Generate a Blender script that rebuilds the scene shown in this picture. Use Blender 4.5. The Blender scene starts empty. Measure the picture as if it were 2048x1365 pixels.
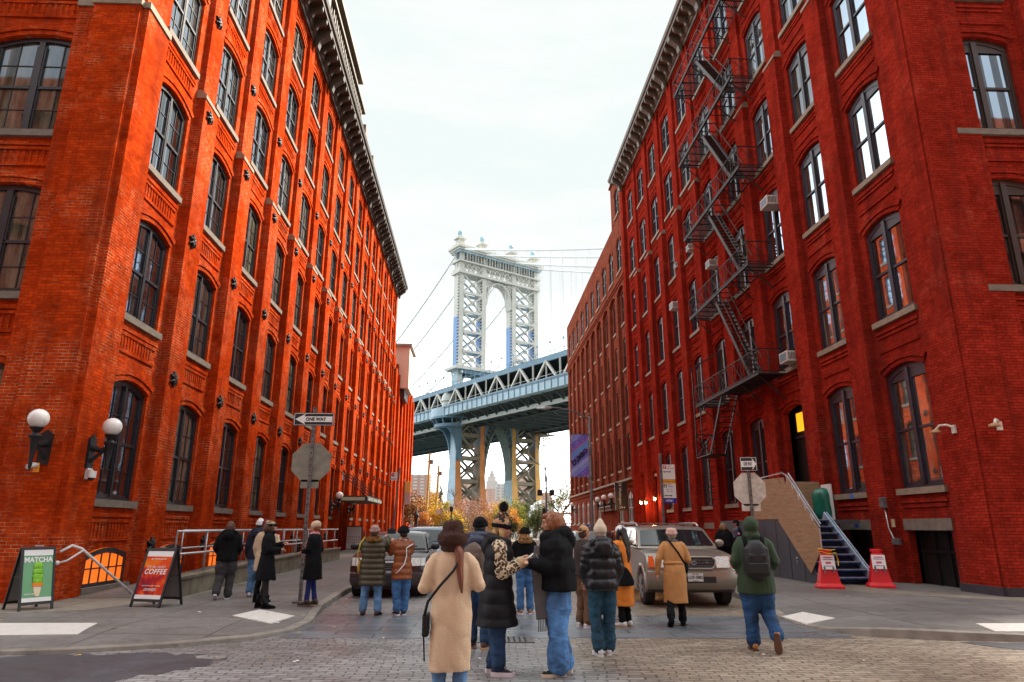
import bpy, bmesh, math, random
from mathutils import Vector, Matrix, noise
from math import sin, cos, pi, radians, sqrt
random.seed(7)
C = bpy.context.scene.collection
SC = bpy.context.scene
V3 = Vector

# ------------------------------------------------------------------ helpers
def link(o):
    C.objects.link(o); return o

def tag(o, label=None, cat=None, group=None, kind=None):
    if label: o['label'] = label
    if cat: o['category'] = cat
    if group: o['group'] = group
    if kind: o['kind'] = kind
    return o

def thing(name, loc=(0, 0, 0), rz=0, label=None, cat=None, group=None):
    o = bpy.data.objects.new(name, None); link(o)
    o.location = loc; o.rotation_euler = (0, 0, rz); o.empty_display_size = .2
    return tag(o, label, cat, group)

class MB:
    """collects faces, then links them as one mesh"""
    def __init__(s): s.v = []; s.f = []; s.m = []; s.uv = None
    def add(s, vs, fs, mi=0):
        b = len(s.v); s.v += [tuple(v) for v in vs]
        for f in fs: s.f.append([b + i for i in f]); s.m.append(mi)
    def face(s, pts, mi=0): s.add(pts, [list(range(len(pts)))], mi)
    def box(s, a, b, mi=0, fr=None):
        x0, y0, z0 = a; x1, y1, z1 = b
        vs = [(x0, y0, z0), (x1, y0, z0), (x1, y1, z0), (x0, y1, z0), (x0, y0, z1), (x1, y0, z1), (x1, y1, z1), (x0, y1, z1)]
        if fr: vs = [fr(*v) for v in vs]
        s.add(vs, [(0, 3, 2, 1), (4, 5, 6, 7), (0, 1, 5, 4), (1, 2, 6, 5), (2, 3, 7, 6), (3, 0, 4, 7)], mi)
    def bar(s, p0, p1, w, h=None, mi=0, up=(0, 0, 1)):
        h = h or w
        p0 = V3(p0); p1 = V3(p1); d = (p1 - p0).normalized(); u = V3(up)
        if abs(d.dot(u)) > .98: u = V3((1, 0, 0)) if abs(d.x) < .9 else V3((0, 1, 0))
        a = d.cross(u).normalized() * w / 2; b = a.cross(d).normalized() * h / 2
        vs = [p0 - a - b, p0 + a - b, p0 + a + b, p0 - a + b, p1 - a - b, p1 + a - b, p1 + a + b, p1 - a + b]
        s.add(vs, [(0, 3, 2, 1), (4, 5, 6, 7), (0, 1, 5, 4), (1, 2, 6, 5), (2, 3, 7, 6), (3, 0, 4, 7)], mi)
    def tube(s, pts, rads, n=8, mi=0, cap=True, flat=1.0, side=None):
        pts = [V3(p) for p in pts]
        if not hasattr(rads, '__len__'): rads = [rads] * len(pts)
        rings = []; prev = None
        for i, p in enumerate(pts):
            d = (pts[min(i + 1, len(pts) - 1)] - pts[max(i - 1, 0)])
            d = d.normalized() if d.length > 1e-9 else V3((0, 0, 1))
            if prev is None:
                u = V3(side) if side else (V3((1, 0, 0)) if abs(d.x) < .8 else V3((0, 1, 0)))
            else: u = prev
            a = (u - d * u.dot(d)).normalized(); prev = a; b = d.cross(a)
            rings.append([p + a * rads[i] * cos(2 * pi * k / n) + b * rads[i] * flat * sin(2 * pi * k / n) for k in range(n)])
        s.loft(rings, mi, cap)
    def loft(s, rings, mi=0, cap=True, closed=True):
        n = len(rings[0]); vs = [v for r in rings for v in r]; fs = []
        for i in range(len(rings) - 1):
            for k in range(n if closed else n - 1):
                k2 = (k + 1) % n
                fs.append((i * n + k, i * n + k2, (i + 1) * n + k2, (i + 1) * n + k))
        if cap:
            fs.append(list(range(n))[::-1]); fs.append([(len(rings) - 1) * n + k for k in range(n)])
        s.add(vs, fs, mi)
    def ell(s, c, r, n=12, m=8, mi=0, rot=None):
        rings = []
        for i in range(1, m):
            t = pi * i / m
            ring = [V3((r[0] * sin(t) * cos(2 * pi * k / n), r[1] * sin(t) * sin(2 * pi * k / n), -r[2] * cos(t))) for k in range(n)]
            rings.append(ring)
        rings = [[V3((0, 0, -r[2])) + (v - V3((0, 0, v.z))) * .02 for v in rings[0]]] + rings + [[V3((0, 0, r[2])) + (v - V3((0, 0, v.z))) * .02 for v in rings[-1]]]
        if rot: rings = [[rot @ v for v in q] for q in rings]
        c = V3(c); s.loft([[c + v for v in q] for q in rings], mi)
    def prism(s, poly, z0, z1, fr=None, mi=0):
        """poly in (x,y), extruded z0..z1"""
        n = len(poly); vs = [(x, y, z0) for x, y in poly] + [(x, y, z1) for x, y in poly]
        if fr: vs = [fr(*v) for v in vs]
        fs = [list(range(n))[::-1], list(range(n, 2 * n))] + [(i, (i + 1) % n, n + (i + 1) % n, n + i) for i in range(n)]
        s.add(vs, fs, mi)
    def mesh(s, name, mats, smooth=False, recalc=True):
        me = bpy.data.meshes.new(name); me.from_pydata(s.v, [], s.f); me.validate()
        if not isinstance(mats, (list, tuple)): mats = [mats]
        for m in mats: me.materials.append(m)
        if len(me.polygons) == len(s.m): me.polygons.foreach_set('material_index', s.m)
        if recalc:
            bm = bmesh.new(); bm.from_mesh(me); bmesh.ops.recalc_face_normals(bm, faces=bm.faces); bm.to_mesh(me); bm.free()
        if smooth:
            me.polygons.foreach_set('use_smooth', [True] * len(me.polygons))
            if smooth != True and hasattr(me, 'set_sharp_from_angle'): me.set_sharp_from_angle(angle=radians(smooth))
        me.update(); return me
    def cut(s):
        if not hasattr(s, 'marks'): s.marks = [0]
        if s.marks[-1] != len(s.f): s.marks.append(len(s.f))
    def each(s, name, mats, parent=None, world=True, **kw):
        """one object for every marked piece"""
        s.cut(); out = []
        for a, b in zip(s.marks, s.marks[1:]):
            q = MB(); ids = sorted({i for f in s.f[a:b] for i in f}); mp = {i: k for k, i in enumerate(ids)}
            q.v = [s.v[i] for i in ids]; q.f = [[mp[i] for i in f] for f in s.f[a:b]]; q.m = s.m[a:b]
            o = q.build(name, mats, **kw)
            if parent: up(o, parent) if world else setattr(o, 'parent', parent)
            out.append(o)
        return out
    def build(s, name, mats, parent=None, smooth=False, bevel=0, seg=2):
        me = s.mesh(name, mats, smooth)
        o = bpy.data.objects.new(name, me); link(o)
        if bevel:
            m = o.modifiers.new('bevel', 'BEVEL'); m.width = bevel; m.segments = seg; m.limit_method = 'ANGLE'; m.angle_limit = radians(35)
        if parent: o.parent = parent
        return o

def up(o, parent):
    """parent a mesh whose vertices are in world coordinates under an unrotated root"""
    o.parent = parent; o.matrix_parent_inverse = Matrix.Translation(-V3(parent.location)); return o

def kids(o): return [c for c in ALLKIDS.get(o.name, [])]
def copy_tree(o, parent=None, **kw):
    c = o.copy(); link(c)
    if parent: c.parent = parent
    for ch in list(o.children): copy_tree(ch, c)
    return c

# ------------------------------------------------------------------ materials
def new_mat(name):
    m = bpy.data.materials.new(name); m.use_nodes = True
    nt = m.node_tree; b = nt.nodes['Principled BSDF']
    return m, nt, b
def nd(nt, t, **kw):
    n = nt.nodes.new(t)
    for k, v in kw.items(): setattr(n, k, v)
    return n
def ramp(nt, fac, stops):
    r = nd(nt, 'ShaderNodeValToRGB'); el = r.color_ramp.elements
    while len(el) > 1: el.remove(el[-1])
    el[0].position = stops[0][0]; el[0].color = tuple(stops[0][1]) + (1,) if len(stops[0][1]) == 3 else stops[0][1]
    for p, c in stops[1:]:
        e = el.new(p); e.color = tuple(c) + (1,) if len(c) == 3 else c
    nt.links.new(fac, r.inputs[0]); return r.outputs[0]
def g3(v): return (v, v, v)
def mixc(nt, fac, a, b, mode='MIX'):
    m = nd(nt, 'ShaderNodeMix', data_type='RGBA', blend_type=mode)
    if isinstance(fac, (int, float)): m.inputs[0].default_value = fac
    else: nt.links.new(fac, m.inputs[0])
    for i, x in ((6, a), (7, b)):
        if isinstance(x, (tuple, list)): m.inputs[i].default_value = tuple(x)[:3] + (1,)
        else: nt.links.new(x, m.inputs[i])
    return m.outputs[2]
def mth(nt, op, a, b=None, c=None, clamp=False):
    m = nd(nt, 'ShaderNodeMath', operation=op); m.use_clamp = clamp
    for i, x in enumerate((a, b, c)):
        if x is None: continue
        if isinstance(x, (int, float)): m.inputs[i].default_value = x
        else: nt.links.new(x, m.inputs[i])
    return m.outputs[0]
def noise_n(nt, vec, scale, detail=4, rough=.55, dist=0):
    n = nd(nt, 'ShaderNodeTexNoise'); n.inputs['Scale'].default_value = scale; n.inputs['Detail'].default_value = detail
    n.inputs['Roughness'].default_value = rough; n.inputs['Distortion'].default_value = dist
    if vec is not None: nt.links.new(vec, n.inputs['Vector'])
    return n.outputs['Fac']
def ocoord(nt): return nd(nt, 'ShaderNodeTexCoord').outputs['Object']
def bump(nt, b, h, strength=.3, dist=.01):
    n = nd(nt, 'ShaderNodeBump'); n.inputs['Strength'].default_value = strength; n.inputs['Distance'].default_value = dist
    nt.links.new(h, n.inputs['Height']); nt.links.new(n.outputs[0], b.inputs['Normal'])
_mc = {}
def M(name, col, rough=.6, metal=0, var=.15, scale=6, bmp=0, bscale=40, spec=None, emit=None, coat=0, sheen=0):
    """general surface: base colour broken up by noise, roughness variation, fine bump"""
    if name in _mc: return _mc[name]
    m, nt, b = new_mat(name); vec = ocoord(nt)
    f = noise_n(nt, vec, scale, 5)
    c0 = tuple(max(0, x * (1 - var)) for x in col[:3]); c1 = tuple(min(1, x * (1 + var)) for x in col[:3])
    nt.links.new(ramp(nt, f, [(.3, c0), (.7, c1)]), b.inputs['Base Color'])
    nt.links.new(mth(nt, 'MULTIPLY_ADD', f, .2, rough - .1, clamp=True), b.inputs['Roughness'])
    b.inputs['Metallic'].default_value = metal
    if spec is not None: b.inputs['Specular IOR Level'].default_value = spec
    if coat: b.inputs['Coat Weight'].default_value = coat; b.inputs['Coat Roughness'].default_value = .04
    if sheen: b.inputs['Sheen Weight'].default_value = sheen; b.inputs['Sheen Roughness'].default_value = .5
    if bmp: bump(nt, b, noise_n(nt, vec, bscale, 4), bmp, .01)
    if emit: b.inputs['Emission Color'].default_value = tuple(col[:3]) + (1,); b.inputs['Emission Strength'].default_value = emit
    _mc[name] = m; return m

def brick_mat(name, c1, c2, mortar, pale, pale_amt, grime=.35, bw=.215, bh=.073, rough=.8, bs=.5):
    m, nt, b = new_mat(name); vec = ocoord(nt)
    sep = nd(nt, 'ShaderNodeSeparateXYZ'); nt.links.new(vec, sep.inputs[0])
    geo = nd(nt, 'ShaderNodeNewGeometry'); sn = nd(nt, 'ShaderNodeSeparateXYZ'); nt.links.new(geo.outputs['True Normal'], sn.inputs[0])
    side = mth(nt, 'GREATER_THAN', mth(nt, 'ABSOLUTE', sn.outputs[0]), .5)
    u = mth(nt, 'ADD', mth(nt, 'MULTIPLY', sep.outputs[1], side), mth(nt, 'MULTIPLY', sep.outputs[0], mth(nt, 'SUBTRACT', 1, side)))
    cb = nd(nt, 'ShaderNodeCombineXYZ'); nt.links.new(u, cb.inputs[0]); nt.links.new(sep.outputs[2], cb.inputs[1])
    br = nd(nt, 'ShaderNodeTexBrick'); nt.links.new(cb.outputs[0], br.inputs['Vector'])
    br.inputs['Scale'].default_value = 1; br.inputs['Brick Width'].default_value = bw; br.inputs['Row Height'].default_value = bh
    br.inputs['Mortar Size'].default_value = .007; br.inputs['Mortar Smooth'].default_value = .1; br.offset = .5
    br.inputs['Color1'].default_value = c1 + (1,); br.inputs['Color2'].default_value = c2 + (1,)
    big = noise_n(nt, vec, .35, 5, .6); mid = noise_n(nt, vec, 1.7, 6, .7); fine = noise_n(nt, vec, 14, 4)
    pm = ramp(nt, noise_n(nt, vec, .55, 4, .7), [(.62 - pale_amt * .35, g3(0)), (.70 - pale_amt * .3, g3(1))])
    pm2 = mixc(nt, 1.0, pm, ramp(nt, noise_n(nt, vec, 5, 3), [(.4, g3(.25)), (.6, g3(1))]), 'MULTIPLY')
    nt.links.new(mixc(nt, pm2, mortar, pale), br.inputs['Mortar'])
    col = mixc(nt, 1.0, br.outputs['Color'], ramp(nt, mid, [(.25, g3(.50)), (.5, g3(.98)), (.8, g3(1.32))]), 'MULTIPLY')
    col = mixc(nt, 1.0, col, ramp(nt, fine, [(.3, g3(.82)), (.7, g3(1.12))]), 'MULTIPLY')
    # soot streaks running down the wall
    mp = nd(nt, 'ShaderNodeMapping'); mp.inputs['Scale'].default_value = (1.4, 1.4, .12); nt.links.new(vec, mp.inputs[0])
    st = noise_n(nt, mp.outputs[0], 1.6, 5, .65)
    gm = mth(nt, 'MULTIPLY', ramp(nt, st, [(.48, g3(0)), (.68, g3(1))]), grime)
    col = mixc(nt, gm, col, tuple(x * .22 + .01 for x in c1))
    col = mixc(nt, mth(nt, 'MULTIPLY', ramp(nt, big, [(.35, g3(1)), (.6, g3(0))]), .35), col, tuple(x * .55 for x in c2))
    nt.links.new(col, b.inputs['Base Color']); b.inputs['Roughness'].default_value = rough; b.inputs['Specular IOR Level'].default_value = .0
    bump(nt, b, mth(nt, 'ADD', mth(nt, 'MULTIPLY', br.outputs['Fac'], -1), mth(nt, 'MULTIPLY', fine, .5)), bs, .012)
    return m

def glass_mat(name, darks, rough=.03, wav=.035, spec=.8):
    m, nt, b = new_mat(name); vec = ocoord(nt)
    oi = nd(nt, 'ShaderNodeObjectInfo')
    col = ramp(nt, oi.outputs['Random'], darks)
    nt.nodes[-1]; 
    mp = nd(nt, 'ShaderNodeMapping'); mp.inputs['Scale'].default_value = (3, 1, .35); nt.links.new(vec, mp.inputs[0])
    addv = nd(nt, 'ShaderNodeVectorMath', operation='ADD'); nt.links.new(mp.outputs[0], addv.inputs[0]); nt.links.new(oi.outputs['Random'], addv.inputs[1])
    sc = nd(nt, 'ShaderNodeVectorMath', operation='SCALE'); nt.links.new(addv.outputs[0], sc.inputs[0]); sc.inputs[3].default_value = 1
    f = noise_n(nt, sc.outputs[0], 2.2, 3)
    nt.links.new(mixc(nt, 1, col, ramp(nt, f, [(.4, g3(.35)), (.62, g3(1.2))]), 'MULTIPLY'), b.inputs['Base Color'])
    b.inputs['Roughness'].default_value = rough; b.inputs['Specular IOR Level'].default_value = spec; b.inputs['IOR'].default_value = 2.0
    bump(nt, b, noise_n(nt, vec, 1.3, 2), wav, .03)
    # coated glazing: a stronger, angle dependent mirror than bare glass
    gs = nd(nt, 'ShaderNodeBsdfGlossy'); gs.inputs['Roughness'].default_value = rough; gs.inputs['Color'].default_value = (.62, .76, .92, 1); nt.links.new(b.inputs['Normal'].links[0].from_socket, gs.inputs['Normal'])
    fz = nd(nt, 'ShaderNodeFresnel'); fz.inputs['IOR'].default_value = 2.3; mx = nd(nt, 'ShaderNodeMixShader')
    nt.links.new(mth(nt, 'MULTIPLY', fz.outputs[0], 0.56 * spec, clamp=True), mx.inputs[0]); nt.links.new(b.outputs[0], mx.inputs[1]); nt.links.new(gs.outputs[0], mx.inputs[2])
    nt.links.new(mx.outputs[0], nt.nodes['Material Output'].inputs['Surface']); b.inputs['Specular IOR Level'].default_value = .1
    return m

BR_L = brick_mat('brick_orange_red', (.64, .072, .010), (.42, .040, .008), (.34, .036, .009), (.60, .34, .19), .46, .62)
BR_R = brick_mat('brick_painted_red', (.41, .036, .020), (.28, .024, .014), (.18, .018, .011), (.50, .18, .11), .12, .60, bs=.9)
BR_B = brick_mat('brick_brown_red', (.30, .085, .050), (.20, .050, .030), (.20, .09, .06), (.34, .2, .14), .1, .4)
STONE_D = M('stone_sill_grey', (.17, .145, .115), .8, var=.25, scale=5, bmp=.3)
STONE_L = M('stone_sill_tan', (.25, .20, .14), .8, var=.25, scale=4, bmp=.3)
GLASS = glass_mat('window_glass', [(0, (.012, .014, .016)), (.45, (.03, .03, .028)), (.7, (.09, .085, .07)), (1, (.16, .15, .12))])
GLASS_C = glass_mat('window_glass_curtained', [(0, (.12, .12, .085)), (1, (.08, .08, .06))], spec=.25)
BLACKP = M('window_paint_black', (.018, .020, .026), .4, var=.2)
PLUMP = M('window_paint_plum_grey', (.026, .024, .036), .42, var=.25)
WHITEP = M('window_paint_cream', (.45, .43, .38), .5, var=.15)
IRON = M('iron_black', (.022, .020, .022), .5, metal=.3, var=.3, scale=20)
IRON_R = M('iron_rusty_brown', (.018, .014, .013), .6, metal=.2, var=.4, scale=12)
CORN_L = M('cornice_dark_metal', (.060, .048, .034), .6, var=.35, scale=3)
CORN_R = M('cornice_olive_metal', (.10, .08, .055), .6, var=.35, scale=3)
GALV = M('galvanised_steel', (.42, .42, .42), .38, metal=.75, var=.2, scale=15)
GALV_O = M('weathered_grey_steel', (.16, .15, .15), .55, metal=.5, var=.4, scale=9)
WHITE = M('white_paint', (.72, .72, .70), .45, var=.06)
GLOBE = M('opal_globe', (.80, .78, .74), .25, var=.03)
ROOF = M('roof_felt', (.10, .10, .10), .9)

class Fr:
    def __init__(s, O, U, N): s.O = V3(O); s.U = V3(U).normalized(); s.N = V3(N).normalized()
    def __call__(s, u, w, z): return s.O + s.U * u + s.N * w + V3((0, 0, z))
    def mat(s, u, w, z):
        x = s.N.cross(V3((0, 0, 1)))
        return s(u, w, z), math.atan2(x.y, x.x)
AL = radians(-.803); AR = radians(-.785)
FL = Fr((-8.70, 0, 0), (sin(AL), cos(AL), 0), (cos(AL), -sin(AL), 0))      # west street facade, normal +X
FR = Fr((11.95, 0, 0), (sin(AR), cos(AR), 0), (-cos(AR), sin(AR), 0))      # east street facade, normal -X

# camera
RM = [[0.9992267929452475, 0.011903974316018901, 0.037471477897715606], [-0.039287859991350774, 0.2657077945484705, 0.9632527352535718], [0.0015100720696197062, -0.9639801156204787, 0.26597002908349127]]
cam = bpy.data.cameras.new('camera'); co = bpy.data.objects.new('camera', cam); link(co)
m3 = Matrix(((RM[0][0], -RM[0][1], -RM[0][2]), (RM[1][0], -RM[1][1], -RM[1][2]), (RM[2][0], -RM[2][1], -RM[2][2])))
co.matrix_world = Matrix.Translation((0, 0, 1.6)) @ m3.to_4x4()
cam.sensor_width = 36; cam.lens = 1350.19 / 2048 * 36; cam.clip_end = 9000; cam.clip_start = .05
SC.camera = co
# light
w = bpy.data.worlds.new('World'); SC.world = w; w.use_nodes = True
wn = w.node_tree; bg = wn.nodes['Background']
sky = nd(wn, 'ShaderNodeTexSky', sky_type='NISHITA'); sky.sun_disc = False
SUN_EL = radians(42); SUN_AZ = radians(55)
sky.sun_elevation = SUN_EL; sky.sun_rotation = SUN_AZ; sky.air_density = 1.0; sky.dust_density = 3.0; sky.ozone_density = 1.0
tc = nd(wn, 'ShaderNodeTexCoord')
mpw = nd(wn, 'ShaderNodeMapping'); mpw.inputs['Scale'].default_value = (1, 1, 3.5); wn.links.new(tc.outputs['Generated'], mpw.inputs[0])
cl = ramp(wn, noise_n(wn, mpw.outputs[0], 1.4, 6, .6), [(.30, g3(.80)), (.62, g3(.97))])
# the overcast is brightest ahead, where the hidden sun stands
sdx = nd(wn, 'ShaderNodeSeparateXYZ'); wn.links.new(tc.outputs['Generated'], sdx.inputs[0])
gl = mth(wn, 'MULTIPLY_ADD', sdx.outputs[1], 5.2, 6.4)
cbw = nd(wn, 'ShaderNodeCombineColor'); wn.links.new(mth(wn, 'MULTIPLY', gl, .955), cbw.inputs[0]); wn.links.new(mth(wn, 'MULTIPLY', gl, 1.0), cbw.inputs[1]); wn.links.new(mth(wn, 'MULTIPLY', gl, 1.01), cbw.inputs[2])
cc = mixc(wn, cl, sky.outputs[0], cbw.outputs[0])
# high ahead the cloud thins to a pale clear patch, dimmer than the bright cloud round it
dt = nd(wn, 'ShaderNodeVectorMath', operation='DOT_PRODUCT'); wn.links.new(tc.outputs['Generated'], dt.inputs[0]); dt.inputs[1].default_value = V3((.02, .74, .67)).normalized()
ptc = ramp(wn, dt.outputs['Value'], [(.80, g3(0)), (.93, g3(1))]); ptc.node.color_ramp.interpolation = 'EASE'
mpc_ = nd(wn, 'ShaderNodeMapping'); mpc_.inputs['Scale'].default_value = (1.5, 1, 7); wn.links.new(tc.outputs['Generated'], mpc_.inputs[0])
thin = mixc(wn, ramp(wn, noise_n(wn, mpc_.outputs[0], 1.7, 6, .62), [(.42, g3(0)), (.66, g3(1))]), (1.99, 2.17, 2.14), (2.26, 2.28, 2.27))
cc = mixc(wn, ptc, cc, thin)
wn.links.new(cc, bg.inputs['Color']); bg.inputs['Strength'].default_value = .15
sl = bpy.data.lights.new('sun', 'SUN'); sl.energy = 4.6; sl.angle = radians(16); sl.color = (1, .88, .74)
so = bpy.data.objects.new('sun', sl); link(so)
sd = V3((sin(SUN_AZ) * cos(SUN_EL), cos(SUN_AZ) * cos(SUN_EL), sin(SUN_EL)))
so.rotation_euler = (-sd).to_track_quat('-Z', 'Y').to_euler()
SC.view_settings.view_transform = 'Standard'; SC.view_settings.look = 'None'; SC.view_settings.exposure = 1.58
SC.view_settings.gamma = 1
SC.cycles.max_bounces = 6; SC.cycles.diffuse_bounces = 3; SC.cycles.glossy_bounces = 3
# ================================================================== buildings
def arc_pts(c, hw, z, rise, n=8):
    """points left->right along a segmental arch: springing z-rise at the jambs, apex z"""
    out = []
    for i in range(n + 1):
        t = -1 + 2 * i / n
        out.append((c + hw * t, z - rise * t * t))
    return out

def facade(mb, fr, bays, pitch, hw, floors, z0, z1, rise=.2, w=-.1, deep=.20, pil=None, hood=True, panel=True, ends=None, skip=(), doors={}, dent=True):
    """bays: list of centres. floors: [(sill, apex)]. wall skin with real openings, reveals, hoods"""
    for bi, c in enumerate(bays):
        l = c - pitch / 2; r = c + pitch / 2
        if ends and bi == 0 and ends[0] is not None: l = ends[0]
        if ends and bi == len(bays) - 1 and ends[1] is not None: r = ends[1]
        mb.face([fr(l, w, z0), fr(c - hw, w, z0), fr(c - hw, w, z1), fr(l, w, z1)])
        mb.face([fr(c + hw, w, z0), fr(r, w, z0), fr(r, w, z1), fr(c + hw, w, z1)])
        zb = [(c - hw, z0), (c + hw, z0)]
        fl = ([doors[bi]] if bi in doors else []) + [f for i, f in enumerate(floors) if (bi, i) not in skip]
        for (s, t) in fl:
            if s > z0 + .01: mb.face([fr(zb[0][0], w, zb[0][1])] + [fr(x, w, z) for x, z in zb[1:-1]] + [fr(zb[-1][0], w, zb[-1][1]), fr(c + hw, w, s), fr(c - hw, w, s)])
            A = arc_pts(c, hw, t, rise)
            lo = [(c - hw, s)] + A + [(c + hw, s)]
            for (a, b) in zip(lo, lo[1:] + lo[:1]):
                mb.face([fr(a[0], w, a[1]), fr(b[0], w, b[1]), fr(b[0], w - deep, b[1]), fr(a[0], w - deep, a[1])])
            zb = A
            if hood:
                for q, (d0, d1, pr) in enumerate(((.02, .13, .035), (.15, .27, .07))):
                    a0 = arc_pts(c, hw + d0 * .8, t + d0, rise * 1.05); a1 = arc_pts(c, hw + d1 * .8, t + d1, rise * 1.05)
                    for i in range(len(a0) - 1):
                        vs = [fr(a0[i][0], w, a0[i][1]), fr(a0[i + 1][0], w, a0[i + 1][1]), fr(a1[i + 1][0], w, a1[i + 1][1]), fr(a1[i][0], w, a1[i][1])]
                        vt = [v + fr.N * pr for v in vs]
                        mb.add(vs + vt, [(4, 5, 6, 7), (0, 1, 5, 4), (2, 3, 7, 6), (3, 0, 4, 7), (1, 2, 6, 5)])
            if panel:
                for (dz0, dz1, dw, pr) in ((-.40, -.30, 0, .05), (-.52, -.44, .05, .04), (-.95, -.87, .05, .04)):
                    if s + dz0 < z0 + .05: continue
                    mb.box((c - hw - .08 + dw, w - .02, s + dz0), (c + hw + .08 - dw, w + pr, s + dz1), fr=fr)
                if dent and s - .85 > z0:
                    k = -hw + .1
                    while k < hw - .1:
                        mb.box((c + k, w - .02, s - .86), (c + k + .06, w + .022, s - .54), fr=fr); k += .15
        mb.face([fr(x, w, z) for x, z in zb] + [fr(c + hw, w, z1), fr(c - hw, w, z1)])

def win_meshes(hw, h, rise, style):
    """window unit in its own frame: x across, y outwards, z up, origin at the sill centre"""
    A = arc_pts(0, hw, h, rise, 8)
    f = MB(); d0, d1 = -.18, -.08
    ft = .075 if style != 'right' else .09
    In = arc_pts(0, hw - ft, h - ft * 1.6, rise, 8)
    fr = lambda x, y, z: V3((x, y, z))
    out = [(-hw, 0)] + A + [(hw, 0)]; inn = [(-hw + ft, ft)] + In + [(hw - ft, ft)]
    n = len(out)
    for i in range(n):
        j = (i + 1) % n
        a, b, c, d = out[i], out[j], inn[j], inn[i]
        f.face([(a[0], d1, a[1]), (b[0], d1, b[1]), (c[0], d1, c[1]), (d[0], d1, d[1])])
        f.face([(d[0], d1, d[1]), (c[0], d1, c[1]), (c[0], d0, c[1]), (d[0], d0, d[1])])
    mid = h * .47; cm = .10 if style == 'left' else .15
    top = h - rise * .9
    f.box((-cm / 2, d0, ft), (cm / 2, d1 + (.03 if style == 'right' else .0) - .001, h - ft))
    if style == 'right':   # solid arched head board
        hb = arc_pts(0, hw - ft + .01, h - ft, rise, 8)
        f.face([(x, d1 - .02, z) for x, z in hb] + [(hw - ft, d1 - .02, h - rise - ft - .12), (-hw + ft, d1 - .02, h - rise - ft - .12)])
    for sx in (-1, 1):
        x0 = sx * cm / 2; x1 = sx * (hw - ft); lo, hi = min(x0, x1), max(x0, x1)
        f.box((lo, d0, mid - .035), (hi, d1 - .015, mid + .035))
        st = .045
        for (za, zc, yy) in ((ft, mid, -.03), (mid, top - ft, -.015)):
            f.box((lo, d0, za), (lo + st, d1 + yy, zc)); f.box((hi - st, d0, za), (hi, d1 + yy, zc))
        f.box((lo, d0, ft), (hi, d1 - .03, ft + .07))
        if style in ('left', 'cross'):
            xm = (lo + hi) / 2; mt = .022
            f.box((xm - mt / 2, d0 + .03, ft), (xm + mt / 2, d1 - .045, top))
            for q in (.25, .75):
                zz = mid * q * 1.0 + (.04 if q < .5 else .02)
            for zz in (mid * .52, mid + (top - mid) * .5):
                f.box((lo, d0 + .03, zz - mt / 2), (hi, d1 - .045, zz + mt / 2))
    p = MB(); Ap = arc_pts(0, hw - .03, h - .03, rise, 8)
    for i in range(8):   # narrow strips keep the arched head accurate
        a, b = Ap[i], Ap[i + 1]
        p.face([(a[0], -.145, .02), (b[0], -.145, .02), (b[0], -.145, b[1]), (a[0], -.145, a[1])])
    s = MB(); s.box((-hw - .13, -.30, -.17), (hw + .13, .10, .0))
    return f, p, s

def add_windows(root, fr, centres, floors, hw, rise, style, fmat, gmats, smat, w=-.1, skip=(), name='window', gsel=None, sill=True):
    proto = {}
    for bi, c in enumerate(centres):
        for fi, (s, t) in enumerate(floors):
            if (bi, fi) in skip: continue
            h = round(t - s, 3); loc, rz = fr.mat(c, w, s)
            if h not in proto:
                f, p, sl_ = win_meshes(hw, h, rise, style)
                proto[h] = (f.mesh(name, fmat), p.mesh('pane', gmats[0]), sl_.mesh('sill', smat))
            fm, pm, sm = proto[h]
            o = bpy.data.objects.new(name, fm); link(o); o.location = loc; o.rotation_euler = (0, 0, rz); up(o, root)
            q = bpy.data.objects.new('pane', pm); link(q); q.parent = o
            if gsel and len(gmats) > 1 and gsel(bi, fi):
                q.material_slots[0].link = 'OBJECT'; q.material_slots[0].material = gmats[1]
            if sill:
                q = bpy.data.objects.new('sill', sm); link(q); q.parent = o

def cornice(root, fr, u0, u1, zb, mat, proj=1.0, h=1.0, pitch=3.56, nb=4, first=0, side=True):
    m = MB()
    prof = [(-.1, 0), (.12, 0), (.16, .12), (.24, .16), (.24, .30), (.30, h * .62), (proj - .12, h * .66), (proj - .1, h * .8), (proj, h * .84), (proj + .06, h), (proj + .02, h + .05), (-.1, h + .12)]
    m.loft([[fr(u, w, zb + z) for w, z in prof] for u in (u0, u1)])
    c = m.build('cornice', mat); up(c, root)
    b = MB(); hh = h * .5
    for i in range(5):
        pass
    pf = [(.26, .10), (.40, .14), (.50, .30), (proj - .25, hh * .75), (proj - .16, hh * .9), (proj - .16, h * .655), (.26, h * .655)]
    b.loft([[V3((x, w, z)) for w, z in pf] for x in (-.09, .09)])
    me = b.mesh('bracket', mat)
    B = MB(); pf2 = [(.2, -.35), (.34, -.28), (.42, .05), (.62, .22), (proj - .14, hh * .8), (proj - .08, h * .66), (.2, h * .655)]
    B.loft([[V3((x, w, z)) for w, z in pf2] for x in (-.19, .19)])
    me2 = B.mesh('bracket', mat)
    u = first; k = 0
    while u < u1 - .15:
        if u > u0 + .1:
            loc, rz = fr.mat(u, 0, zb)
            q = bpy.data.objects.new('bracket', me2 if k % nb == 0 else me); link(q); q.location = loc; q.rotation_euler = (0, 0, rz)
            q.parent = c
        u += pitch / nb; k += 1
    return c

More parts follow.
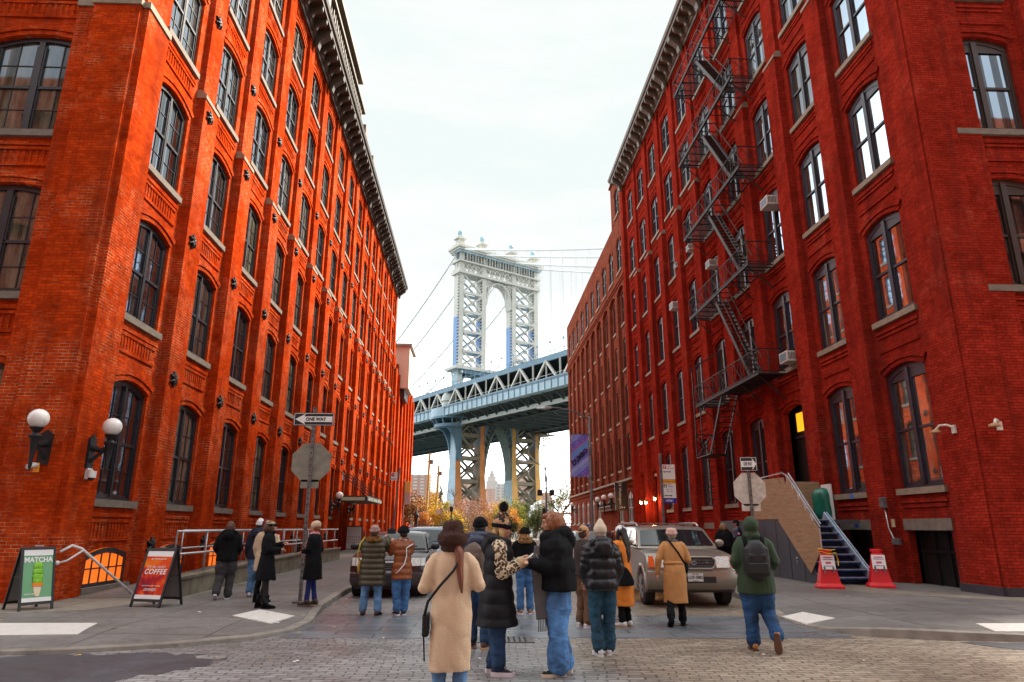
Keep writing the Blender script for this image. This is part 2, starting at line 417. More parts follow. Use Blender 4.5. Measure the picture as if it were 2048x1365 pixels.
def pilasters(mb, caps, fr, centres, hw, z0, zcap, z1, wl, wu, wback=-.12):
    for c in centres:
        mb.box((c - hw, wback, z0), (c + hw, wl, zcap), fr=fr)
        mb.box((c - hw + .06, wback, zcap), (c + hw - .06, wu, z1), fr=fr)
        caps.cut()
        a = [(c - hw - .03, zcap - .05), (c + hw + .03, zcap - .05)]
        vs = [fr(a[0][0], wback, zcap - .06), fr(a[1][0], wback, zcap - .06), fr(a[1][0], wl + .03, zcap - .06), fr(a[0][0], wl + .03, zcap - .06),
              fr(a[0][0], wback, zcap + .22), fr(a[1][0], wback, zcap + .22), fr(a[1][0], wu + .015, zcap + .22), fr(a[0][0], wu + .015, zcap + .22),
              fr(a[0][0], wl + .03, zcap + .06), fr(a[1][0], wl + .03, zcap + .06)]
        caps.add(vs, [(0, 1, 2, 3), (4, 5, 6, 7), (3, 2, 9, 8), (8, 9, 6, 7), (0, 3, 8, 7, 4), (1, 2, 9, 6, 5)])

# ---------------- west warehouse (orange brick)
LB = thing('brick_warehouse', (-10, 30, 0), label='orange-red brick warehouse on the left with black paned arched windows and iron star plates', cat='building')
LC = [17.26 + 3.561 * k for k in range(15)]
LF = [(2.22, 5.15), (6.72, 9.45), (10.86, 13.6), (15.08, 17.75), (18.93, 21.4), (22.5, 24.75)]
ubase = [14.75] + [None]
wall = MB(); caps = MB()
door_bays = (8,)
skipL = {(8, 0)}
facade(wall, FL, LC, 3.561, .925, LF, -.3, 25.9, ends=(14.85, 69.2), skip=skipL, doors={8: (-.3, 5.15)})
for c in LC:   # corbel table under the cornice
    for k in range(9):
        wall.box((c - .9 + k * .2, -.12, 25.02), (c - .9 + k * .2 + .1, -.03, 25.42), fr=FL)
    wall.box((c - 1.2, -.12, 25.44), (c + 1.2, .02, 25.9), fr=FL)
PC = [LC[0] + 3.561 * (k + .5) for k in range(15)]
pilasters(wall, caps, FL, PC, .52, -.3, 14.45, 25.9, .18, .06)
# corner pier with its own cap
wall.box((14.8, -1.6, -.3), (15.95, .16, 14.45), fr=FL); wall.box((14.86, -1.6, 14.45), (15.9, .05, 25.9), fr=FL)
caps.cut(); caps.box((14.76, -1.62, 14.42), (15.98, .2, 14.6), fr=FL)
# south facade on the cross street
ORL = FL(14.8, 0, 0)
FLC = Fr((ORL.x, ORL.y - .02, 0), (-1, 0, 0), (0, -1, 0))
LCC = [2.45 + 3.6 * k for k in range(3)]
facade(wall, FLC, LCC, 3.6, 1.08, LF, -.3, 25.9, ends=(0.0, 11.5), w=-.12)
for c in [LCC[0] + 1.8 + 3.6 * k for k in range(3)]:
    wall.box((c - .4, -.14, -.3), (c + .4, .12, 25.9), fr=FLC)
wall.box((.0, -.14, -.3), (1.15, .12, 14.45), fr=FLC); wall.box((.06, -.14, 14.45), (1.1, .04, 25.9), fr=FLC)
caps.cut(); caps.box((-.04, -.2, 14.42), (1.19, .16, 14.6), fr=FLC)
# rear masses: solid core behind the skin, far lower wing
core = [FL(15.3, -.55, 0), FL(69.2, -.55, 0), FL(69.2, -14, 0), FL(15.3, -14, 0)]
wall.face([FL(69.2, -.1, -.3), FL(69.2, -14, -.3), FL(69.2, -14, 25.9), FL(69.2, -.1, 25.9)])
LO = [69.2 + 1.7 + 3.4 * k for k in range(6)]
facade(wall, FL, LO, 3.4, .8, [(2.3, 5), (6.8, 9.4), (11, 13.5)], -.3, 18.8, hood=False, panel=False)
wall.face([FL(89.6, -.1, -.3), FL(89.6, -14, -.3), FL(89.6, -14, 18.8), FL(89.6, -.1, 18.8)])
for c in [69.4 + 3.4 * k for k in range(7)]:
    wall.box((c - .5, -.12, -.3), (c + .5, .35, 17.6), fr=FL); wall.box((c - .45, -.12, 17.6), (c + .45, .15, 18.8), fr=FL)
o = up(wall.build('wall', BR_L), LB)
caps.each('pier_cap', STONE_L, LB)
roof = MB(); roof.face([FL(14.9, -.2, 26.0), FL(69.2, -.2, 26.0), FL(69.2, -14, 26.0), FL(14.9, -14, 26.0)])
roof.face([FL(69.2, -.1, 18.8), FL(89.6, -.1, 18.8), FL(89.6, -14, 18.8), FL(69.2, -14, 18.8)])
up(roof.build('roof', ROOF), LB)
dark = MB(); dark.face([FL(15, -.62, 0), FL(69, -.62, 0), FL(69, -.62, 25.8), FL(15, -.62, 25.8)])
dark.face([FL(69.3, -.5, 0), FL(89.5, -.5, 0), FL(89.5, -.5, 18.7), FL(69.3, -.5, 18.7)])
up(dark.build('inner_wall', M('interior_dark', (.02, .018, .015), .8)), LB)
add_windows(LB, FL, LC, LF, .925, .2, 'left', BLACKP, [GLASS, GLASS_C], STONE_D, skip=skipL, gsel=lambda a, b: (a * 7 + b * 4 + a * b) % 5 == 1)
add_windows(LB, FLC, LCC[:1], LF[:4], 1.08, .2, 'cross', BLACKP, [GLASS_C], STONE_D, w=-.12)
c = cornice(LB, FL, 14.2, 69.5, 25.5, CORN_L, 1.05, 1.1, 3.561, 4, PC[0] - 3.561)
cornice(LB, FLC, -1.05, 11.5, 25.5, CORN_L, 1.05, 1.1, 3.6, 4, .3)
# parapet sign block on the roof edge
pb = MB()
for (a, b, z0, z1, ww) in ((29, 41, 26.5, 27.6, .75), (30.2, 39.8, 27.6, 28.5, .7), (31.5, 38.2, 28.5, 29.6, .68), (31.2, 38.6, 29.6, 29.85, .95), (29.9, 40.2, 28.42, 28.6, .92), (28.6, 29.4, 26.5, 28.4, .85), (41.0, 41.8, 26.5, 28.2, .85), (44.5, 45.2, 26.5, 27.9, .85)):
    pb.box((a, -.3, z0), (b, ww, z1), fr=FL)
for k in range(24): pb.box((30.4 + k * .39, .7, 27.75), (30.4 + k * .39 + .16, .78, 28.35), fr=FL)
up(pb.build('parapet_block', CORN_R), LB)
# star anchor plates
sp = MB()
for a in range(6):
    t = a * pi / 3 + pi / 6
    d = V3((cos(t), 0, sin(t))); n_ = V3((-sin(t), 0, cos(t)))
    sp.tube([V3((0, .06, 0)), d * .16 + V3((0, .05, 0)), d * .30 + V3((0, .03, 0))], [.07, .075, .035], 6)
    sp.ell(d * .27 + V3((0, .04, 0)), (.06, .04, .06), 6, 4)
sp.ell((0, .07, 0), (.12, .07, .12), 8, 6); spm = sp.mesh('tie_plate', IRON, True)
cnt = 0
for zi, z in enumerate((1.12, 5.58, 9.75, 13.95, 17.5)):
    for k, c in enumerate(PC[:15]):
        loc, rz = FL.mat(c - .15, (.18 if z < 14.4 else .06), z)
        q = bpy.data.objects.new('tie_plate', spm); link(q); q.location = loc; q.rotation_euler = (0, 0, rz); q.scale = (.72, .9, .72); up(q, LB)
        cnt += 1
# basement windows glowing orange
GLOW = M('lit_orange_window', (1.0, .17, .012), .5, var=.45, scale=1.8, emit=.30)
bsk = MB()
def basement(root, fr, c, hw, z0, z1, mat, smat, glow):
    A = arc_pts(0, hw, z1 - z0, .16, 8)
    loc, rz = fr.mat(c, -.06, z0)
    f = MB()
    out = [(-hw, 0)] + A + [(hw, 0)]; I2 = arc_pts(0, hw - .09, z1 - z0 - .12, .14, 8); inn = [(-hw + .09, .08)] + I2 + [(hw - .09, .08)]
    for i in range(len(out)):
        j = (i + 1) % len(out); a, b, c_, d = out[i], out[j], inn[j], inn[i]
        f.face([(a[0], .0, a[1]), (b[0], .0, b[1]), (c_[0], .0, c_[1]), (d[0], .0, d[1])]); f.face([(d[0], 0, d[1]), (c_[0], 0, c_[1]), (c_[0], -.05, c_[1]), (d[0], -.05, d[1])])
    for k in range(1, 5): f.box((-hw + 2 * hw * k / 5 - .015, -.04, .05), (-hw + 2 * hw * k / 5 + .015, -.005, z1 - z0 - .1))
    f.box((-hw + .05, -.04, (z1 - z0) * .45), (hw - .05, -.006, (z1 - z0) * .45 + .03))
    o = f.build('basement_window', mat); o.location = loc; o.rotation_euler = (0, 0, rz); up(o, root)
    p = MB(); p.face([(x, -.03, z) for x, z in out]); q = p.build('pane', glow, o)
    s = MB(); s.box((-hw - .12, -.1, -.16), (hw + .12, .12, 0)); s.build('sill', smat, o)
for k in range(0, 6):
    basement(LB, FL, LC[k], .95, .27, 1.12, BLACKP, STONE_D, GLOW if k < 3 else GLASS)

# entrance with its steel canopy
cu = LC[8]
dr = MB(); dr.box((cu - .92, -.42, .1), (cu + .92, -.36, 4.9), fr=FL)
o = up(dr.build('entrance_door', M('door_dark_brown', (.055, .022, .014), .5, var=.4)), LB)
dm = MB(); dm.box((cu - .92, -.36, 2.6), (cu + .92, -.30, 2.72), fr=FL); dm.box((cu - .04, -.36, .1), (cu + .04, -.31, 4.9), fr=FL)
dm.box((cu - 1.0, -.38, 4.6), (cu + 1.0, -.1, 5.2), fr=FL)
q = dm.build('frame', BLACKP); q.parent = o
cn = thing('entrance_canopy', FL(cu, 0, 3.3), label='black steel canopy with pale lettered fascia hung over the warehouse door on the left', cat='canopy')
m = MB(); m.box((cu - 3.2, 0.2, 3.35), (cu + 3.2, 2.1, 3.45), fr=FL); m.box((cu - 3.25, .2, 3.15), (cu + 3.25, 2.15, 3.36), fr=FL)
up(m.build('roof_slab', M('canopy_green_black', (.035, .045, .035), .5)), cn)
m = MB()
for a in (-3.1, -1, 1, 3.1): m.cut(); m.bar(FL(cu + a, 2.0, 3.45), FL(cu + a, .15, 5.1), .05)
m.each('hanger_rod', IRON, cn)
m = MB()
m.box((cu - 3.28, .5, 3.16), (cu - 3.26, 2.0, 3.36), fr=FL)
for a in (-3.1, -1.0, 1.1): m.box((cu + a, 2.16, 3.17), (cu + a + 1.9, 2.18, 3.36), fr=FL)
up(m.build('fascia', M('fascia_pale_green', (.5, .52, .34), .5)), cn)

# beige plant room projecting from the far wing
bxr = thing('roof_hut', FL(78, 0, 15), label='beige metal-clad box overhanging the far end of the orange brick warehouse', cat='hut')
m = MB(); m.box((72.6, -2, 16.2), (77.5, 1.25, 20.9), fr=FL)
up(m.build('cladding', M('cladding_beige', (.66, .58, .46), .6, var=.05), bevel=.03), bxr)
m = MB(); m.box((72.3, -2.2, 20.9), (77.8, 1.5, 21.15), fr=FL); up(m.build('roof', M('flashing_grey', (.3, .29, .27), .5)), bxr)
m = MB(); m.box((73.2, -2, 15.2), (76.8, .8, 16.2), fr=FL); up(m.build('base', BLACKP), bxr)

# ---------------- east warehouse (painted red)
RB = thing('brick_warehouse', (13, 30, 0), label='crimson painted brick warehouse on the right carrying the iron fire escape', cat='building')
RC = [18.19 + 3.415 * k for k in range(10)]
RF = [(2.66, 6.1), (7.55, 10.6), (12.05, 15.05), (16.45, 19.3), (20.82, 23.6), (25.1, 27.7)]
wall = MB(); caps = MB()
skR = {(2, 0), (8, 0), (9, 0)}
facade(wall, FR, RC, 3.415, .9, RF, 1.9, 29.6, ends=(15.65, 51.2), skip=skR, doors={2: (1.9, 6.1), 8: (1.9, 5.4), 9: (1.9, 5.4)}, dent=False)
# basement zone: openings under stone lintels
for bi, c in enumerate(RC):
    l = c - 1.7075 if bi else 15.65; r = c + 1.7075 if bi < 9 else 51.2
    if bi in (0, 1):
        wall.box((l, -.3, -.3), (c - .9, -.1, 1.9), fr=FR); wall.box((c + .9, -.3, -.3), (r, -.1, 1.9), fr=FR)
        wall.box((c - .9, -.5, 1.84), (c + .9, -.1, 1.9), fr=FR)
    elif bi in (8, 9): wall.box((l, -.3, -.3), (c - .9, -.1, 1.9), fr=FR); wall.box((c + .9, -.3, -.3), (r, -.1, 1.9), fr=FR)
    else: wall.box((l, -.3, -.3), (r, -.1, 1.9), fr=FR)
for c in RC:
    for k in range(9): wall.box((c - .9 + k * .2, -.12, 28.3), (c - .9 + k * .2 + .1, -.02, 28.85), fr=FR)
    wall.box((c - 1.15, -.12, 28.9), (c + 1.15, .02, 29.6), fr=FR)
PR_ = [RC[0] + 3.415 * (k + .5) for k in range(10)]
pilasters(wall, caps, FR, PR_[:9], .50, -.3, 20.0, 29.6, .18, .05)
wall.box((50.5, -.12, -.3), (51.25, .18, 29.6), fr=FR)
wall.box((15.6, -1.6, -.3), (16.75, .15, 20.0), fr=FR); wall.box((15.66, -1.6, 20.0), (16.7, .05, 29.6), fr=FR)
caps.cut(); caps.box((15.56, -1.62, 19.96), (16.8, .18, 20.14), fr=FR)
ORR = FR(15.6, 0, 0)
FRC = Fr((ORR.x, ORR.y - .02, 0), (1, 0, 0), (0, -1, 0))
RCC = [2.0 + 3.5 * k for k in range(3)]
facade(wall, FRC, RCC, 3.5, .95, RF, -.3, 29.6, ends=(0.0, 10.7), w=-.12, dent=False)
for c in [RCC[0] + 1.75 + 3.5 * k for k in range(3)]: wall.box((c - .4, -.14, -.3), (c + .4, .12, 29.6), fr=FRC)
wall.box((-.1, -.14, -.3), (.78, .12, 20), fr=FRC); wall.box((-.04, -.14, 20), (.72, .05, 29.6), fr=FRC)
wall.face([FR(51.2, -.1, -.3), FR(51.2, -14, -.3), FR(51.2, -14, 29.6), FR(51.2, -.1, 29.6)])
up(wall.build('wall', BR_R), RB); caps.each('pier_cap', STONE_L, RB)
m = MB(); m.box((15.5, -.2, -.1), (16.9, .2, .32), fr=FR); m.box((-.15, -.2, -.1), (10, .17, .32), fr=FRC)
up(m.build('plinth', M('plinth_dark', (.04, .035, .045), .7, var=.3)), RB)
m = MB(); m.face([FR(15.7, -.2, 29.7), FR(51.2, -.2, 29.7), FR(51.2, -14, 29.7), FR(15.7, -14, 29.7)]); up(m.build('roof', ROOF), RB)
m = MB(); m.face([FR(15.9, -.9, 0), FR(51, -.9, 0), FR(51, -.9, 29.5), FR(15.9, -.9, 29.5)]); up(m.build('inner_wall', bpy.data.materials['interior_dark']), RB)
m = MB()
for bi, c in enumerate(RC):
    if bi in (2, 8, 9): continue
    m.cut(); m.box((c - 1.0, -.14, 1.54), (c + 1.0, -.06, 1.84), fr=FR)
m.each('basement_lintel', STONE_D, RB)
m = MB()
for c in RC[:2]:
    m.cut(); m.box((c - .9, -.5, .0), (c + .9, -.42, 1.84), fr=FR)
    for q in (-.85, -.3, .25, .8): m.box((c + q - .04, -.42, 0), (c + q + .04, -.36, 1.54), fr=FR)
    m.box((c - .9, -.42, .95), (c + .9, -.37, 1.03), fr=FR)
m.each('basement_door', M('door_black', (.012, .011, .012), .4), RB)
add_windows(RB, FR, RC, RF, .9, .22, 'right', PLUMP, [GLASS, GLASS_C], STONE_L, skip=skR, gsel=lambda a, b: (a * 5 + b * 3 + a * b) % 5 == 2)
add_windows(RB, FRC, RCC[:1], RF[:5], .95, .22, 'right', M('window_paint_brown', (.035, .022, .018), .5), [GLASS], STONE_D, w=-.12)
cornice(RB, FR, 14.9, 51.6, 29.0, CORN_R, 1.05, 1.1, 3.415, 4, PR_[0] - 3.415)
# main doorway (above the boarded stoop) and the two lit entries further down
m = MB(); c = RC[2]; m.box((c - .9, -.62, 1.9), (c + .9, -.5, 6.0), fr=FR)
o = up(m.build('entrance_door', M('door_black', (0, 0, 0))), RB)
m = MB(); m.box((c - .9, -.5, 4.9), (c + .9, -.44, 5.0), fr=FR); m.box((c - .05, -.5, 1.9), (c + .05, -.44, 4.9), fr=FR)
m.build('frame', PLUMP).parent = o
m = MB(); m.box((c - .25, -.44, 5.15), (c + .5, -.40, 5.85), fr=FR)
m.build('lit_transom', M('transom_yellow', (1.0, .45, .015), .5, emit=.40)).parent = o
for k in (8, 9):
    c = RC[k]; m = MB(); m.box((c - .9, -.38, .1), (c + .9, -.32, 5.2), fr=FR)
    o = up(m.build('entrance_door', M('door_dark_brown', (0, 0, 0)) if k == 9 else M('door_black', (0, 0, 0))), RB)
    if k == 8:
        m = MB(); m.box((c - .9, -.32, 4.95), (c + .9, -.22, 5.15), fr=FR); m.build('frame', WHITEP).parent = o

# ---------------- brown warehouse further down on the east side
BB = thing('brick_warehouse', (13, 70, 0), label='brown brick warehouse with tall recessed piers beyond the crimson one', cat='building')
FB = Fr(FR(0, -.05, 0), FR.U, FR.N)
BC = [53.6 + 3.42 * k for k in range(10)]
wall = MB(); st = MB()
G0 = [(1.95, 4.35)]; TOP = [(22.7, 25.6)]
facade(wall, FB, BC, 3.42, .95, G0, -.3, 4.75, ends=(51.4, 87.2), w=-.05, hood=False, panel=False, rise=.35, skip={(2, 0), (3, 0)})
MID = [(6.2, 8.9), (10.2, 12.9), (14.2, 16.9), (18.1, 20.9)]
facade(wall, FB, BC, 3.42, .80, MID, 5.2, 21.3, ends=(51.4, 87.2), w=-.22, hood=False, panel=False, rise=.15)
facade(wall, FB, BC, 3.42, .85, TOP, 22.2, 27.6, ends=(51.4, 87.2), w=0, hood=True, panel=False, rise=.5)
for i in range(11):
    c = 51.9 + 3.42 * i; wall.box((c - .48 if i else 51.4, -.56, 5.2), (c + .48, .05, 21.0), fr=FB)
for c in BC:
    A = arc_pts(c, 1.2, 21.3, .35, 6)
    wall.face([FB(c - 1.7, .04, 21.5), FB(c - 1.7, .04, 20.9)] + [FB(x, .04, z) for x, z in A] + [FB(c + 1.7, .04, 20.9), FB(c + 1.7, .04, 21.5)])
    for i in range(6):
        wall.face([FB(A[i][0], .04, A[i][1]), FB(A[i + 1][0], .04, A[i + 1][1]), FB(A[i + 1][0], -.55, A[i + 1][1]), FB(A[i][0], -.55, A[i][1])])
for (a, b, p) in ((21.5, 21.7, .12), (21.7, 21.9, .2), (21.9, 22.2, .1), (4.75, 5.2, .06)):
    wall.box((51.4, -.5, a), (87.3, p, b), fr=FB)
st.box((51.4, -.5, 5.12), (87.4, .28, 5.28), fr=FB)
wall.face([FB(87.2, 0, -.3), FB(87.2, -14, -.3), FB(87.2, -14, 27.6), FB(87.2, 0, 27.6)])
# taller first bay
facade(wall, FB, [53.6], 3.8, .8, [(27.9, 30.3)], 27.6, 31.6, w=.02, ends=(51.4, 56.0), hood=True, panel=False, rise=.4)
wall.face([FB(56, .02, 27.6), FB(56, -9, 27.6), FB(56, -9, 31.6), FB(56, .02, 31.6)]); wall.box((51.4, -.2, 31.6), (56.1, .15, 31.8), fr=FB)
wall.face([FB(56, .0, 27.6), FB(87, 0, 27.6), FB(87, -14, 27.6), FB(56, -14, 27.6)])
wall.face([FB(51.4, .0, 31.6), FB(56, 0, 31.6), FB(56, -9, 31.6), FB(51.4, -9, 31.6)])
up(wall.build('wall', BR_B), BB); up(st.build('string_course', STONE_L), BB)
add_windows(BB, FB, BC, MID, .80, .15, 'right', BLACKP, [GLASS], STONE_L, w=-.22)
add_windows(BB, FB, BC, TOP, .85, .5, 'right', BLACKP, [GLASS], STONE_L, w=0)
add_windows(BB, FB, [53.6], [(27.9, 30.3)], .8, .4, 'right', BLACKP, [GLASS], STONE_L, w=.02)
add_windows(BB, FB, BC, G0, .95, .35, 'right', WHITEP, [GLASS], STONE_L, w=-.05, skip={(2, 0), (3, 0)})
m = MB()
for k in (2, 3): m.cut(); m.box((BC[k] - .95, -.3, .1), (BC[k] + .95, -.25, 2.9), fr=FB)
m.each('entrance_door', M('door_oxblood', (.12, .012, .01), .5), BB)
m = MB(); m.box((BC[2] - 1.4, -.1, 3.0), (BC[3] + 1.4, .3, 3.3), fr=FB); m.box((BC[2] - 1.5, -.1, 3.3), (BC[3] + 1.5, .5, 3.42), fr=FB)
up(m.build('door_hood', STONE_L), BB)
m = MB()
for k in range(8): m.box((57 + k * 3.7, -1.2, 27.6), (57.3 + k * 3.7, -.9, 28.6), fr=FB)
m.box((62, -1.8, 27.6), (63.2, -.8, 29.2), fr=FB)
m.bar(FB(56, -1, 28.4), FB(87, -1, 28.4), .05)
up(m.build('roof_railing', GALV_O), BB)


# ---------------- unseen blocks added behind the viewer: they shade the corner fronts and show in the panes
for (x0, x1, h, lab) in ((-60, -9.5, 27, 'unseen brick block added behind the viewer on the left to shade the corner fronts'), (12, 60, 27, 'unseen brick block added behind the viewer on the right to shade the corner fronts')):
    t = thing('shading_block', ((x0 + x1) / 2, -20, 0), label=lab, cat='building')
    m = MB(); fr_ = Fr(((x0 if x0 > 0 else x1), -5, 0), ((1 if x0 > 0 else -1), 0, 0), (0, 1, 0))
    cs = [2.2 + 3.6 * k for k in range(12)]
    facade(m, fr_, cs, 3.6, .95, LF, -.3, h, ends=(0, 46), hood=False, panel=False)
    m.box((x0, -34, -.3), (x1, -5.5, h)); up(m.build('wall', BR_B), t)
# ================================================================== suspension bridge
ST_C = M('steel_cream', (.50, .50, .455), .55, var=.10, scale=.6)
ST_B = M('steel_pale_blue', (.30, .42, .50), .55, var=.18, scale=.4)
ST_D = M('steel_blue', (.10, .20, .28), .55, var=.25, scale=.4)
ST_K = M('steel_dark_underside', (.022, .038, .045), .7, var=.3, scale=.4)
ST_S = M('steel_strip_blue', (.10, .24, .50), .5, var=.15, scale=.3)
ST_O = M('steel_orange', (.62, .22, .05), .6, var=.28, scale=.25)  # orange for the left legs below the deck
ST_Y = M('steel_ochre', (.56, .30, .06), .6, var=.25, scale=.25)
ST_U = M('steel_umber', (.20, .15, .10), .6, var=.3, scale=.3)
th = radians(-33.6)
TD = V3((cos(th), -sin(th), 0))           # along the tower face, away to the right
DD = V3((-sin(th), -cos(th), 0)) * -1     # along the deck, away to the left
DD = V3((sin(th), cos(th), 0))
TP = V3((-8.82, 240, 0))
def T(t, d, z): return TP + TD * t + DD * d + V3((0, 0, z))
BR = thing('suspension_bridge', (TP.x, TP.y, 0), label='steel suspension bridge with its arched tower and blue truss deck crossing behind the street', cat='bridge')
LEG = [-2.1, 7.9, 21.9, 32.7]
tw = MB()
for i, t in enumerate(LEG):
    tw.cut(); hw = .95; mats = [0, 1, 2, 3, 4, 5]
    # upper leg : front (towards camera, -DD) and side (-TD) plates on an open box
    for (z0, z1, top) in ((49, 101.5, 1), (6, 44, 0)):
        segs = [(z0, z1)] if not top else [(z0, 57), (57, 76.5), (76.5, z1)]
        for (a, b) in segs:
            for d in (-2.1, .9):
                mi = 0 if top else (4 if i in (0, 1) else 5)
                if not top and i == 3: mi = 5
                if top: mi = 0
                tw.box((-hw, d, a), (hw, d + 1.1, b), mi, fr=lambda x, y, z, t=t: T(t + x, y, z))
            sm = (1 if a != 57 else 3) if top else (1 if i in (0, 2) else 6)
            tw.box((-hw - .04, -2.0, a), (-hw + .25, 1.9, b), 0 if (top and a > 76) else sm, fr=lambda x, y, z, t=t: T(t + x, y, z))
            if not top: tw.box((hw - .25, -2.0, a), (hw + .03, 1.9, b), 6 if i != 2 else 2, fr=lambda x, y, z, t=t: T(t + x, y, z))
    # flared foot
    rings = []
    for z, k in ((6, 2.1), (7.2, 2.0), (7.5, 1.7), (12, 1.38), (18, 1.15), (24, 1.02)):
        rings.append([T(t + sx * (hw * (1 + (k - 1) * .9) + .06), sy * 2.06 * k, z) for sx, sy in ((-1, -1), (1, -1), (1, 1), (-1, 1))])
    for ra, rb_ in zip(rings, rings[1:]):
        for q in range(4): tw.add([ra[q], ra[(q + 1) % 4], rb_[(q + 1) % 4], rb_[q]], [(0, 1, 2, 3)], ((4 if i in (0, 1) else 5) if q == 0 else (1 if i in (0, 2) else 6)))
    # capital at the frieze
    tw.box((-1.35, -2.6, 94.2), (1.35, 2.6, 95.4), 0, fr=lambda x, y, z, t=t: T(t + x, y, z))
    # lattice studs on the outer side
    for k in range(60):
        z = 58 + k * .6
        if z < 94: tw.box((-hw - .35, -2.3 + (k % 2) * .5, z), (-hw - .05, -1.7 + (k % 2) * .5, z + .3), 7 if k % 2 else 0, fr=lambda x, y, z, t=t: T(t + x, y, z))
    # bracket, spire and ball
    for (za, zb, r) in ((104.2, 105.0, 2.0), (105.0, 107.3, 1.25), (107.3, 107.8, 1.9), (107.8, 109.2, .6)):
        tw.box((-r, -r, za), (r, r, zb), 0, fr=lambda x, y, z, t=t: T(t + x, y, z))
    for sx in (-1, 1):
        tw.loft([[T(t + sx * a, b, z) for a, b in ((.9, -.4), (w_, -.4), (w_, .4), (.9, .4))] for z, w_ in ((95.4, 1.1), (98, 1.3), (100, 1.9), (101.4, 2.9))], 0)
tw.each('tower_leg', [ST_C, ST_B, ST_D, ST_S, ST_O, ST_Y, ST_U, ST_K], BR)
bl = MB()
for t in LEG:
    bl.cut(); bl.ell(T(t, 0, 110.2), (1.15, 1.15, 1.15), 14, 10)
bl.each('ball_finial', M('finial_blue_glass', (.32, .52, .62), .4, var=.1, scale=.5), BR, smooth=True)
cb = MB()
F3 = lambda x, y, z: T(x, y, z)
for (a, b, ov, mi) in ((101.4, 102.2, .9, 1), (102.2, 103.0, 1.4, 0), (103.0, 103.9, 1.9, 0), (98.4, 101.4, -.6, 2), (97.8, 98.4, .8, 0), (93.2, 94.1, .7, 0)):
    cb.box((LEG[0] - 1 - max(ov, 0), -2.1 - ov, a), (LEG[3] + 1 + max(ov, 0), 2.1 + ov, b), mi, fr=F3)
for k in range(26):
    x = LEG[0] + 1.6 + k * 1.28
    cb.box((x, -2.7, 98.4), (x + .25, -1.4, 101.4), 0, fr=F3)
# frieze lattice
for (a, b) in zip(LEG, LEG[1:]):
    n = max(4, int((b - a - 2) / 2.1)); s = (b - a - 2) / n
    for k in range(n):
        x = a + 1 + k * s
        cb.bar(T(x, -2.2, 94.2), T(x + s, -2.2, 97.8), .3); cb.bar(T(x + s, -2.2, 94.2), T(x, -2.2, 97.8), .3)
        cb.bar(T(x + s, -2.2, 94.2), T(x + s, -2.2, 97.8), .25)
        cb.ell(T(x + s / 2, -2.2, 96), (.5, .5, .5), 6, 4)
up(cb.build('tower_top', [ST_C, ST_B, ST_D]), BR)
# bracing
xb = MB()
for (a, b) in ((LEG[0], LEG[1]), (LEG[2], LEG[3])):
    xb.cut(); lv = [93.2, 85.9, 78.5, 71, 63.5, 57.5]
    for z1, z0 in zip(lv, lv[1:]):
        for d, w_ in ((-1.9, .55), (1.7, .4)):
            mi = 0 if d < 0 else 1
            xb.bar(T(a + .9, d, z0 + .4), T(b - .9, d, z1 - .4), w_, .5, mi); xb.bar(T(b - .9, d, z0 + .4), T(a + .9, d, z1 - .4), w_, .5, mi)
            xb.bar(T(a + .9, d, z0), T(b - .9, d, z0), .7, .9, mi)
        xb.ell(T((a + b) / 2, -2.0, (z0 + z1) / 2), (1.0, .5, .9), 8, 5)
    xb.cut(); lv = [41, 33, 25, 17, 9.5] if a < 10 else [41, 33, 25, 17, 9.5]
    for z1, z0 in zip(lv, lv[1:]):
        for d, w_ in ((-1.7, .9), (1.5, .7)):
            xb.bar(T(a + .9, d, z0 + .4), T(b - .9, d, z1 - .4), w_, .6, 2); xb.bar(T(b - .9, d, z0 + .4), T(a + .9, d, z1 - .4), w_, .6, 2)
            if z0 > 10: xb.bar(T(a + .9, d, z0), T(b - .9, d, z0), .9, 1.3, 2)
        xb.ell(T((a + b) / 2, -1.8, (z0 + z1) / 2), (1.5, .5, 1.2), 8, 5, 2)
xb.each('tower_bracing', [ST_C, ST_B, M('steel_taupe', (.22, .19, .13), .6, var=.3, scale=.4)], BR)
# arches between the inner legs
def arch_rib(mb, t0, t1, zs, zt, d, th_, pointed, mi, ndep=3.6):
    pts = []; n = 14; hwid = (t1 - t0) / 2; c = (t0 + t1) / 2
    for i in range(n + 1):
        u = -1 + 2 * i / n; au = abs(u)
        z = zs + (zt - zs) * ((1 - au ** (1.5 if pointed else 2.2)) ** (.62 if pointed else .5))
        pts.append((c + hwid * u, z))
    for (x0, z0), (x1, z1) in zip(pts, pts[1:]):
        v = [T(x0, d, z0), T(x1, d, z1), T(c + (x1 - c) * (1 + th_ / hwid), d, z1 + th_ * .9), T(c + (x0 - c) * (1 + th_ / hwid), d, z0 + th_ * .9)]
        v2 = [q + DD * ndep for q in v]
        mb.add(v + v2, [(0, 1, 2, 3), (4, 5, 6, 7), (0, 1, 5, 4), (2, 3, 7, 6), (1, 2, 6, 5), (0, 3, 7, 4)], mi)
    return pts
ar = MB()
p_ = arch_rib(ar, LEG[1] + 1.4, LEG[2] - 1.4, 83, 92.2, -2.0, .7, False, 0)
for (x, z) in p_[1:5] + p_[-5:-1]:
    sx = LEG[1] + 1 if x < 15 else LEG[2] - 1
    ar.bar(T(x, -1.8, z + .6), T(sx, -1.8, 93), .35)
ar.cut(); p_ = arch_rib(ar, LEG[1] + 1.2, LEG[2] - 1.2, 18, 36.2, -2.0, 1.1, True, 1)
for (x, z) in p_[1:6] + p_[-6:-1]:
    sx = LEG[1] + 1 if x < 15 else LEG[2] - 1
    ar.bar(T(x, -1.5, z + 1), T(sx, -1.5, z + 6), .5, mi=1); ar.bar(T(x, -1.5, z + 1), T(sx, -1.5, z + 1), .4, mi=1)
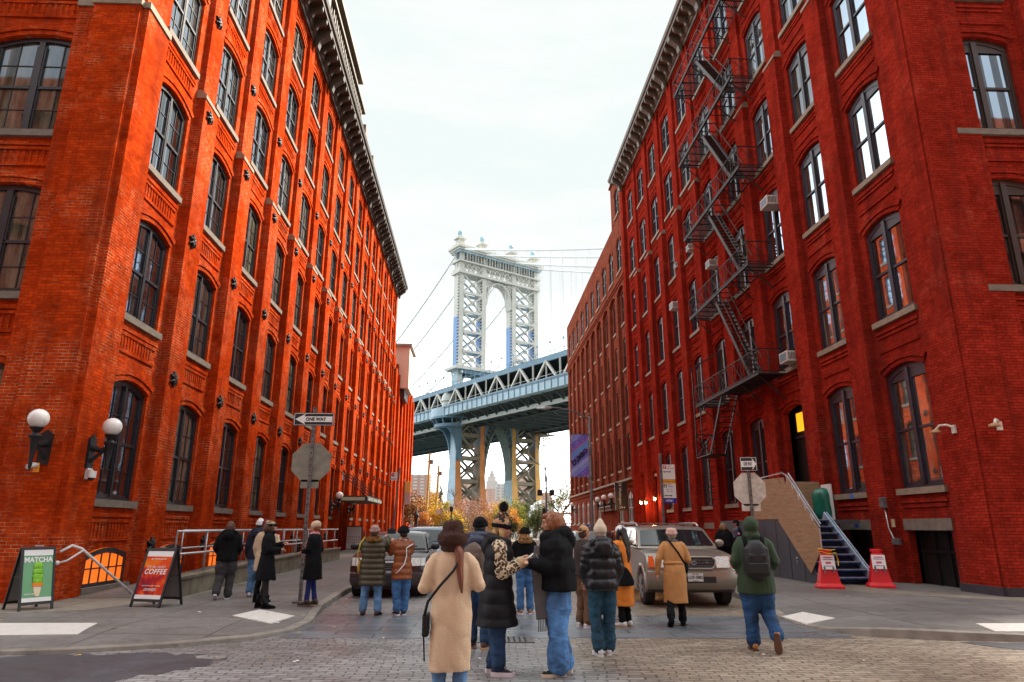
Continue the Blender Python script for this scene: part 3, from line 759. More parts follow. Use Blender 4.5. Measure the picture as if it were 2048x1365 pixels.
for k in range(9):
    x = LEG[1] + 1.5 + k * 1.35; ar.bar(T(x, -1.8, 38.2), T(x + 1.35, -1.8, 42), .45, mi=1); ar.bar(T(x + 1.35, -1.8, 38.2), T(x, -1.8, 42), .45, mi=1)
ar.box((LEG[1], -2, 37.5), (LEG[2], 2, 38.3), 1, fr=F3); ar.box((LEG[0], -2, 41.3), (LEG[3], 2, 44), 2, fr=F3)
ar.cut()
ar.box((LEG[0] - 3, -4, 56.2), (LEG[3] + 3, 4, 57.2), 0, fr=F3)
ar.box((LEG[0] - .5, -3.4, 54.8), (LEG[3] + .5, 3.4, 56.2), 3, fr=F3)
for k in range(14):
    x = LEG[0] - 2.8 + k * 3; ar.bar(T(x, -4, 57.2), T(x, -4, 58.6), .12)
ar.bar(T(LEG[0] - 3, -4, 58.6), T(LEG[3] + 3, -4, 58.6), .14)
for (a, b) in ((LEG[0], LEG[1]), (LEG[2], LEG[3])):
    arch_rib(ar, a + 1, b - 1, 51, 54.6, -2.0, .5, False, 3)
ar.each('tower_arch', [ST_C, M('steel_green_grey', (.10, .14, .13), .6, var=.3, scale=.4), ST_K, ST_D], BR)
# masonry pier under the legs
pr = MB()
pr.box((LEG[0] - 4, -6, -.5), (LEG[1] + 4, 6, 6.2), fr=F3); pr.cut(); pr.box((LEG[2] - 4, -6, -.5), (LEG[3] + 4, 6, 6.2), fr=F3)
pr.each('stone_pier', M('stone_pier', (.30, .27, .22), .85, var=.25, scale=.5), BR)
# deck --------------------------------------------------------------
NE = -8.0; FE = 39.0            # near and far edges along TD
D0, D1 = -150, 200
dk = MB()
FD = lambda x, y, z: T(x, y, z)
def band(mb, x0, x1, z0, z1, mi=0, a=D0, b=D1):
    mb.box((x0, a, z0), (x1, b, z1), mi, fr=FD)
band(dk, NE + .6, NE + 1.2, 48.3, 49.1, 1); band(dk, NE + .5, NE + 3.0, 47.4, 48.3, 1)      # upper chord / upper deck edge
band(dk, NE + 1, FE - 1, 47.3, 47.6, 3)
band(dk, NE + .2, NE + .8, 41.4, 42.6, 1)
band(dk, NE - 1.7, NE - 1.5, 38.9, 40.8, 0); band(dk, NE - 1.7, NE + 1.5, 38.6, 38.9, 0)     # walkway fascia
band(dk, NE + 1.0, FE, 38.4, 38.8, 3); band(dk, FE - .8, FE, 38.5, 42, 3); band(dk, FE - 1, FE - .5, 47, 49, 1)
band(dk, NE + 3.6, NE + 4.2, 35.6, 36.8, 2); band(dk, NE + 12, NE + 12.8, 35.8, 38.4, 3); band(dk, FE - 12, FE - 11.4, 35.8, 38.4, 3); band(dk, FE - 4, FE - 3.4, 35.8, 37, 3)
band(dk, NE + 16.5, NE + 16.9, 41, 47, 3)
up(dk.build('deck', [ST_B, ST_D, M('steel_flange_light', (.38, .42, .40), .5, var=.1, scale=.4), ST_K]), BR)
fb = MB()
k = D0
i = 0
while k < D1:
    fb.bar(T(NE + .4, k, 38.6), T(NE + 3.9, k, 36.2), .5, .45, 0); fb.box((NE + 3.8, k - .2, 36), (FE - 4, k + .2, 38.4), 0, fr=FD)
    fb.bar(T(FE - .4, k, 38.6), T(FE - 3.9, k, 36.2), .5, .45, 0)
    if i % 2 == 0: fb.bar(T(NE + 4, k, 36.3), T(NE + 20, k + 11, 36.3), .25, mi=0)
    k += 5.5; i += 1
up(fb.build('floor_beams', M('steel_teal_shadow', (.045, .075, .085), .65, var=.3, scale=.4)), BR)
tr = MB(); k = D0; i = 0
while k < D1:
    a = T(NE + .6, k, 41.6); b = T(NE + .6, k + 5.2, 47.6); c_ = T(NE + .6, k + 10.4, 41.6)
    if not -6 < k < -2:
        tr.bar(a, b, .75, .6); tr.bar(c_, b, .75, .6); tr.bar(T(NE + .6, k + 5.2, 41.6), b, .35, .4)
        tr.bar(T(NE + .6, k + 10.4 + 1, 41.6), T(NE + .6, k + 10.4 + 1, 47.6), .5, .5)
    k += 12.4; i += 1
for q in range(3): tr.bar(T(NE - .6, D0, 41.2 + q * .9), T(NE - .6, D1, 41.2 + q * .9), .10)
up(tr.build('side_truss', ST_C), BR)
rl = MB(); k = D0
while k < D1:
    rl.bar(T(NE - 1.75, k, 38.7), T(NE - 1.75, k, 41.6), .28); k += 2.9
rl.bar(T(NE - 1.75, D0, 41.6), T(NE - 1.75, D1, 41.6), .16)
k = D0
while k < D1:
    rl.bar(T(NE + .5, k, 49), T(NE + .5, k, 50.2), .14); k += 2.2
rl.bar(T(NE + .5, D0, 50.2), T(NE + .5, D1, 50.2), .14)
up(rl.build('railings', ST_D), BR)
# bay round the near leg: curved balcony, corbel and domed lookout
by = MB()
for (z0, z1, r0, r1, mi) in ((38.6, 41.6, 8.6, 8.6, 0), (37.9, 38.6, 8.9, 8.9, 1), (35.2, 36.2, 7.4, 7.4, 1)):
    rings = []
    for z, r in ((z0, r0), (z1, r1)):
        rings.append([T(LEG[0] - cos(-pi / 2 + pi * i / 14) * r * .95 - .6, sin(-pi / 2 + pi * i / 14) * r, z) for i in range(15)])
    by.cut(); by.loft(rings, mi)
by.cut()
for i in range(1, 14, 2):
    an = -pi / 2 + pi * i / 14; ox, oy = -cos(an) * .95, sin(an)
    by.bar(T(LEG[0] - .6 + ox * 8, oy * 8, 38), T(LEG[0] - .6 + ox * 7, oy * 7, 36), .5, mi=1)
# quadrant bracket flaring from the leg
for d in (-2.6, 2.0):
    by.cut()
    pts = [(LEG[0] - 7.2, 35.4)] + [(LEG[0] - .9 - 5.4 * (1 - sin(a)), 35.2 - 11 * (1 - cos(a))) for a in [pi / 2 * i / 10 for i in range(11)]]
    by.add([T(x, d, z) for x, z in [(LEG[0] - .9, 35.4)] + pts[1:]] + [T(x, d + .6, z) for x, z in [(LEG[0] - .9, 35.4)] + pts[1:]],
           [list(range(12))[::-1], list(range(12, 24))] + [(i, (i + 1) % 12, 12 + (i + 1) % 12, 12 + i) for i in range(12)], 1)
by.cut(); by.box((LEG[0] - 1.1, -2.5, 24), (LEG[0] + 1.1, -2.1, 36), 1, fr=FD)
for tt in LEG[1:]:
    for sx in (-1, 1):
        by.cut(); by.loft([[T(tt + sx * a, b, z) for a, b in ((.9, -2.3), (w_, -2.3), (w_, 2.3), (.9, 2.3))] for z, w_ in ((30, 1.0), (33, 1.3), (35.5, 1.9), (38, 3.0))], 1)
by.each('tower_bracket', [ST_B, ST_D], BR, smooth=30)
dm = MB()
rings = [[T(LEG[0] - 3.2 + cos(a) * r, -1 + sin(a) * r, z) for a in [2 * pi * i / 16 for i in range(16)]] for z, r in ((42, 2.7), (44.2, 2.7), (44.3, 3.2), (46.2, 2.8), (47.6, 1.9), (48.3, .7))]
dm.loft(rings); up(dm.build('domed_lookout', M('dome_cream_blue', (.42, .45, .42), .5, var=.15, scale=.6), smooth=40), BR)
# clutter hung under the deck at the far leg
sc_ = MB()
for k in range(60):
    a = T(random.uniform(LEG[3] - 2, LEG[3] + 9), random.uniform(-9, 1), random.uniform(31.5, 37.5)); b = a + V3((random.uniform(-2, 2), random.uniform(-2, 2), random.uniform(-2, 2)))
    sc_.bar(a, b, .22)
sc_.box((LEG[3] - 2, -6, 35.2), (LEG[3] + 6, 0, 35.5), fr=FD)
up(sc_.build('maintenance_scaffold', ST_U), BR)
# cables
for i, t in enumerate(LEG):
    cm = MB()
    n = 24; pts = []
    for k in range(n + 1):
        s = 190 * k / n; pts.append(T(t, s, 49 + 54.5 * (1 - s / 190) ** 2 * 1.0))
    cm.tube(pts, .36, 8)
    pts2 = []
    for k in range(17):
        s = 150 * k / 16; pts2.append(T(t, -s, 103.6 - .37 * s + .00035 * s * s))
    cm.cut(); cm.tube(pts2, .36, 8)
    cm.each('main_cable', M('cable_grey', (.78, .82, .84), .6, var=.1, scale=1), BR)
    hm = MB()
    for k in range(1, 30):
        s = k * 6; z = 49 + 54.5 * (1 - s / 190) ** 2
        if z > 51: hm.cut(); hm.bar(T(t, s, 48), T(t, s, z), .07)
        s = k * 6
        if s < 146: hm.cut(); hm.bar(T(t, -s, 48), T(t, -s, 103.6 - .37 * s + .00035 * s * s), .07)
    if i < 2: hm.each('suspender', M('suspender_pale', (.62, .65, .66), .6), BR)
    else: tag(up(hm.build('suspenders', M('suspender_pale', (0, 0, 0))), BR), kind='stuff')
# lamps along the walkway
lm = MB()
for k in range(-24, 32):
    lm.bar(T(NE + .5, k * 6, 49), T(NE + .5, k * 6, 52.6), .12); lm.ell(T(NE + .5, k * 6, 52.8), (.4, .4, .5), 6, 4)
up(lm.build('deck_lamps', ST_B), BR)
# ================================================================== ground, roads, pavements
def cobble_mat(name, tint, bw=.30, bh=.115, dark=.0):
    m, nt, b = new_mat(name); vec = ocoord(nt)
    wob = noise_n(nt, vec, 1.1, 3)
    add = nd(nt, 'ShaderNodeVectorMath', operation='MULTIPLY_ADD')
    cmb = nd(nt, 'ShaderNodeCombineXYZ'); nt.links.new(wob, cmb.inputs[1]); nt.links.new(noise_n(nt, vec, .7, 2), cmb.inputs[0])
    nt.links.new(cmb.outputs[0], add.inputs[0]); add.inputs[1].default_value = (.5, .30, 0); nt.links.new(vec, add.inputs[2])
    br = nd(nt, 'ShaderNodeTexBrick'); nt.links.new(add.outputs[0], br.inputs['Vector'])
    br.inputs['Scale'].default_value = 1; br.inputs['Brick Width'].default_value = bw; br.inputs['Row Height'].default_value = bh
    br.inputs['Mortar Size'].default_value = .010; br.inputs['Mortar Smooth'].default_value = .35; br.offset = .42; br.squash = 1.0
    br.inputs['Color1'].default_value = tuple(x * .80 for x in tint) + (1,); br.inputs['Color2'].default_value = tuple(x * 1.25 for x in tint) + (1,)
    br.inputs['Mortar'].default_value = (.085, .075, .065, 1)
    n1 = noise_n(nt, vec, .45, 5, .6); n2 = noise_n(nt, vec, 9, 5, .65); n3 = noise_n(nt, vec, 40, 3)
    col = mixc(nt, 1, br.outputs['Color'], ramp(nt, n1, [(.3, g3(.68)), (.55, g3(1)), (.75, g3(1.18))]), 'MULTIPLY')
    col = mixc(nt, 1, col, ramp(nt, n2, [(.3, g3(.72)), (.7, g3(1.2))]), 'MULTIPLY')
    col = mixc(nt, mth(nt, 'MULTIPLY', ramp(nt, n3, [(.62, g3(0)), (.72, g3(1))]), .3), col, (.10, .085, .07))
    # cooler tint to the left, sandier tint to the right
    sp_ = nd(nt, 'ShaderNodeSeparateXYZ'); nt.links.new(vec, sp_.inputs[0])
    col = mixc(nt, ramp(nt, mth(nt, 'MULTIPLY_ADD', noise_n(nt, vec, .3, 3), 5, mth(nt, 'ADD', sp_.outputs[0], -3.4)), [(0, g3(0)), (1, g3(.8))]), mixc(nt, 1, col, (.96, 1.0, 1.08), 'MULTIPLY'), mixc(nt, 1, col, (1.04, .86, .66), 'MULTIPLY'))
    nt.links.new(col, b.inputs['Base Color'])
    nt.links.new(ramp(nt, n1, [(.35, g3(.34)), (.65, g3(.58))]), b.inputs['Roughness'])
    bump(nt, b, mth(nt, 'ADD', mth(nt, 'MULTIPLY', br.outputs['Fac'], -1.2), mth(nt, 'MULTIPLY', n2, .9)), .75, .02)
    return m
def pave_mat(name, tint, slab=None, rough=.6, wet=.1, off=(0, 0)):
    m, nt, b = new_mat(name); vec = ocoord(nt)
    n1 = noise_n(nt, vec, .5, 5, .65); n2 = noise_n(nt, vec, 6, 6, .7); n3 = noise_n(nt, vec, 60, 3)
    col = ramp(nt, n1, [(.3, tuple(x * .72 for x in tint)), (.55, tint), (.75, tuple(x * 1.2 for x in tint))])
    col = mixc(nt, 1, col, ramp(nt, n2, [(.3, g3(.8)), (.7, g3(1.15))]), 'MULTIPLY')
    col = mixc(nt, 1, col, ramp(nt, n3, [(.3, g3(.75)), (.7, g3(1.25))]), 'MULTIPLY')
    h = n3
    vg = nd(nt, 'ShaderNodeTexVoronoi'); vg.inputs['Scale'].default_value = 2.4; nt.links.new(vec, vg.inputs['Vector'])
    col = mixc(nt, mth(nt, 'MULTIPLY', ramp(nt, vg.outputs['Distance'], [(.035, g3(1)), (.06, g3(0))]), .55), col, (.035, .033, .032))
    mpc = noise_n(nt, vec, 1.3, 6, .75, 1.5)
    col = mixc(nt, mth(nt, 'MULTIPLY', ramp(nt, mpc, [(.53, g3(0)), (.62, g3(1))]), .42), col, tuple(x * .45 for x in tint))
    crk = noise_n(nt, vec, .8, 5, .7, 2.5)
    col = mixc(nt, mth(nt, 'MULTIPLY', ramp(nt, mth(nt, 'ABSOLUTE', mth(nt, 'SUBTRACT', crk, .5)), [(.0, g3(1)), (.006, g3(0))]), .5), col, (.03, .028, .026))
    if slab:
        br = nd(nt, 'ShaderNodeTexBrick'); mp = nd(nt, 'ShaderNodeMapping'); mp.inputs['Location'].default_value = (off[0], off[1], 0); nt.links.new(vec, mp.inputs[0]); nt.links.new(mp.outputs[0], br.inputs['Vector'])
        br.inputs['Scale'].default_value = 1; br.inputs['Brick Width'].default_value = slab[0]; br.inputs['Row Height'].default_value = slab[1]; br.offset = slab[2]
        br.inputs['Mortar Size'].default_value = .013; br.inputs['Mortar Smooth'].default_value = .3
        br.inputs['Color1'].default_value = (.86, .86, .86, 1); br.inputs['Color2'].default_value = (1.1, 1.1, 1.1, 1); br.inputs['Mortar'].default_value = (.32, .3, .28, 1)
        col = mixc(nt, 1, col, br.outputs['Color'], 'MULTIPLY'); h = mth(nt, 'ADD', mth(nt, 'MULTIPLY', br.outputs['Fac'], -1), mth(nt, 'MULTIPLY', n3, .3))
    nt.links.new(col, b.inputs['Base Color'])
    nt.links.new(ramp(nt, n1, [(.35, g3(rough - wet)), (.65, g3(rough + .12))]), b.inputs['Roughness'])
    bump(nt, b, h, .4, .008)
    return m
COB = cobble_mat('cobbles', (.27, .25, .225), .24, .105)
SLAB = pave_mat('bluestone_slabs', (.15, .165, .18), (1.15, .42, .45), .36, .14)
WALK = pave_mat('pavement_concrete', (.165, .152, .140), (1.55, 1.6, 0), .62, .06, (.9, .4))
WALK_A = pave_mat('pavement_aggregate', (.25, .215, .17), (1.6, 1.6, 0), .68, .04)
KERB = M('kerb_granite', (.22, .195, .165), .62, var=.35, scale=3, bmp=.5, bscale=25)
ASPH = pave_mat('asphalt', (.072, .076, .086), None, .5, .1)
GRND = M('earth_far', (.10, .10, .085), .9, var=.2, scale=.05)
def rag(pts, amp=.18, step=.3, seed=3):
    rn = random.Random(seed); out = []
    for (a, b), (c, d) in zip(pts, pts[1:] + pts[:1]):
        L = sqrt((c - a) ** 2 + (d - b) ** 2); n = max(1, min(90, int(L / step))); 
        for i in range(n): out.append((a + (c - a) * i / n + (rn.uniform(-amp, amp) if i else 0), b + (d - b) * i / n + (rn.uniform(-amp, amp) if i else 0)))
    return out
def sheet(name, polys, z, mat):
    m = MB()
    for p in polys: m.face([(x, y, z) for x, y in p])
    return tag(m.build(name, mat), kind='structure')
sheet('ground', [[(-4000, -500), (4000, -500), (4000, 6000), (-4000, 6000)]], -.05, GRND)
sheet('road', [[(-40, -12), (40, -12), (40, 19), (-40, 19)], [(-14, 19), (16, 19), (16, 110), (-14, 110)]], 0, COB)
# far cross street and dark asphalt of the street on the left and right
sheet('asphalt_patch', [rag([(-40, -2), (-9.2, -2), (-6.4, 4), (-4.9, 6.6), (-3.6, 8.5), (-3.2, 9.3), (-4.2, 9.85), (-6.2, 9.62), (-12, 9.66), (-40, 10.1)], .16, .11)], .004, ASPH)
sheet('asphalt_patch', [rag([(9.5, 8.2), (40, 6.0), (40, 10.5), (8.0, 10.3), (6.9, 10.35), (7.6, 9.4)], .10, .25, 5)], .004, ASPH)
sheet('stone_crossing', [[(-3.05, 11.0), (5.6, 10.75), (5.6, 13.3), (-3.25, 13.9)]], .004, SLAB)
def arcp(cx, cy, r, a0, a1, n=10): return [(cx + r * cos(radians(a0 + (a1 - a0) * i / n)), cy + r * sin(radians(a0 + (a1 - a0) * i / n))) for i in range(n + 1)]
# left pavement outline (kerb side listed first)
KL = [(-3.55, 95), (-3.42, 30), (-3.38, 17.7), (-3.22, 14.6), (-2.95, 12.6), (-3.0, 11.6), (-3.35, 10.85), (-4.2, 10.25), (-5.3, 9.85), (-6.2, 9.7), (-12, 9.75), (-40, 10.2)]
KR = [(6.25, 95), (6.1, 30), (6.05, 17.5), (5.75, 14.6), (5.45, 13.2), (5.35, 12.2), (5.5, 11.4), (6.0, 10.85), (6.9, 10.5), (8.0, 10.35), (12, 10.45), (40, 11.0)]
HL = [.12, .12, .12, .10, .05, .045, .055, .055, .05, .05, .05, .05]
HR = [.12, .12, .12, .085, .035, .025, .05, .12, .12, .09, .03, .03]
def near(K, Hh, x, y):
    best = (1e9, .12)
    for (a, b), (c, d), h0, h1 in zip(K, K[1:], Hh, Hh[1:]):
        ex, ey = c - a, d - b; t = max(0, min(1, ((x - a) * ex + (y - b) * ey) / (ex * ex + ey * ey))); dd = sqrt((x - a - t * ex) ** 2 + (y - b - t * ey) ** 2)
        if dd < best[0]: best = (dd, h0 + (h1 - h0) * t)
    return best
def pz(x, y):
    K, Hh = (KL, HL) if x < 1 else (KR, HR); d, h = near(K, Hh, x, y); return h + (.13 - h) * min(1, d / 1.35)
def offs(K, s, d):
    out = []
    for i, (x, y) in enumerate(K):
        a = V3(K[max(i - 1, 0)]); b = V3(K[min(i + 1, len(K) - 1)]); q = (b - a).normalized(); n_ = V3((q.y, -q.x)) * s; out.append((x - n_.x * d, y - n_.y * d))
    return out
def pavement(name, K, Hh, s, inner):
    m = MB(); r0 = offs(K, s, .16); r1 = offs(K, s, 1.4)
    for i in range(len(K) - 1):
        m.face([(*r0[i], Hh[i] + .012), (*r0[i + 1], Hh[i + 1] + .012), (*r1[i + 1], .131), (*r1[i], .131)])
    m.face([(x, y, .131) for x, y in r1] + [(x, y, .131) for x, y in inner]); tag(m.build(name, WALK), kind='structure')
def kerb(name, K, Hh, s):
    m = MB(); rings = []
    r = [offs(K, s, d) for d in (-.02, 0, .16, .17)]
    for i in range(len(K)): rings.append([(*r[0][i], -.03), (*r[1][i], Hh[i] + .004), (*r[2][i], Hh[i] + .013), (*r[3][i], -.03)])
    m.loft(rings); tag(m.build(name, KERB, bevel=.012), kind='structure')
pavement('pavement', KL, HL, -1, [(-40, 17), (-8.9, 17), (-9.6, 95)])
pavement('pavement', KR, HR, 1, [(40, 17), (12.2, 17), (11.2, 95)])
kerb('kerb', KL, HL, -1); kerb('kerb', KR, HR, 1)
sheet('pavement_border', [[(-40, 12.6), (-9.5, 12.6), (-7.3, 13.4), (-6.3, 15.5), (-6.9, 40), (-9.3, 40), (-8.9, 14.6), (-40, 14.9)]], .1345, WALK_A)
sheet('pavement_border', [[(9.9, 17), (11.75, 15.2), (40, 15.6), (40, 14.7), (11.6, 14.2), (8.9, 16.6), (8.9, 40), (10.2, 40)]], .1345, WALK_A)
TACT = M('tactile_white', (.66, .63, .58), .55, var=.08, scale=12, bmp=.5, bscale=60)
def pad(pts, lab):
    m = MB(); m.face([(x, y, pz(x, y) + .016) for x, y in pts]); m.face([(x, y, pz(x, y) + .002) for x, y in pts]); [m.face([(*pts[i], pz(*pts[i]) + .002), (*pts[(i + 1) % 4], pz(*pts[(i + 1) % 4]) + .002), (*pts[(i + 1) % 4], pz(*pts[(i + 1) % 4]) + .016), (*pts[i], pz(*pts[i]) + .016)]) for i in range(4)]; o = m.build('tactile_pad', TACT); tag(o, lab, 'tactile paving')
    return o
pad([(-4.28, 12.53), (-4.13, 13.5), (-3.32, 12.9), (-3.45, 11.95)], 'pale tactile paving pad on the left corner behind the kerb near the stop sign pole')
pad([(-6.9, 10.6), (-5.8, 10.65), (-6.05, 11.63), (-7.9, 11.66)], 'pale tactile paving pad at the far left edge of the street corner')
pad([(5.4, 11.95), (6.08, 12.3), (5.95, 13.26), (5.42, 12.95)], 'pale tactile paving pad on the right kerb beside the man in the green parka')
pad([(7.62, 10.55), (9.3, 10.62), (9.6, 11.34), (7.85, 11.28)], 'pale tactile paving pad at the far right edge of the street corner')
# drain grate
g = thing('drain_grate', (.32, 10.75, 0), label='cast iron storm drain grate in the cobbles between the two women with phones', cat='drain')
m = MB(); m.box((-.42, -.28, -.01), (.42, .28, .012)); m.build('frame', M('iron_worn', (.13, .125, .12), .45, metal=.4, var=.3), g)
m = MB()
for i in range(9):
    for j in range(3): m.box((-.36 + i * .08, -.23 + j * .16, .012), (-.33 + i * .08, -.11 + j * .16, .014))
m.build('slots', M('slot_black', (.006, .006, .006), .9), g)
m = MB(); m.tube([(4.35, 7.35, .002), (4.35, 7.35, .012)], .42, 28); tag(m.build('manhole_cover', M('iron_worn', (0, 0, 0))), 'dark round manhole cover in the road at the bottom right', 'manhole cover')
# litter and leaves
lf = MB()
for k in range(90):
    x = random.choice((random.uniform(-3.4, -2.2), random.uniform(-9, -2.5), random.uniform(3.5, 9), random.uniform(-3, 5))); y = random.uniform(9, 17)
    z = .006 if -2.9 < x < 5.3 or y < 9.7 else .14
    if y < 11 and z > .1: continue
    a = random.uniform(0, pi); r = random.uniform(.02, .045)
    lf.face([(x + cos(a) * r, y + sin(a) * r, z), (x - sin(a) * r * .6, y + cos(a) * r * .6, z + .008), (x - cos(a) * r, y - sin(a) * r, z + .002), (x + sin(a) * r * .6, y - cos(a) * r * .6, z)], random.choice((0, 0, 1, 2)))
tag(lf.build('fallen_leaves', [M('leaf_yellow', (.55, .33, .05), .7), M('leaf_tan', (.35, .22, .11), .7), M('paper_white', (.7, .7, .68), .6)]), kind='stuff', label='scattered yellow leaves and scraps of litter along the kerbs and cobbles', cat='leaves')
# ================================================================== street furniture
TXT = {}
def text_mesh(body, size, bold=0.0, sx=1.0, shear=0, align='CENTER', spacing=1.0):
    cu = bpy.data.curves.new('lettering', 'FONT'); cu.body = body; cu.size = size; cu.offset = bold; cu.align_x = align; cu.align_y = 'CENTER'
    cu.shear = shear; cu.extrude = .0015; cu.resolution_u = 3; cu.space_character = spacing
    o = bpy.data.objects.new('lettering', cu); C.objects.link(o)
    dg = bpy.context.evaluated_depsgraph_get(); me = bpy.data.meshes.new_from_object(o.evaluated_get(dg))
    bpy.data.objects.remove(o); bpy.data.curves.remove(cu)
    for v in me.vertices: v.co.x *= sx
    return me
def text(body, size, mat, parent, loc, rot=(pi / 2, 0, 0), name='lettering', **kw):
    me = text_mesh(body, size, **kw); me.materials.clear(); me.materials.append(mat)
    o = bpy.data.objects.new(name, me); link(o); o.location = loc; o.rotation_euler = rot; o.parent = parent; return o
INK = M('ink_black', (.012, .012, .014), .5); INKW = M('ink_white', (.80, .80, .78), .5, var=.04)
ALU = M('sign_back_aluminium', (.25, .24, .19), .6, metal=.15, var=.22, scale=6)
ALU2 = M('sign_back_worn', (.60, .56, .49), .6, metal=.1, var=.25, scale=8)
def octo(r): return [(r / cos(pi / 8) * cos(pi / 8 + i * pi / 4), r / cos(pi / 8) * sin(pi / 8 + i * pi / 4)) for i in range(8)]
def arrow_poly(L, H, flip=1):
    p = [(-L * .5, 0), (-L * .22, H * .5), (-L * .26, H * .25), (L * .5, H * .25), (L * .5, -H * .25), (-L * .26, -H * .25), (-L * .22, -H * .5)]
    return [(x * flip, y) for x, y in p]
def sign_post(loc, rz, h, ow, ohh, ozc, oct_r, oct_z, backmat, lab, flip, plate, offx=0, face_rz=0, tiltx=0):
    t = thing('stop_sign_post', loc, rz, lab, 'road sign')
    m = MB(); m.box((-.035, -.02, 0), (.035, .03, h)); 
    for k in range(int(h / .12)): m.box((-.012, -.0215, .1 + k * .12), (.012, -.02, .13 + k * .12), 1)
    m.build('post', [GALV_O, INK], t, bevel=.006)
    m = MB(); m.box((-.13, -.13, 0), (.13, .13, .02)); [m.ell((a, b, .02), (.02, .02, .03), 6, 4) for a in (-.1, .1) for b in (-.1, .1)]; m.build('base_plate', GALV_O, t)
    # one-way plate: white arrow on black
    o = bpy.data.objects.new('one_way_sign', None)
    m = MB(); m.prism([(-ow / 2, -ohh / 2), (ow / 2, -ohh / 2), (ow / 2, ohh / 2), (-ow / 2, ohh / 2)], -.004, .004, fr=lambda x, y, z: (x, z, y))
    s = m.build('one_way_sign', INK, t, bevel=.003); s.location = (offx, -.035, ozc); s.rotation_euler = (0, 0, face_rz)
    m = MB(); e = .012
    for a, b, c_, d in ((-ow / 2 + e, -ohh / 2 + e, ow / 2 - e, -ohh / 2 + e * 1.5), (-ow / 2 + e, ohh / 2 - e * 1.8, ow / 2 - e, ohh / 2 - e), (-ow / 2 + e, -ohh / 2 + e, -ow / 2 + e * 1.8, ohh / 2 - e), (ow / 2 - e * 1.8, -ohh / 2 + e, ow / 2 - e, ohh / 2 - e)):
        m.box((a, -.0075, b), (c_, -.0055, d))
    m.prism(arrow_poly(ow * .92, ohh * .86, flip), -.0062, -.0058, fr=lambda x, y, z: (x, z, y)); m.build('arrow', INKW, s)
    text('ONE WAY', ohh * .36, INK, s, (ow * .05 * flip, -.0085, -.002), bold=.004, sx=ow / ohh * .29 * 1.02)
    # octagonal stop sign seen from behind
    m = MB(); m.prism(octo(oct_r), .03, .036, fr=lambda x, y, z: (x, z, y + oct_z)); m.build('stop_sign', backmat, t, bevel=.002)
    m = MB(); m.prism([(a, b) for a, b in octo(oct_r * .985)], .0362, .0368, fr=lambda x, y, z: (x, z, y + oct_z)); q = m.build('stop_sign_face', M('sign_red', (.6, .02, .02), .4), t)
    text('STOP', oct_r * .62, INKW, t, (0, .039, oct_z), (pi / 2, 0, pi), bold=.006)
    m = MB(); m.box((-plate, .03, oct_z - oct_r - .13), (plate, .036, oct_z - oct_r + .05)); m.build('all_way_plate', backmat, t, bevel=.002)
    m = MB()
    for z in (oct_z - oct_r * .6, oct_z + oct_r * .6, ozc): m.ell((0, -.025, z), (.012, .008, .012), 6, 4)
    m.build('bolts', GALV, t)
    return t
sign_post((-3.72, 14.74, .13), 0, 3.98, .86, .28, 3.72, .41, 2.80, ALU, 'back of a stop sign under a ONE WAY plate pointing left', 1, .19)
sign_post((6.86, 17.6, .13), 0, 3.26, .42, .36, 3.07, .42, 2.43, ALU2, 'back of a stop sign under a small ONE WAY plate pointing right', -1, .25, face_rz=radians(-12))
# parking sign on the right
t = thing('parking_sign_post', (6.36, 24.6, .13), 0, 'tall parking rules sign post rising behind the tan car', 'road sign')
m = MB(); m.box((-.045, -.03, 0), (.045, .03, 4.07)); m.build('post', GALV_O, t, bevel=.008)
def plate(x0, x1, z0, z1, mat, y=-.04, nm='plate'):
    m = MB(); m.box((x0, y - .004, z0 - .13), (x1, y + .004, z1 - .13)); return m.build(nm, mat, t, bevel=.002)
plate(.05, .50, 3.28, 3.80, INKW); plate(.05, .50, 3.14, 3.27, M('sign_amber', (.85, .38, .01), .5), nm='meter_plate'); plate(.05, .50, 2.62, 3.13, INKW); plate(.06, .49, 2.44, 2.61, M('sign_blue', (.01, .02, .35), .4), nm='zone_plate')
m = MB(); m.box((.07, -.048, 3.52), (.19, -.0455, 3.64)); m.build('red_square', M('sign_crimson', (.65, .01, .06), .5), t)
text('P', .11, INKW, t, (.13, -.05, 3.58), bold=.003); text('NO', .07, M('sign_crimson', (0, 0, 0)), t, (.30, -.047, 3.61)); text('STANDING', .055, M('sign_crimson', (0, 0, 0)), t, (.345, -.047, 3.53))
m = MB(); m.box((.09, -.047, 3.40), (.33, -.0455, 3.425)); m.face([(.07, -.047, 3.4125), (.12, -.047, 3.445), (.12, -.047, 3.38)]); m.face([(.36, -.047, 3.4125), (.31, -.047, 3.445), (.31, -.047, 3.38)])
m.box((.09, -.047, 2.56), (.33, -.0455, 2.585)); m.face([(.07, -.047, 2.5725), (.12, -.047, 2.605), (.12, -.047, 2.54)]); m.face([(.36, -.047, 2.5725), (.31, -.047, 2.605), (.31, -.047, 2.54)]); m.build('arrows', INK, t)
text('COMMERCIAL ONLY', .048, INK, t, (.275, -.048, 3.075))
m = MB(); m.box((.06, -.048, 2.86), (.17, -.0455, 2.98)); m.build('hour_square', INK, t); text('2', .13, INKW, t, (.115, -.05, 2.92), bold=.004)
text('HOUR', .05, INK, t, (.27, -.047, 2.96)); text('PARKING', .05, INK, t, (.30, -.047, 2.89)); text('MON - SAT', .045, INK, t, (.25, -.047, 2.79)); text('9AM - 7PM', .045, INK, t, (.27, -.047, 2.71))
text('100261', .10, INKW, t, (.24, -.046, 2.395), bold=.002)
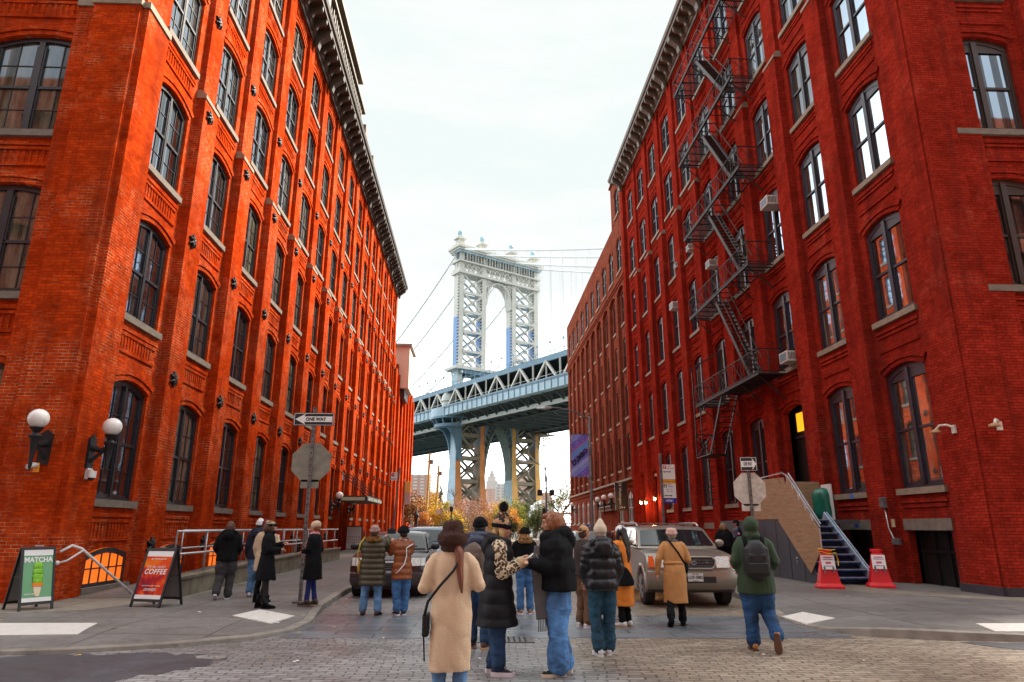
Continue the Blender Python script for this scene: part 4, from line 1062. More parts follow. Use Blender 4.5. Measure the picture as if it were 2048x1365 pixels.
# parking sign on the far left pavement
t = thing('parking_sign_post', (-4.60, 36, .13), 0, 'leaning grey parking sign post far down the left pavement beyond the canopy', 'road sign')
m = MB(); m.bar((-.15, 0, 0), (.13, 0, 4.45), .11, .08); m.build('post', GALV_O, t)
m = MB(); m.box((-.30, -.06, 3.80), (.04, -.05, 4.22)); m.build('plate', INKW, t)
m = MB(); m.box((-.27, -.064, 4.02), (-.12, -.061, 4.18)); m.build('red_square', M('sign_crimson', (0, 0, 0)), t); text('P', .13, INKW, t, (-.195, -.066, 4.10))
m = MB(); m.box((-.27, -.064, 3.86), (.0, -.061, 3.89)); m.build('arrow', INK, t)

# cobra-head lamps
def street_lamp(loc, h, reach, lab, rise=.45, extra=False):
    t = thing('street_lamp', loc, 0, lab, 'street lamp')
    m = MB(); m.tube([(0, 0, 0), (0, 0, .5), (0, 0, h)], [.14, .10, .075], 8); m.ell((0, 0, h), (.09, .09, .1), 8, 5); m.build('pole', GALV_O, t, smooth=True)
    m = MB(); m.tube([(0, 0, h - .25), (-reach * .4, 0, h + rise * .5), (-reach * .75, 0, h + rise * .95), (-reach, 0, h + rise)], [.055, .045, .04, .035], 6); m.bar((0, 0, h - .9), (-reach * .3, 0, h + .05), .03); m.build('arm', GALV_O, t)
    m = MB(); m.loft([[(-reach - .75 + (0 if k in (0, 3) else 0), a, h + rise - .06 + b) for k, (a, b) in enumerate(((-.08, -.02), (.08, -.02), (.05, .05), (-.05, .05)))], [(-reach - .3, a, h + rise - .03 + b) for a, b in ((-.17, -.05), (.17, -.05), (.12, .1), (-.12, .1))], [(-reach + .12, a, h + rise + b) for a, b in ((-.07, -.04), (.07, -.04), (.05, .06), (-.05, .06))]])
    m.build('lamp_head', GALV, t, bevel=.02)
    m = MB(); m.box((-.1, -.12, 5.5), (.1, .12, 5.9)); m.box((-.12, -.14, 1.1), (.12, .14, 1.5)); m.build('collar', GALV_O, t)
    return t
lp = street_lamp((5.98, 38.6, .13), 7.75, 2.3, 'tall grey street lamp on the right pavement carrying the blue DUMBO banner', .40)
l2 = street_lamp((5.33, 60, 0), 6.7, 1.4, 'slender street lamp with two floodlights further down the right side of the street', .5)
m = MB()
for sx in (-.55, .5): m.cut(); m.box((sx - .22, -.1, 4.25), (sx + .22, .15, 4.75)); m.bar((0, 0, 4.6), (sx, 0, 4.6), .04)
m.cut(); m.box((-.35, -.1, 2.6), (-.1, .1, 3.2)); m.each('floodlight', IRON, l2, world=False, bevel=.03)
# banner
bt = thing('street_banner', (5.98, 38.5, 0), 0, 'blue and violet patterned banner lettered DUMBO hung from the street lamp', 'banner')
def banner_mat():
    m, nt, b = new_mat('banner_cloth'); vec = ocoord(nt)
    mp = nd(nt, 'ShaderNodeMapping'); mp.inputs['Rotation'].default_value = (0, radians(38), 0); nt.links.new(vec, mp.inputs[0])
    sp_ = nd(nt, 'ShaderNodeSeparateXYZ'); nt.links.new(mp.outputs[0], sp_.inputs[0])
    zz = sp_.outputs[2]
    v = mth(nt, 'FRACT', mth(nt, 'MULTIPLY_ADD', zz, .64, .63))
    r = ramp(nt, v, [(0, (.13, .08, .60)), (.18, (.20, .28, .80)), (.33, (.36, .44, .85)), (.46, (.16, .18, .70)), (.62, (.35, .06, .50)), (.70, (.16, .34, .78)), (.90, (.16, .34, .78)), (.93, (.40, .06, .40))])
    r.node.color_ramp.interpolation = 'CONSTANT'
    ck = nd(nt, 'ShaderNodeTexVoronoi', distance='CHEBYCHEV'); ck.inputs['Scale'].default_value = 7; ck.inputs['Randomness'].default_value = 0; nt.links.new(mp.outputs[0], ck.inputs['Vector'])
    st = ramp(nt, ck.outputs['Distance'], [(0, g3(1)), (.14, g3(0)), (.30, g3(.8)), (.36, g3(0))]); st.node.color_ramp.interpolation = 'CONSTANT'
    msk = ramp(nt, v, [(0, g3(1)), (.60, g3(1)), (.61, g3(.6)), (.70, g3(0)), (.90, g3(0)), (.93, g3(.6))]); msk.node.color_ramp.interpolation = 'CONSTANT'
    nt.links.new(mixc(nt, mth(nt, 'MULTIPLY', mixc(nt, 1, st, msk, 'MULTIPLY'), .75), r, (.62, .66, .90)), b.inputs['Base Color']); b.inputs['Roughness'].default_value = .6
    return m
m = MB(); n = 10
rows = [[(-1.12 + 1.0 * i / n, .03 * sin(i * .9 + z * 2), z) for i in range(n + 1)] for z in [4.33 + 2.4 * k / 12 for k in range(13)]]
m.loft(rows, cap=False, closed=False); m.build('cloth', banner_mat(), bt, smooth=True)
m = MB()
for z in (4.34, 6.74): m.cut(); m.bar((-1.15, 0, z), (0, 0, z), .035)
m.each('bracket', GALV_O, bt, world=False)
text('DUMBO', .34, M('banner_ink_navy', (.004, .01, .09), .6), bt, (-.62, -.06, 5.45), (pi / 2, radians(-45), 0), bold=.016, sx=.95)

# globe wall lamps on the left corner
def wall_lamp(loc, rz, s, lab, name='wall_lamp', drop=True):
    t = thing(name, loc, rz, lab, 'wall lamp')       # origin on the wall, y outwards
    m = MB(); m.prism([(-.13 * s, -.45 * s), (.13 * s, -.45 * s), (.15 * s, .25 * s), (0, .36 * s), (-.15 * s, .25 * s)], 0, .06 * s, fr=lambda x, y, z: (x, z, y))
    m.tube([(0, .03 * s, .05 * s), (0, .25 * s, -.02 * s), (0, .42 * s, .02 * s)], [.09 * s, .06 * s, .07 * s], 8); m.tube([(0, .05 * s, -.3 * s), (0, .2 * s, -.15 * s), (0, .36 * s, -.02 * s)], [.05 * s, .04 * s, .04 * s], 6)
    m.tube([(0, .45 * s, -.62 * s), (0, .45 * s, -.52 * s), (0, .45 * s, -.3 * s), (0, .45 * s, .08 * s), (0, .45 * s, .16 * s), (0, .45 * s, .24 * s), (0, .45 * s, .36 * s)], [.015 * s, .035 * s, .05 * s, .09 * s, .14 * s, .06 * s, .15 * s], 10)
    m.build('bracket', IRON, t, smooth=35)
    m = MB(); m.ell((0, .45 * s, .56 * s), (.22 * s, .22 * s, .22 * s), 20, 14); m.build('globe', GLOBE, t, smooth=True)
    return t
loc, rz = FLC.mat(.34, .1, 3.25); wall_lamp(loc, rz, .90, 'leftmost white globe wall lamp, on the shaded face of the orange corner')
loc, rz = FL.mat(15.42, .16, 3.25); wall_lamp(loc, rz, .90, 'white globe wall lamp beside the first ground floor window of the orange corner')
loc, rz = FL.mat(41.6, .18, 2.85); wall_lamp(loc, rz, 1.0, 'white globe wall lamp at the near end of the entrance canopy on the left')
loc, rz = FL.mat(47.2, .18, 2.75); wall_lamp(loc, rz, .8, 'small white globe wall lamp showing above the roof of the entrance canopy on the left')
for s_, z, lab in ((64.6, 4.0, 'white globe lamp on the brown brick front, leftmost of three in a row'), (61.4, 4.05, 'white globe lamp on the brown brick front, middle of three in a row'), (58.1, 4.05, 'white globe lamp on the brown brick front, rightmost of three in a row'), (82, 4.1, 'lone white globe lamp at the far end of the brown brick front')):
    loc, rz = FB.mat(s_, .05, z - .5); wall_lamp(loc, rz, 1.1, lab)
# vertical black shop sign
t = thing('blade_sign', FB(53.0, .3, 0), 0, 'tall black blade sign with white vertical lettering at the near end of the brown building', 'shop sign')
m = MB(); m.box((-.95, -.05, 2.85), (.0, .05, 4.95)); m.build('panel', M('sign_black', (.008, .008, .01), .35), t, bevel=.01)
text('25 Washington St', .27, INKW, t, (-.55, -.055, 3.95), (pi / 2, pi / 2, 0))
m = MB(); m.box((-.45, -.06, 3.03), (-.37, -.052, 3.13)); m.box((-.30, -.06, 3.03), (-.22, -.052, 3.13)); m.build('mark', INKW, t)
# lit entrance lanterns on the crimson building
LIT = M('lantern_lit', (1.0, .62, .25), .5, var=.02, emit=22)
for s_, z, lab in ((47.6, 3.35, 'glowing lantern on the crimson wall, leftmost of three by the far doors'), (46.2, 3.3, 'glowing lantern on the crimson wall, middle of three by the far doors'), (43.9, 3.45, 'glowing lantern on the crimson wall, nearest of three by the far doors')):
    loc, rz = FR.mat(s_, .2, z); t = thing('lantern', loc, rz, lab, 'wall lamp')
    m = MB(); m.tube([(0, 0, -.1), (0, .2, .1), (0, .3, .05)], .02, 5); m.tube([(0, .3, -.1), (0, .3, .05), (0, .3, .12)], [.02, .12, .03], 8); m.build('bracket', IRON, t)
    m = MB(); m.ell((0, .3, -.1), (.075, .075, .10), 8, 6); m.build('bulb', LIT, t)
    pl = bpy.data.lights.new('lantern_light', 'POINT'); pl.energy = 22; pl.color = (1, .5, .18); pl.shadow_soft_size = .1
    po = bpy.data.objects.new('lantern_light', pl); link(po); po.parent = t; po.location = (0, .45, -.12)
# security cameras / goose-neck lights
def cam_box(fr, u, z, lab, mat, s=1):
    loc, rz = fr.mat(u, .16, z); t = thing('security_camera', loc, rz, lab, 'camera')
    m = MB(); m.box((-.09 * s, 0, -.12 * s), (.09 * s, .07 * s, .12 * s)); m.bar((0, .05 * s, .05 * s), (.22 * s, .22 * s, .03 * s), .07 * s); m.build('bracket', mat, t, bevel=.01)
    m = MB(); m.tube([(.24 * s, .24 * s, .04 * s), (.24 * s, .24 * s, -.10 * s)], [.09 * s, .085 * s], 12); m.build('housing', mat, t, smooth=35)
    m = MB(); m.ell((.24 * s, .24 * s, -.11 * s), (.07 * s, .07 * s, .06 * s), 10, 6); m.build('dome', INK, t, smooth=True)
cam_box(FL, 15.45, 2.72, 'white security camera under the second globe lamp on the orange corner', WHITE)
loc, rz = FLC.mat(.42, .14, 2.78); t = thing('security_camera', loc, rz, 'small camera with an orange mount under the leftmost globe lamp', 'camera')
m = MB(); m.box((-.05, 0, -.09), (.05, .05, .1)); m.build('bracket', M('mount_orange', (.8, .33, .02), .5), t)
m = MB(); m.tube([(0, .05, .05), (0, .2, .04), (0, .30, -.01)], [.05, .055, .05], 8); m.build('housing', WHITE, t, smooth=35)
def goose(fr, u, z, lab, sgn):
    loc, rz = fr.mat(u, .16, z); t = thing('goose_neck_light', loc, rz, lab, 'wall lamp')
    m = MB(); m.box((-.06, 0, -.10), (.06, .05, .10)); m.tube([(0, .03, .05), (sgn * .1, .12, .12), (sgn * .22, .22, .12), (sgn * .30, .28, .02)], .028, 8); m.build('arm', ALU2, t, smooth=35)
    m = MB(); m.tube([(sgn * .30, .28, .03), (sgn * .30, .28, -.01), (sgn * .30, .28, -.05)], [.05, .13, .13], 14); m.build('lamp_head', M('lamp_copper', (.5, .3, .16), .5, metal=.3), t, smooth=35)
goose(FR, 16.2, 3.95, 'pale goose neck camera light on the near pier of the crimson wall facing the street', 1)
goose(FRC, .35, 3.92, 'copper goose neck camera light on the shaded cross street face of the crimson corner', 1)

# A-frame boards
def a_frame(loc, rz, w_, h, lab, paint, kind):
    t = thing('a_frame_sign', loc, rz, lab, 'pavement sign'); lean = .20
    def fr(x, y, z): return V3((x, y - lean * .0 + (z / h - 1) * -lean * -1 * -1 if False else y + lean * (z / h), z))
    F1 = lambda x, y, z: (x, y - .30 + .28 * z / h, z)
    F2 = lambda x, y, z: (x, y + .30 - .28 * z / h, z)
    m = MB()
    for F_ in (F1, F2):
        for sx in (-1, 1): m.box((sx * w_ / 2 - .022, -.018, 0), (sx * w_ / 2 + .022, .018, h), fr=F_)
        m.box((-w_ / 2, -.016, h - .05), (w_ / 2, .016, h), fr=F_); m.box((-w_ / 2, -.016, .10), (w_ / 2, .016, .15), fr=F_)
    m.build('frame', INK, t, bevel=.005)
    m = MB(); m.box((-w_ / 2 + .022, -.008, .15), (w_ / 2 - .022, .008, h - .05), fr=F2); m.build('rear_panel', M('panel_back_grey', (.20, .18, .175), .6), t)
    m = MB(); m.box((-w_ / 2 + .022, -.008, .15), (w_ / 2 - .022, .008, h - .05), fr=F1); p = m.build('poster', paint, t)
    m = MB(); m.box((-w_ / 2 + .022, -.0105, h - .15), (w_ / 2 - .022, -.0085, h - .05), fr=F1); m.cut(); m.box((-w_ / 2 + .022, -.0105, .15), (w_ / 2 - .022, -.0085, .22), fr=F1); m.each('poster_border', INKW, p, world=False)
    m = MB(); m.bar((-.07, -.02, h + .02), (.07, -.02, h + .02), .015); m.build('handle', GALV, t)
    m = MB()
    for sx in (-1, 1): m.bar((sx * (w_ / 2), -.13, h * .52), (sx * (w_ / 2), .13, h * .52), .012)
    m.build('stay', INK, t)
    ta = math.atan(.28 / h)
    def put(body, size, z, mat, **kw): text(body, size, mat, p, (kw.pop('x', 0), -.30 + .28 * z / h - .0125, z), (pi / 2 - ta, 0, 0), **kw)
    return t, p, put, F1
def coffee_mat():
    m, nt, b = new_mat('poster_coffee'); vec = ocoord(nt)
    f = noise_n(nt, vec, 2.6, 2, .5, .9)
    nt.links.new(ramp(nt, f, [(.30, (.16, .012, .03)), (.42, (.42, .015, .02)), (.5, (.72, .06, .01)), (.62, (.88, .19, .01)), (.8, (.92, .3, .02))]), b.inputs['Base Color']); b.inputs['Roughness'].default_value = .6; b.inputs['Specular IOR Level'].default_value = .15
    return m
t, p, put, F1 = a_frame((-6.30, 14.15, .13), radians(-17), .64, 1.06, 'black A-frame board with a red and orange COFFEE poster on the left pavement', coffee_mat(), 0)
put("IT'S ALL ABOUT", .055, .72, INKW, spacing=1.1); put('COFFEE', .135, .63, INKW, bold=.003, shear=.12, sx=.98, spacing=1.12); put('@ THEWASHINGTON', .035, .86, INKW); put('SLOW CRAFTED QUALITY ESPRESSO', .026, .38, INKW); put('DEVINER', .07, .31, INKW, shear=.2)
t, p, put, F1 = a_frame((-8.38, 13.62, .13), radians(56), .54, 1.10, 'black A-frame board with a green MATCHA poster at the far left corner', M('poster_green', (.13, .36, .16), .4, var=.08, scale=3), 1)
put('MATCHA', .125, .87, INKW, bold=.005, sx=.92); put('SUMMER SPECIAL', .03, .945, INKW); put('DEVINER', .045, .28, INKW, x=-.12)
m = MB()
for z, r in ((.76, .08), (.66, .09), (.57, .092), (.50, .085)): m.tube([F1(0, -.012, z - .07), F1(0, -.018, z), F1(0, -.018, z + .035), F1(0, -.012, z + .075)], [r * .85, r, r * .93, r * .5], 14, flat=.12)
m.build('matcha_swirl', M('matcha_green', (.20, .52, .015), .5, var=.3, scale=9), p, smooth=True)
m = MB(); m.tube([F1(0, -.014, .46), F1(0, -.014, .24)], [.085, .035], 12, flat=.12); m.build('cone', M('wafer_cream', (.75, .62, .42), .6), p)
m = MB(); m.tube([F1(0, -.018, .47), F1(0, -.018, .41)], [.092, .085], 12, flat=.14); m.build('cone_band', M('cone_orange', (.85, .25, .01), .6), p)
# framed white board at the far door
t = thing('menu_board', FL(45.3, 1.0, .13), radians(-15), 'pale menu board in a dark frame standing by the warehouse door on the left', 'sign')
m = MB(); m.box((-.55, 0, .08), (.55, .05, 1.55)); m.build('frame', INK, t); m = MB(); m.box((-.5, -.012, .14), (.5, -.002, 1.48)); m.build('board', INKW, t)
m = MB()
for r in range(3):
    for k in range(6): m.box((-.42 + k * .15, -.016, .5 + r * .16), (-.34 + k * .15, -.013, .58 + r * .16))
m.build('print', M('print_tan', (.45, .38, .30), .6), t)
# tall lamppost-like timber poles beyond
for (x, y, h, lab, xa) in ((-8.05, 95, 11.5, 'tall ochre timber pole beyond the end of the left warehouse', .35), (-7.1, 100, 10.3, 'shorter ochre timber pole just right of the tall one beyond the left warehouse', .35)):
    t = thing('timber_pole', (x, y, 0), 0, lab, 'pole')
    m = MB(); m.tube([(0, 0, 0), (xa, 0, h)], [.24, .17], 8); m.build('shaft', M('timber_ochre', (.42, .29, .09), .7, var=.3, scale=2), t)
    m = MB(); m.bar((xa - .4, 0, h - 1.2), (xa + .4, 0, h - 1.0), .15); m.bar((xa, 0, h - .1), (xa + .9, 0, h + .1), .09); m.box((xa + .1, -.2, h - 1.5), (xa + .5, .2, h - .9)); m.build('fittings', GALV_O, t)
t = thing('banner_panel', (-8.9, 80, 0), 0, 'yellow and grey vertical banner beside the far end of the left warehouse', 'banner')
m = MB(); m.box((-.33, 0, 5.4), (.33, .05, 6.7)); m.build('upper_cloth', M('cloth_yellow_green', (.50, .48, .14), .7), t); m = MB(); m.box((-.33, 0, 4.1), (.33, .05, 5.4)); m.build('lower_cloth', M('cloth_grey', (.38, .42, .42), .7), t)
m = MB(); m.tube([(-.45, 0, 0), (-.4, 0, 7)], .06, 6); m.build('pole', GALV_O, t)

# ramp with its railings along the left warehouse
RW = 2.15
t = thing('ramp_wall', FL(18, 2, .13), 0, 'low concrete ramp wall running along the orange warehouse', 'wall')
m = MB(); m.loft([[FL(u, RW, .1), FL(u, RW + .22, .1), FL(u, RW + .22, zt), FL(u, RW, zt)] for u, zt in ((15.35, .48), (20, .56), (26, .62), (33.6, .60))])
m.loft([[FL(u, RW - .02, zt), FL(u, RW + .26, zt), FL(u, RW + .26, zt + .07), FL(u, RW - .02, zt + .07)] for u, zt in ((15.33, .48), (20, .56), (26, .62), (33.6, .60))])
up(m.build('wall', M('concrete_stained', (.20, .175, .12), .8, var=.4, scale=2.5, bmp=.4), bevel=.01), t)
m = MB(); m.loft([[FL(u, .2, .1), FL(u, RW, .1), FL(u, RW, zt), FL(u, .2, zt)] for u, zt in ((15.6, .14), (24, .40), (33.6, .45))]); up(m.build('ramp_floor', WALK), t)
t = thing('ramp_railing', FL(18, 2, .5), 0, 'galvanised double pipe railing along the ramp of the orange warehouse', 'railing')
for wq in (RW + .1, .55):
    m = MB(); zt = lambda u: .60 + (.0 if u < 15 else 0)
    u = 15.5 if wq > 1 else 20
    while u < 33.5: m.cut(); m.tube([FL(u, wq, .5), FL(u, wq, 1.50)], .024, 8); u += 1.72
    m.each('post', GALV, t, smooth=True)
    m = MB(); u0 = 15.5 if wq > 1 else 20
    for z in (1.02, 1.50): m.cut(); m.tube([FL(u0, wq, z), FL(33.4, wq, z)], .026, 8)
    m.each("rail", GALV, t, smooth=True)
m = MB(); m.tube([FL(15.5, RW + .1, 1.5), FL(15.5, RW + .1, 1.02)], .024, 8); up(m.build('end_hoop', GALV), t)
t = thing('handrail', FL(15, 2, 0), 0, 'bent white handrail at the near end of the ramp beside the COFFEE board', 'railing')
m = MB(); m.tube([FL(14.75, RW + .1, .13), FL(14.75, RW + .1, 1.0), FL(14.85, RW + .1, 1.12), FL(15.0, RW + .1, 1.13), FL(15.4, RW + .1, .85)], .03, 8); m.tube([FL(14.75, RW + .1, .62), FL(15.4, RW + .1, .66)], .024, 8); up(m.build('pipe', WHITE, smooth=True), t)
t = thing('handrail', FL(15, 1, 0), 0, 'sloping white handrail crossing the lit basement window at the orange corner', 'railing')
m = MB(); m.tube([FL(14.85, .22, 1.10), FL(15.1, .3, 1.22), FL(15.2, .45, 1.15), FL(16.45, 1.15, .06)], .028, 8); m.tube([FL(14.9, .18, .88), FL(15.0, .3, .92), FL(15.22, .48, 1.12)], .02, 6); m.ell(FL(14.88, .18, .88), (.05, .05, .05), 8, 6); up(m.build('pipe', WHITE, smooth=True), t)
t = tag(bpy.data.objects.new('utility_box', None), 'small grey box on the corner of the orange wall behind the MATCHA board', 'utility box'); link(t); t.location = FLC(-.25 + .6, .15, .85)
m = MB(); m.box((-.09, -.08, -.16), (.09, .02, .16)); m.box((-.04, -.14, .0), (.12, -.08, .12)); m.build('case', GALV_O, t, bevel=.01)

# boarded-up stoop on the right
t = thing('boarded_stoop', (9.6, 21.5, .13), 0, 'entrance stoop on the right with blue steps, grey metal side doors and plywood hoarding', 'stairs')
def wpart(nm, m, mat, bev=0): return up(m.build(nm, mat, bevel=bev), t)
m = MB(); XO, XI = 9.02, 10.45
for k in range(9):
    y = 18.75 + k * .255; z = .13 + (k + 1) * .19
    m.cut(); m.box((XO + .06, y - .03, z - .045), (XI - .03, y + .27, z))
m.each('tread', M('tread_blue_worn', (.035, .09, .24), .55, var=.5, scale=6), t)
m = MB()
for k in range(9):
    y = 18.75 + k * .255; z = .13 + (k + 1) * .19
    m.cut(); m.box((XO + .08, y - .035, z - .012), (XI - .05, y - .028, z + .004))
m.each('nosing', M('nosing_worn', (.45, .40, .36), .5, var=.4, scale=8), t)
m = MB()
for k in range(9):
    y = 18.75 + k * .255; z = .13 + (k + 1) * .19
    m.cut(); m.box((XO + .06, y + .20, z - .2), (XI - .03, y + .22, z - .04))
m.each('riser', M('riser_blue_dark', (.012, .035, .09), .6, var=.5, scale=6), t)
m = MB(); m.box((XO + .02, 21.0, 1.72), (11.5, 26.5, 1.84)); wpart('landing', m, M('landing_slate', (.08, .085, .095), .7))
GM = M('sheet_metal_slate', (.062, .082, .105), .5, metal=.2, var=.12, scale=3)
m = MB(); FX = lambda x, y, z: (z, x, y)
m.prism([(18.72, .13), (22.9, .13), (22.9, 1.84), (20.95, 1.84), (18.72, .22)], XO - .03, XO + .02, fr=FX); m.prism([(22.9, .13), (26.4, .13), (26.4, 1.84), (22.9, 1.84)], XO - .025, XO + .02, fr=FX)
wpart('side_panels', m, GM)
m = MB()
for y in (19.6, 20.45, 21.3, 22.15, 23.0, 24.2): m.cut(); m.box((XO - .037, y - .012, .16), (XO - .031, y + .012, min(1.8, .25 + (y - 18.75) * .75)))
m.each('panel_seam', INK, t)
m = MB(); m.ell((XO - .05, 20.0, .75), (.03, .03, .03), 8, 6); m.box((XO - .05, 19.97, .60), (XO - .03, 20.03, .70)); wpart('latch', m, GALV)
def ply_mat():
    m, nt, b = new_mat('plywood'); vec = ocoord(nt)
    mp = nd(nt, 'ShaderNodeMapping'); mp.inputs['Scale'].default_value = (1, 1, 9); mp.inputs['Rotation'].default_value = (radians(50), 0, 0); nt.links.new(vec, mp.inputs[0])
    f = noise_n(nt, mp.outputs[0], 2, 5, .7); kn = noise_n(nt, vec, 5.5, 2)
    col = ramp(nt, f, [(.3, (.27, .165, .085)), (.6, (.42, .28, .155)), (.8, (.50, .35, .20))])
    col = mixc(nt, ramp(nt, kn, [(.70, g3(0)), (.74, g3(.8))]), col, (.10, .06, .035))
    nt.links.new(col, b.inputs['Base Color']); b.inputs['Roughness'].default_value = .7; return m
PLY = ply_mat()
m = MB(); m.prism([(20.05, 1.86), (22.9, 1.86), (22.9, 3.12), (20.35, 3.06)], XO - .055, XO - .035, fr=FX); wpart('plywood_upper', m, PLY)
m = MB(); m.prism([(20.95, 1.80), (20.05, 3.04), (19.95, 3.00), (18.45, 1.58), (18.42, 1.04), (19.15, .40)], XO - .078, XO - .058, fr=FX); wpart('plywood_lower', m, PLY)
m = MB(); m.box((XO, 22.88, 1.86), (11.3, 22.9, 3.1)); wpart('plywood_end', m, PLY)
RB2 = M('rail_pale_blue', (.42, .52, .62), .4, metal=.3, var=.2)
m = MB()
for dx in (0, .07): m.bar((XI + .02 + dx, 18.62, .18), (XI + .02 + dx, 21.1, 2.05), .035, .06)
m.bar((XI - .02, 18.62, .12), (XI - .02, 21.1, 1.97), .03, .22); wpart('stringer', m, RB2)
m = MB()
for (a, b) in (((XO - .05, 18.4, 1.62), (XO - .05, 20.1, 3.10)), ((XO - .05, 20.1, 3.10), (XO - .05, 20.5, 3.22)), ((XO - .05, 20.4, 3.2), (XO - .05, 22.9, 3.14)), ((XO + .0, 18.45, 1.7), (XO, 20.1, 3.17)), ((XO - .06, 18.42, 1.6), (XO - .06, 18.42, .95))): m.bar(a, b, .03)
for k in range(5): m.bar((XO - .09, 18.7 + k * .33, 1.78 + k * .29), (XO - .09, 18.78 + k * .33, 1.95 + k * .29), .015)
wpart('top_trim', m, M('foil_trim', (.55, .57, .6), .35, metal=.6))
m = MB(); m.box((11.0, 21.6, 1.84), (11.06, 22.2, 2.95)); wpart('white_board', m, WHITE)
t = tag(MB().build('tarp_cover', M('tarp_green', (.008, .13, .085), .35, var=.25, scale=3)), 'dark green tarpaulin cover wrapped over something on the stoop landing', 'tarpaulin')
me = MB(); rings = []
for z, r in ((1.84, .30), (2.1, .34), (2.4, .30), (2.62, .33), (2.78, .25), (2.84, .12)):
    rings.append([(10.95 + r * cos(a) * (1 + .12 * sin(3 * a + z * 5)), 22.0 + r * sin(a) * (1 + .1 * cos(4 * a + z * 3)), z) for a in [2 * pi * i / 20 for i in range(20)]])
me.loft(rings); t.data = me.mesh('tarp_cover', M('tarp_green', (0, 0, 0)), True)
# red barrier cones
REDP = M('barrier_red', (.68, .008, .012), .42, var=.10, scale=4)
def barrier(x, y, rz, lab, tape):
    t = thing('barrier_cone', (x, y, .13), rz, lab, 'traffic cone'); w0, w1 = .36, .20
    m = MB(); m.loft([[(sx * a, sy * b, z) for sx, sy in ((-1, -1), (1, -1), (1, 1), (-1, 1))] for z, a, b in ((0, .31, .24), (.06, .31, .24), (.10, .28, .20), (.12, .25, .18), (.75, .135, .09), (.84, .125, .085))])
    m.build('body', REDP, t, bevel=.015)
    m = MB(); m.tube([(0, 0, .82), (0, 0, .87)], [.12, .13], 16, flat=.6); m.tube([(0, 0, .87), (0, 0, .93), (0, 0, .94)], [.15, .15, .13], 16, flat=.6); m.build('top_cap', REDP, t, smooth=35)
    lean = .155
    m = MB(); F_ = lambda a, b, c_: (a, -.245 + lean * (c_ / .75) + b, c_); m.box((-.16, -.03, .46), (.16, -.022, .80), fr=F_); s = m.build('notice', INKW, t)
    m = MB()
    for k, (ww, h_, zz) in enumerate(((.20, .025, .73), (.24, .015, .69), (.13, .05, .59), (.24, .015, .53))): m.box((-ww / 2, -.034, zz), (ww / 2, -.031, zz + h_), fr=F_, mi=k % 2)
    m.build('print', [M('print_pink', (.55, .10, .18), .5), M('print_blue', (.12, .14, .42), .5)], s)
    m = MB()
    for sx in (-.11, .10): m.cut(); m.box((sx - .02, -.045, .38), (sx + .02, -.03, .52), fr=F_)
    m.each('clip', GALV_O, t, world=False)
    if tape:
        m = MB(); m.tube([(-.2, -.18, .90), (0, -.22, .84), (.2, -.16, .86), (.25, -.1, .7), (.22, -.2, .55)], [.03, .035, .03, .025, .02], 6, flat=.3); m.tube([(-.2, -.1, .96), (.05, -.2, .92), (.22, 0, .93)], .03, 6, flat=.4); m.build('caution_tape', M('tape_yellow', (.85, .48, .01), .4, var=.4, scale=20), t)
barrier(8.72, 17.75, radians(-12), 'red barrier cone wrapped in yellow caution tape at the foot of the blue steps', True)
barrier(10.16, 17.95, radians(-18), 'red barrier cone with a white notice, right one beside the blue steps', False)
# conduit and boxes on the right wall
t = thing('utility_box', FR(19.5, .15, 1.5), 0, 'grey electrical box and conduit on the crimson pier beside the steps', 'utility box')
m = MB(); m.box((19.42, .18, 2.15), (19.62, .30, 2.45), fr=FR); m.box((19.0, .18, 1.15), (19.3, .28, 1.32), fr=FR); up(m.build('boxes', GALV_O, bevel=.01), t)
m = MB(); m.tube([FR(19.5, .22, 2.15), FR(19.45, .22, 1.6), FR(19.3, .22, 1.35), FR(19.2, .22, 1.25)], .022, 6); up(m.build('conduit', GALV, smooth=True), t)
m = MB(); m.box((19.18, .18, 1.62), (19.34, .19, 1.84), fr=FR); up(m.build('tag_plate', M('tag_cream', (.45, .36, .2), .6)), t)
m = MB(); m.box((21.2, .101, 1.60), (21.42, .105, 1.82), fr=FR); m.box((21.3, .101, 2.50), (21.46, .105, 2.62), fr=FR)
tag(up(m.build('tape_mark', M('tape_blue', (.02, .16, .75), .5)), t), kind=None)
# air conditioners
def aircon(u, z, lab, s=1.0, fr=FR):
    loc, rz = fr.mat(u, 0, z); t = thing('window_air_conditioner', loc, rz, lab, 'air conditioner')
    m = MB(); m.box((-.33 * s, -.35, 0), (.33 * s, .42 * s, .40 * s)); m.build('case', M('aircon_cream', (.58, .56, .50), .5, var=.1), t, bevel=.012)
    m = MB(); m.box((-.28 * s, .42 * s, .05), (.28 * s, .425 * s, .35 * s)); m.build('grille', M('aircon_grille', (.14, .20, .24), .6), t)
    m = MB()
    for k in range(6): m.cut(); m.box((-.335 * s, .06 + k * .055, .07), (-.33 * s, .085 + k * .055, .33 * s)); m.cut(); m.box((.33 * s, .06 + k * .055, .07), (.335 * s, .085 + k * .055, .33 * s))
    m.each('vent', INK, t, world=False)
aircon(24.35, 7.6, 'lowest window air conditioner, right of the fire escape platform')
aircon(38.1, 14.2, 'window air conditioner jutting out left of the fire escape on the crimson building')
aircon(24.6, 14.15, 'window air conditioner in an upper window right of the fire escape')
aircon(34.6, 16.5, 'small window air conditioner behind the fire escape, upper left one', .8)
aircon(31.6, 14.3, 'white window air conditioner behind the middle flights of the fire escape', .9)
aircon(37.2, 16.5, 'small window air conditioner on a sill left of the fire escape, above the jutting one', .7)

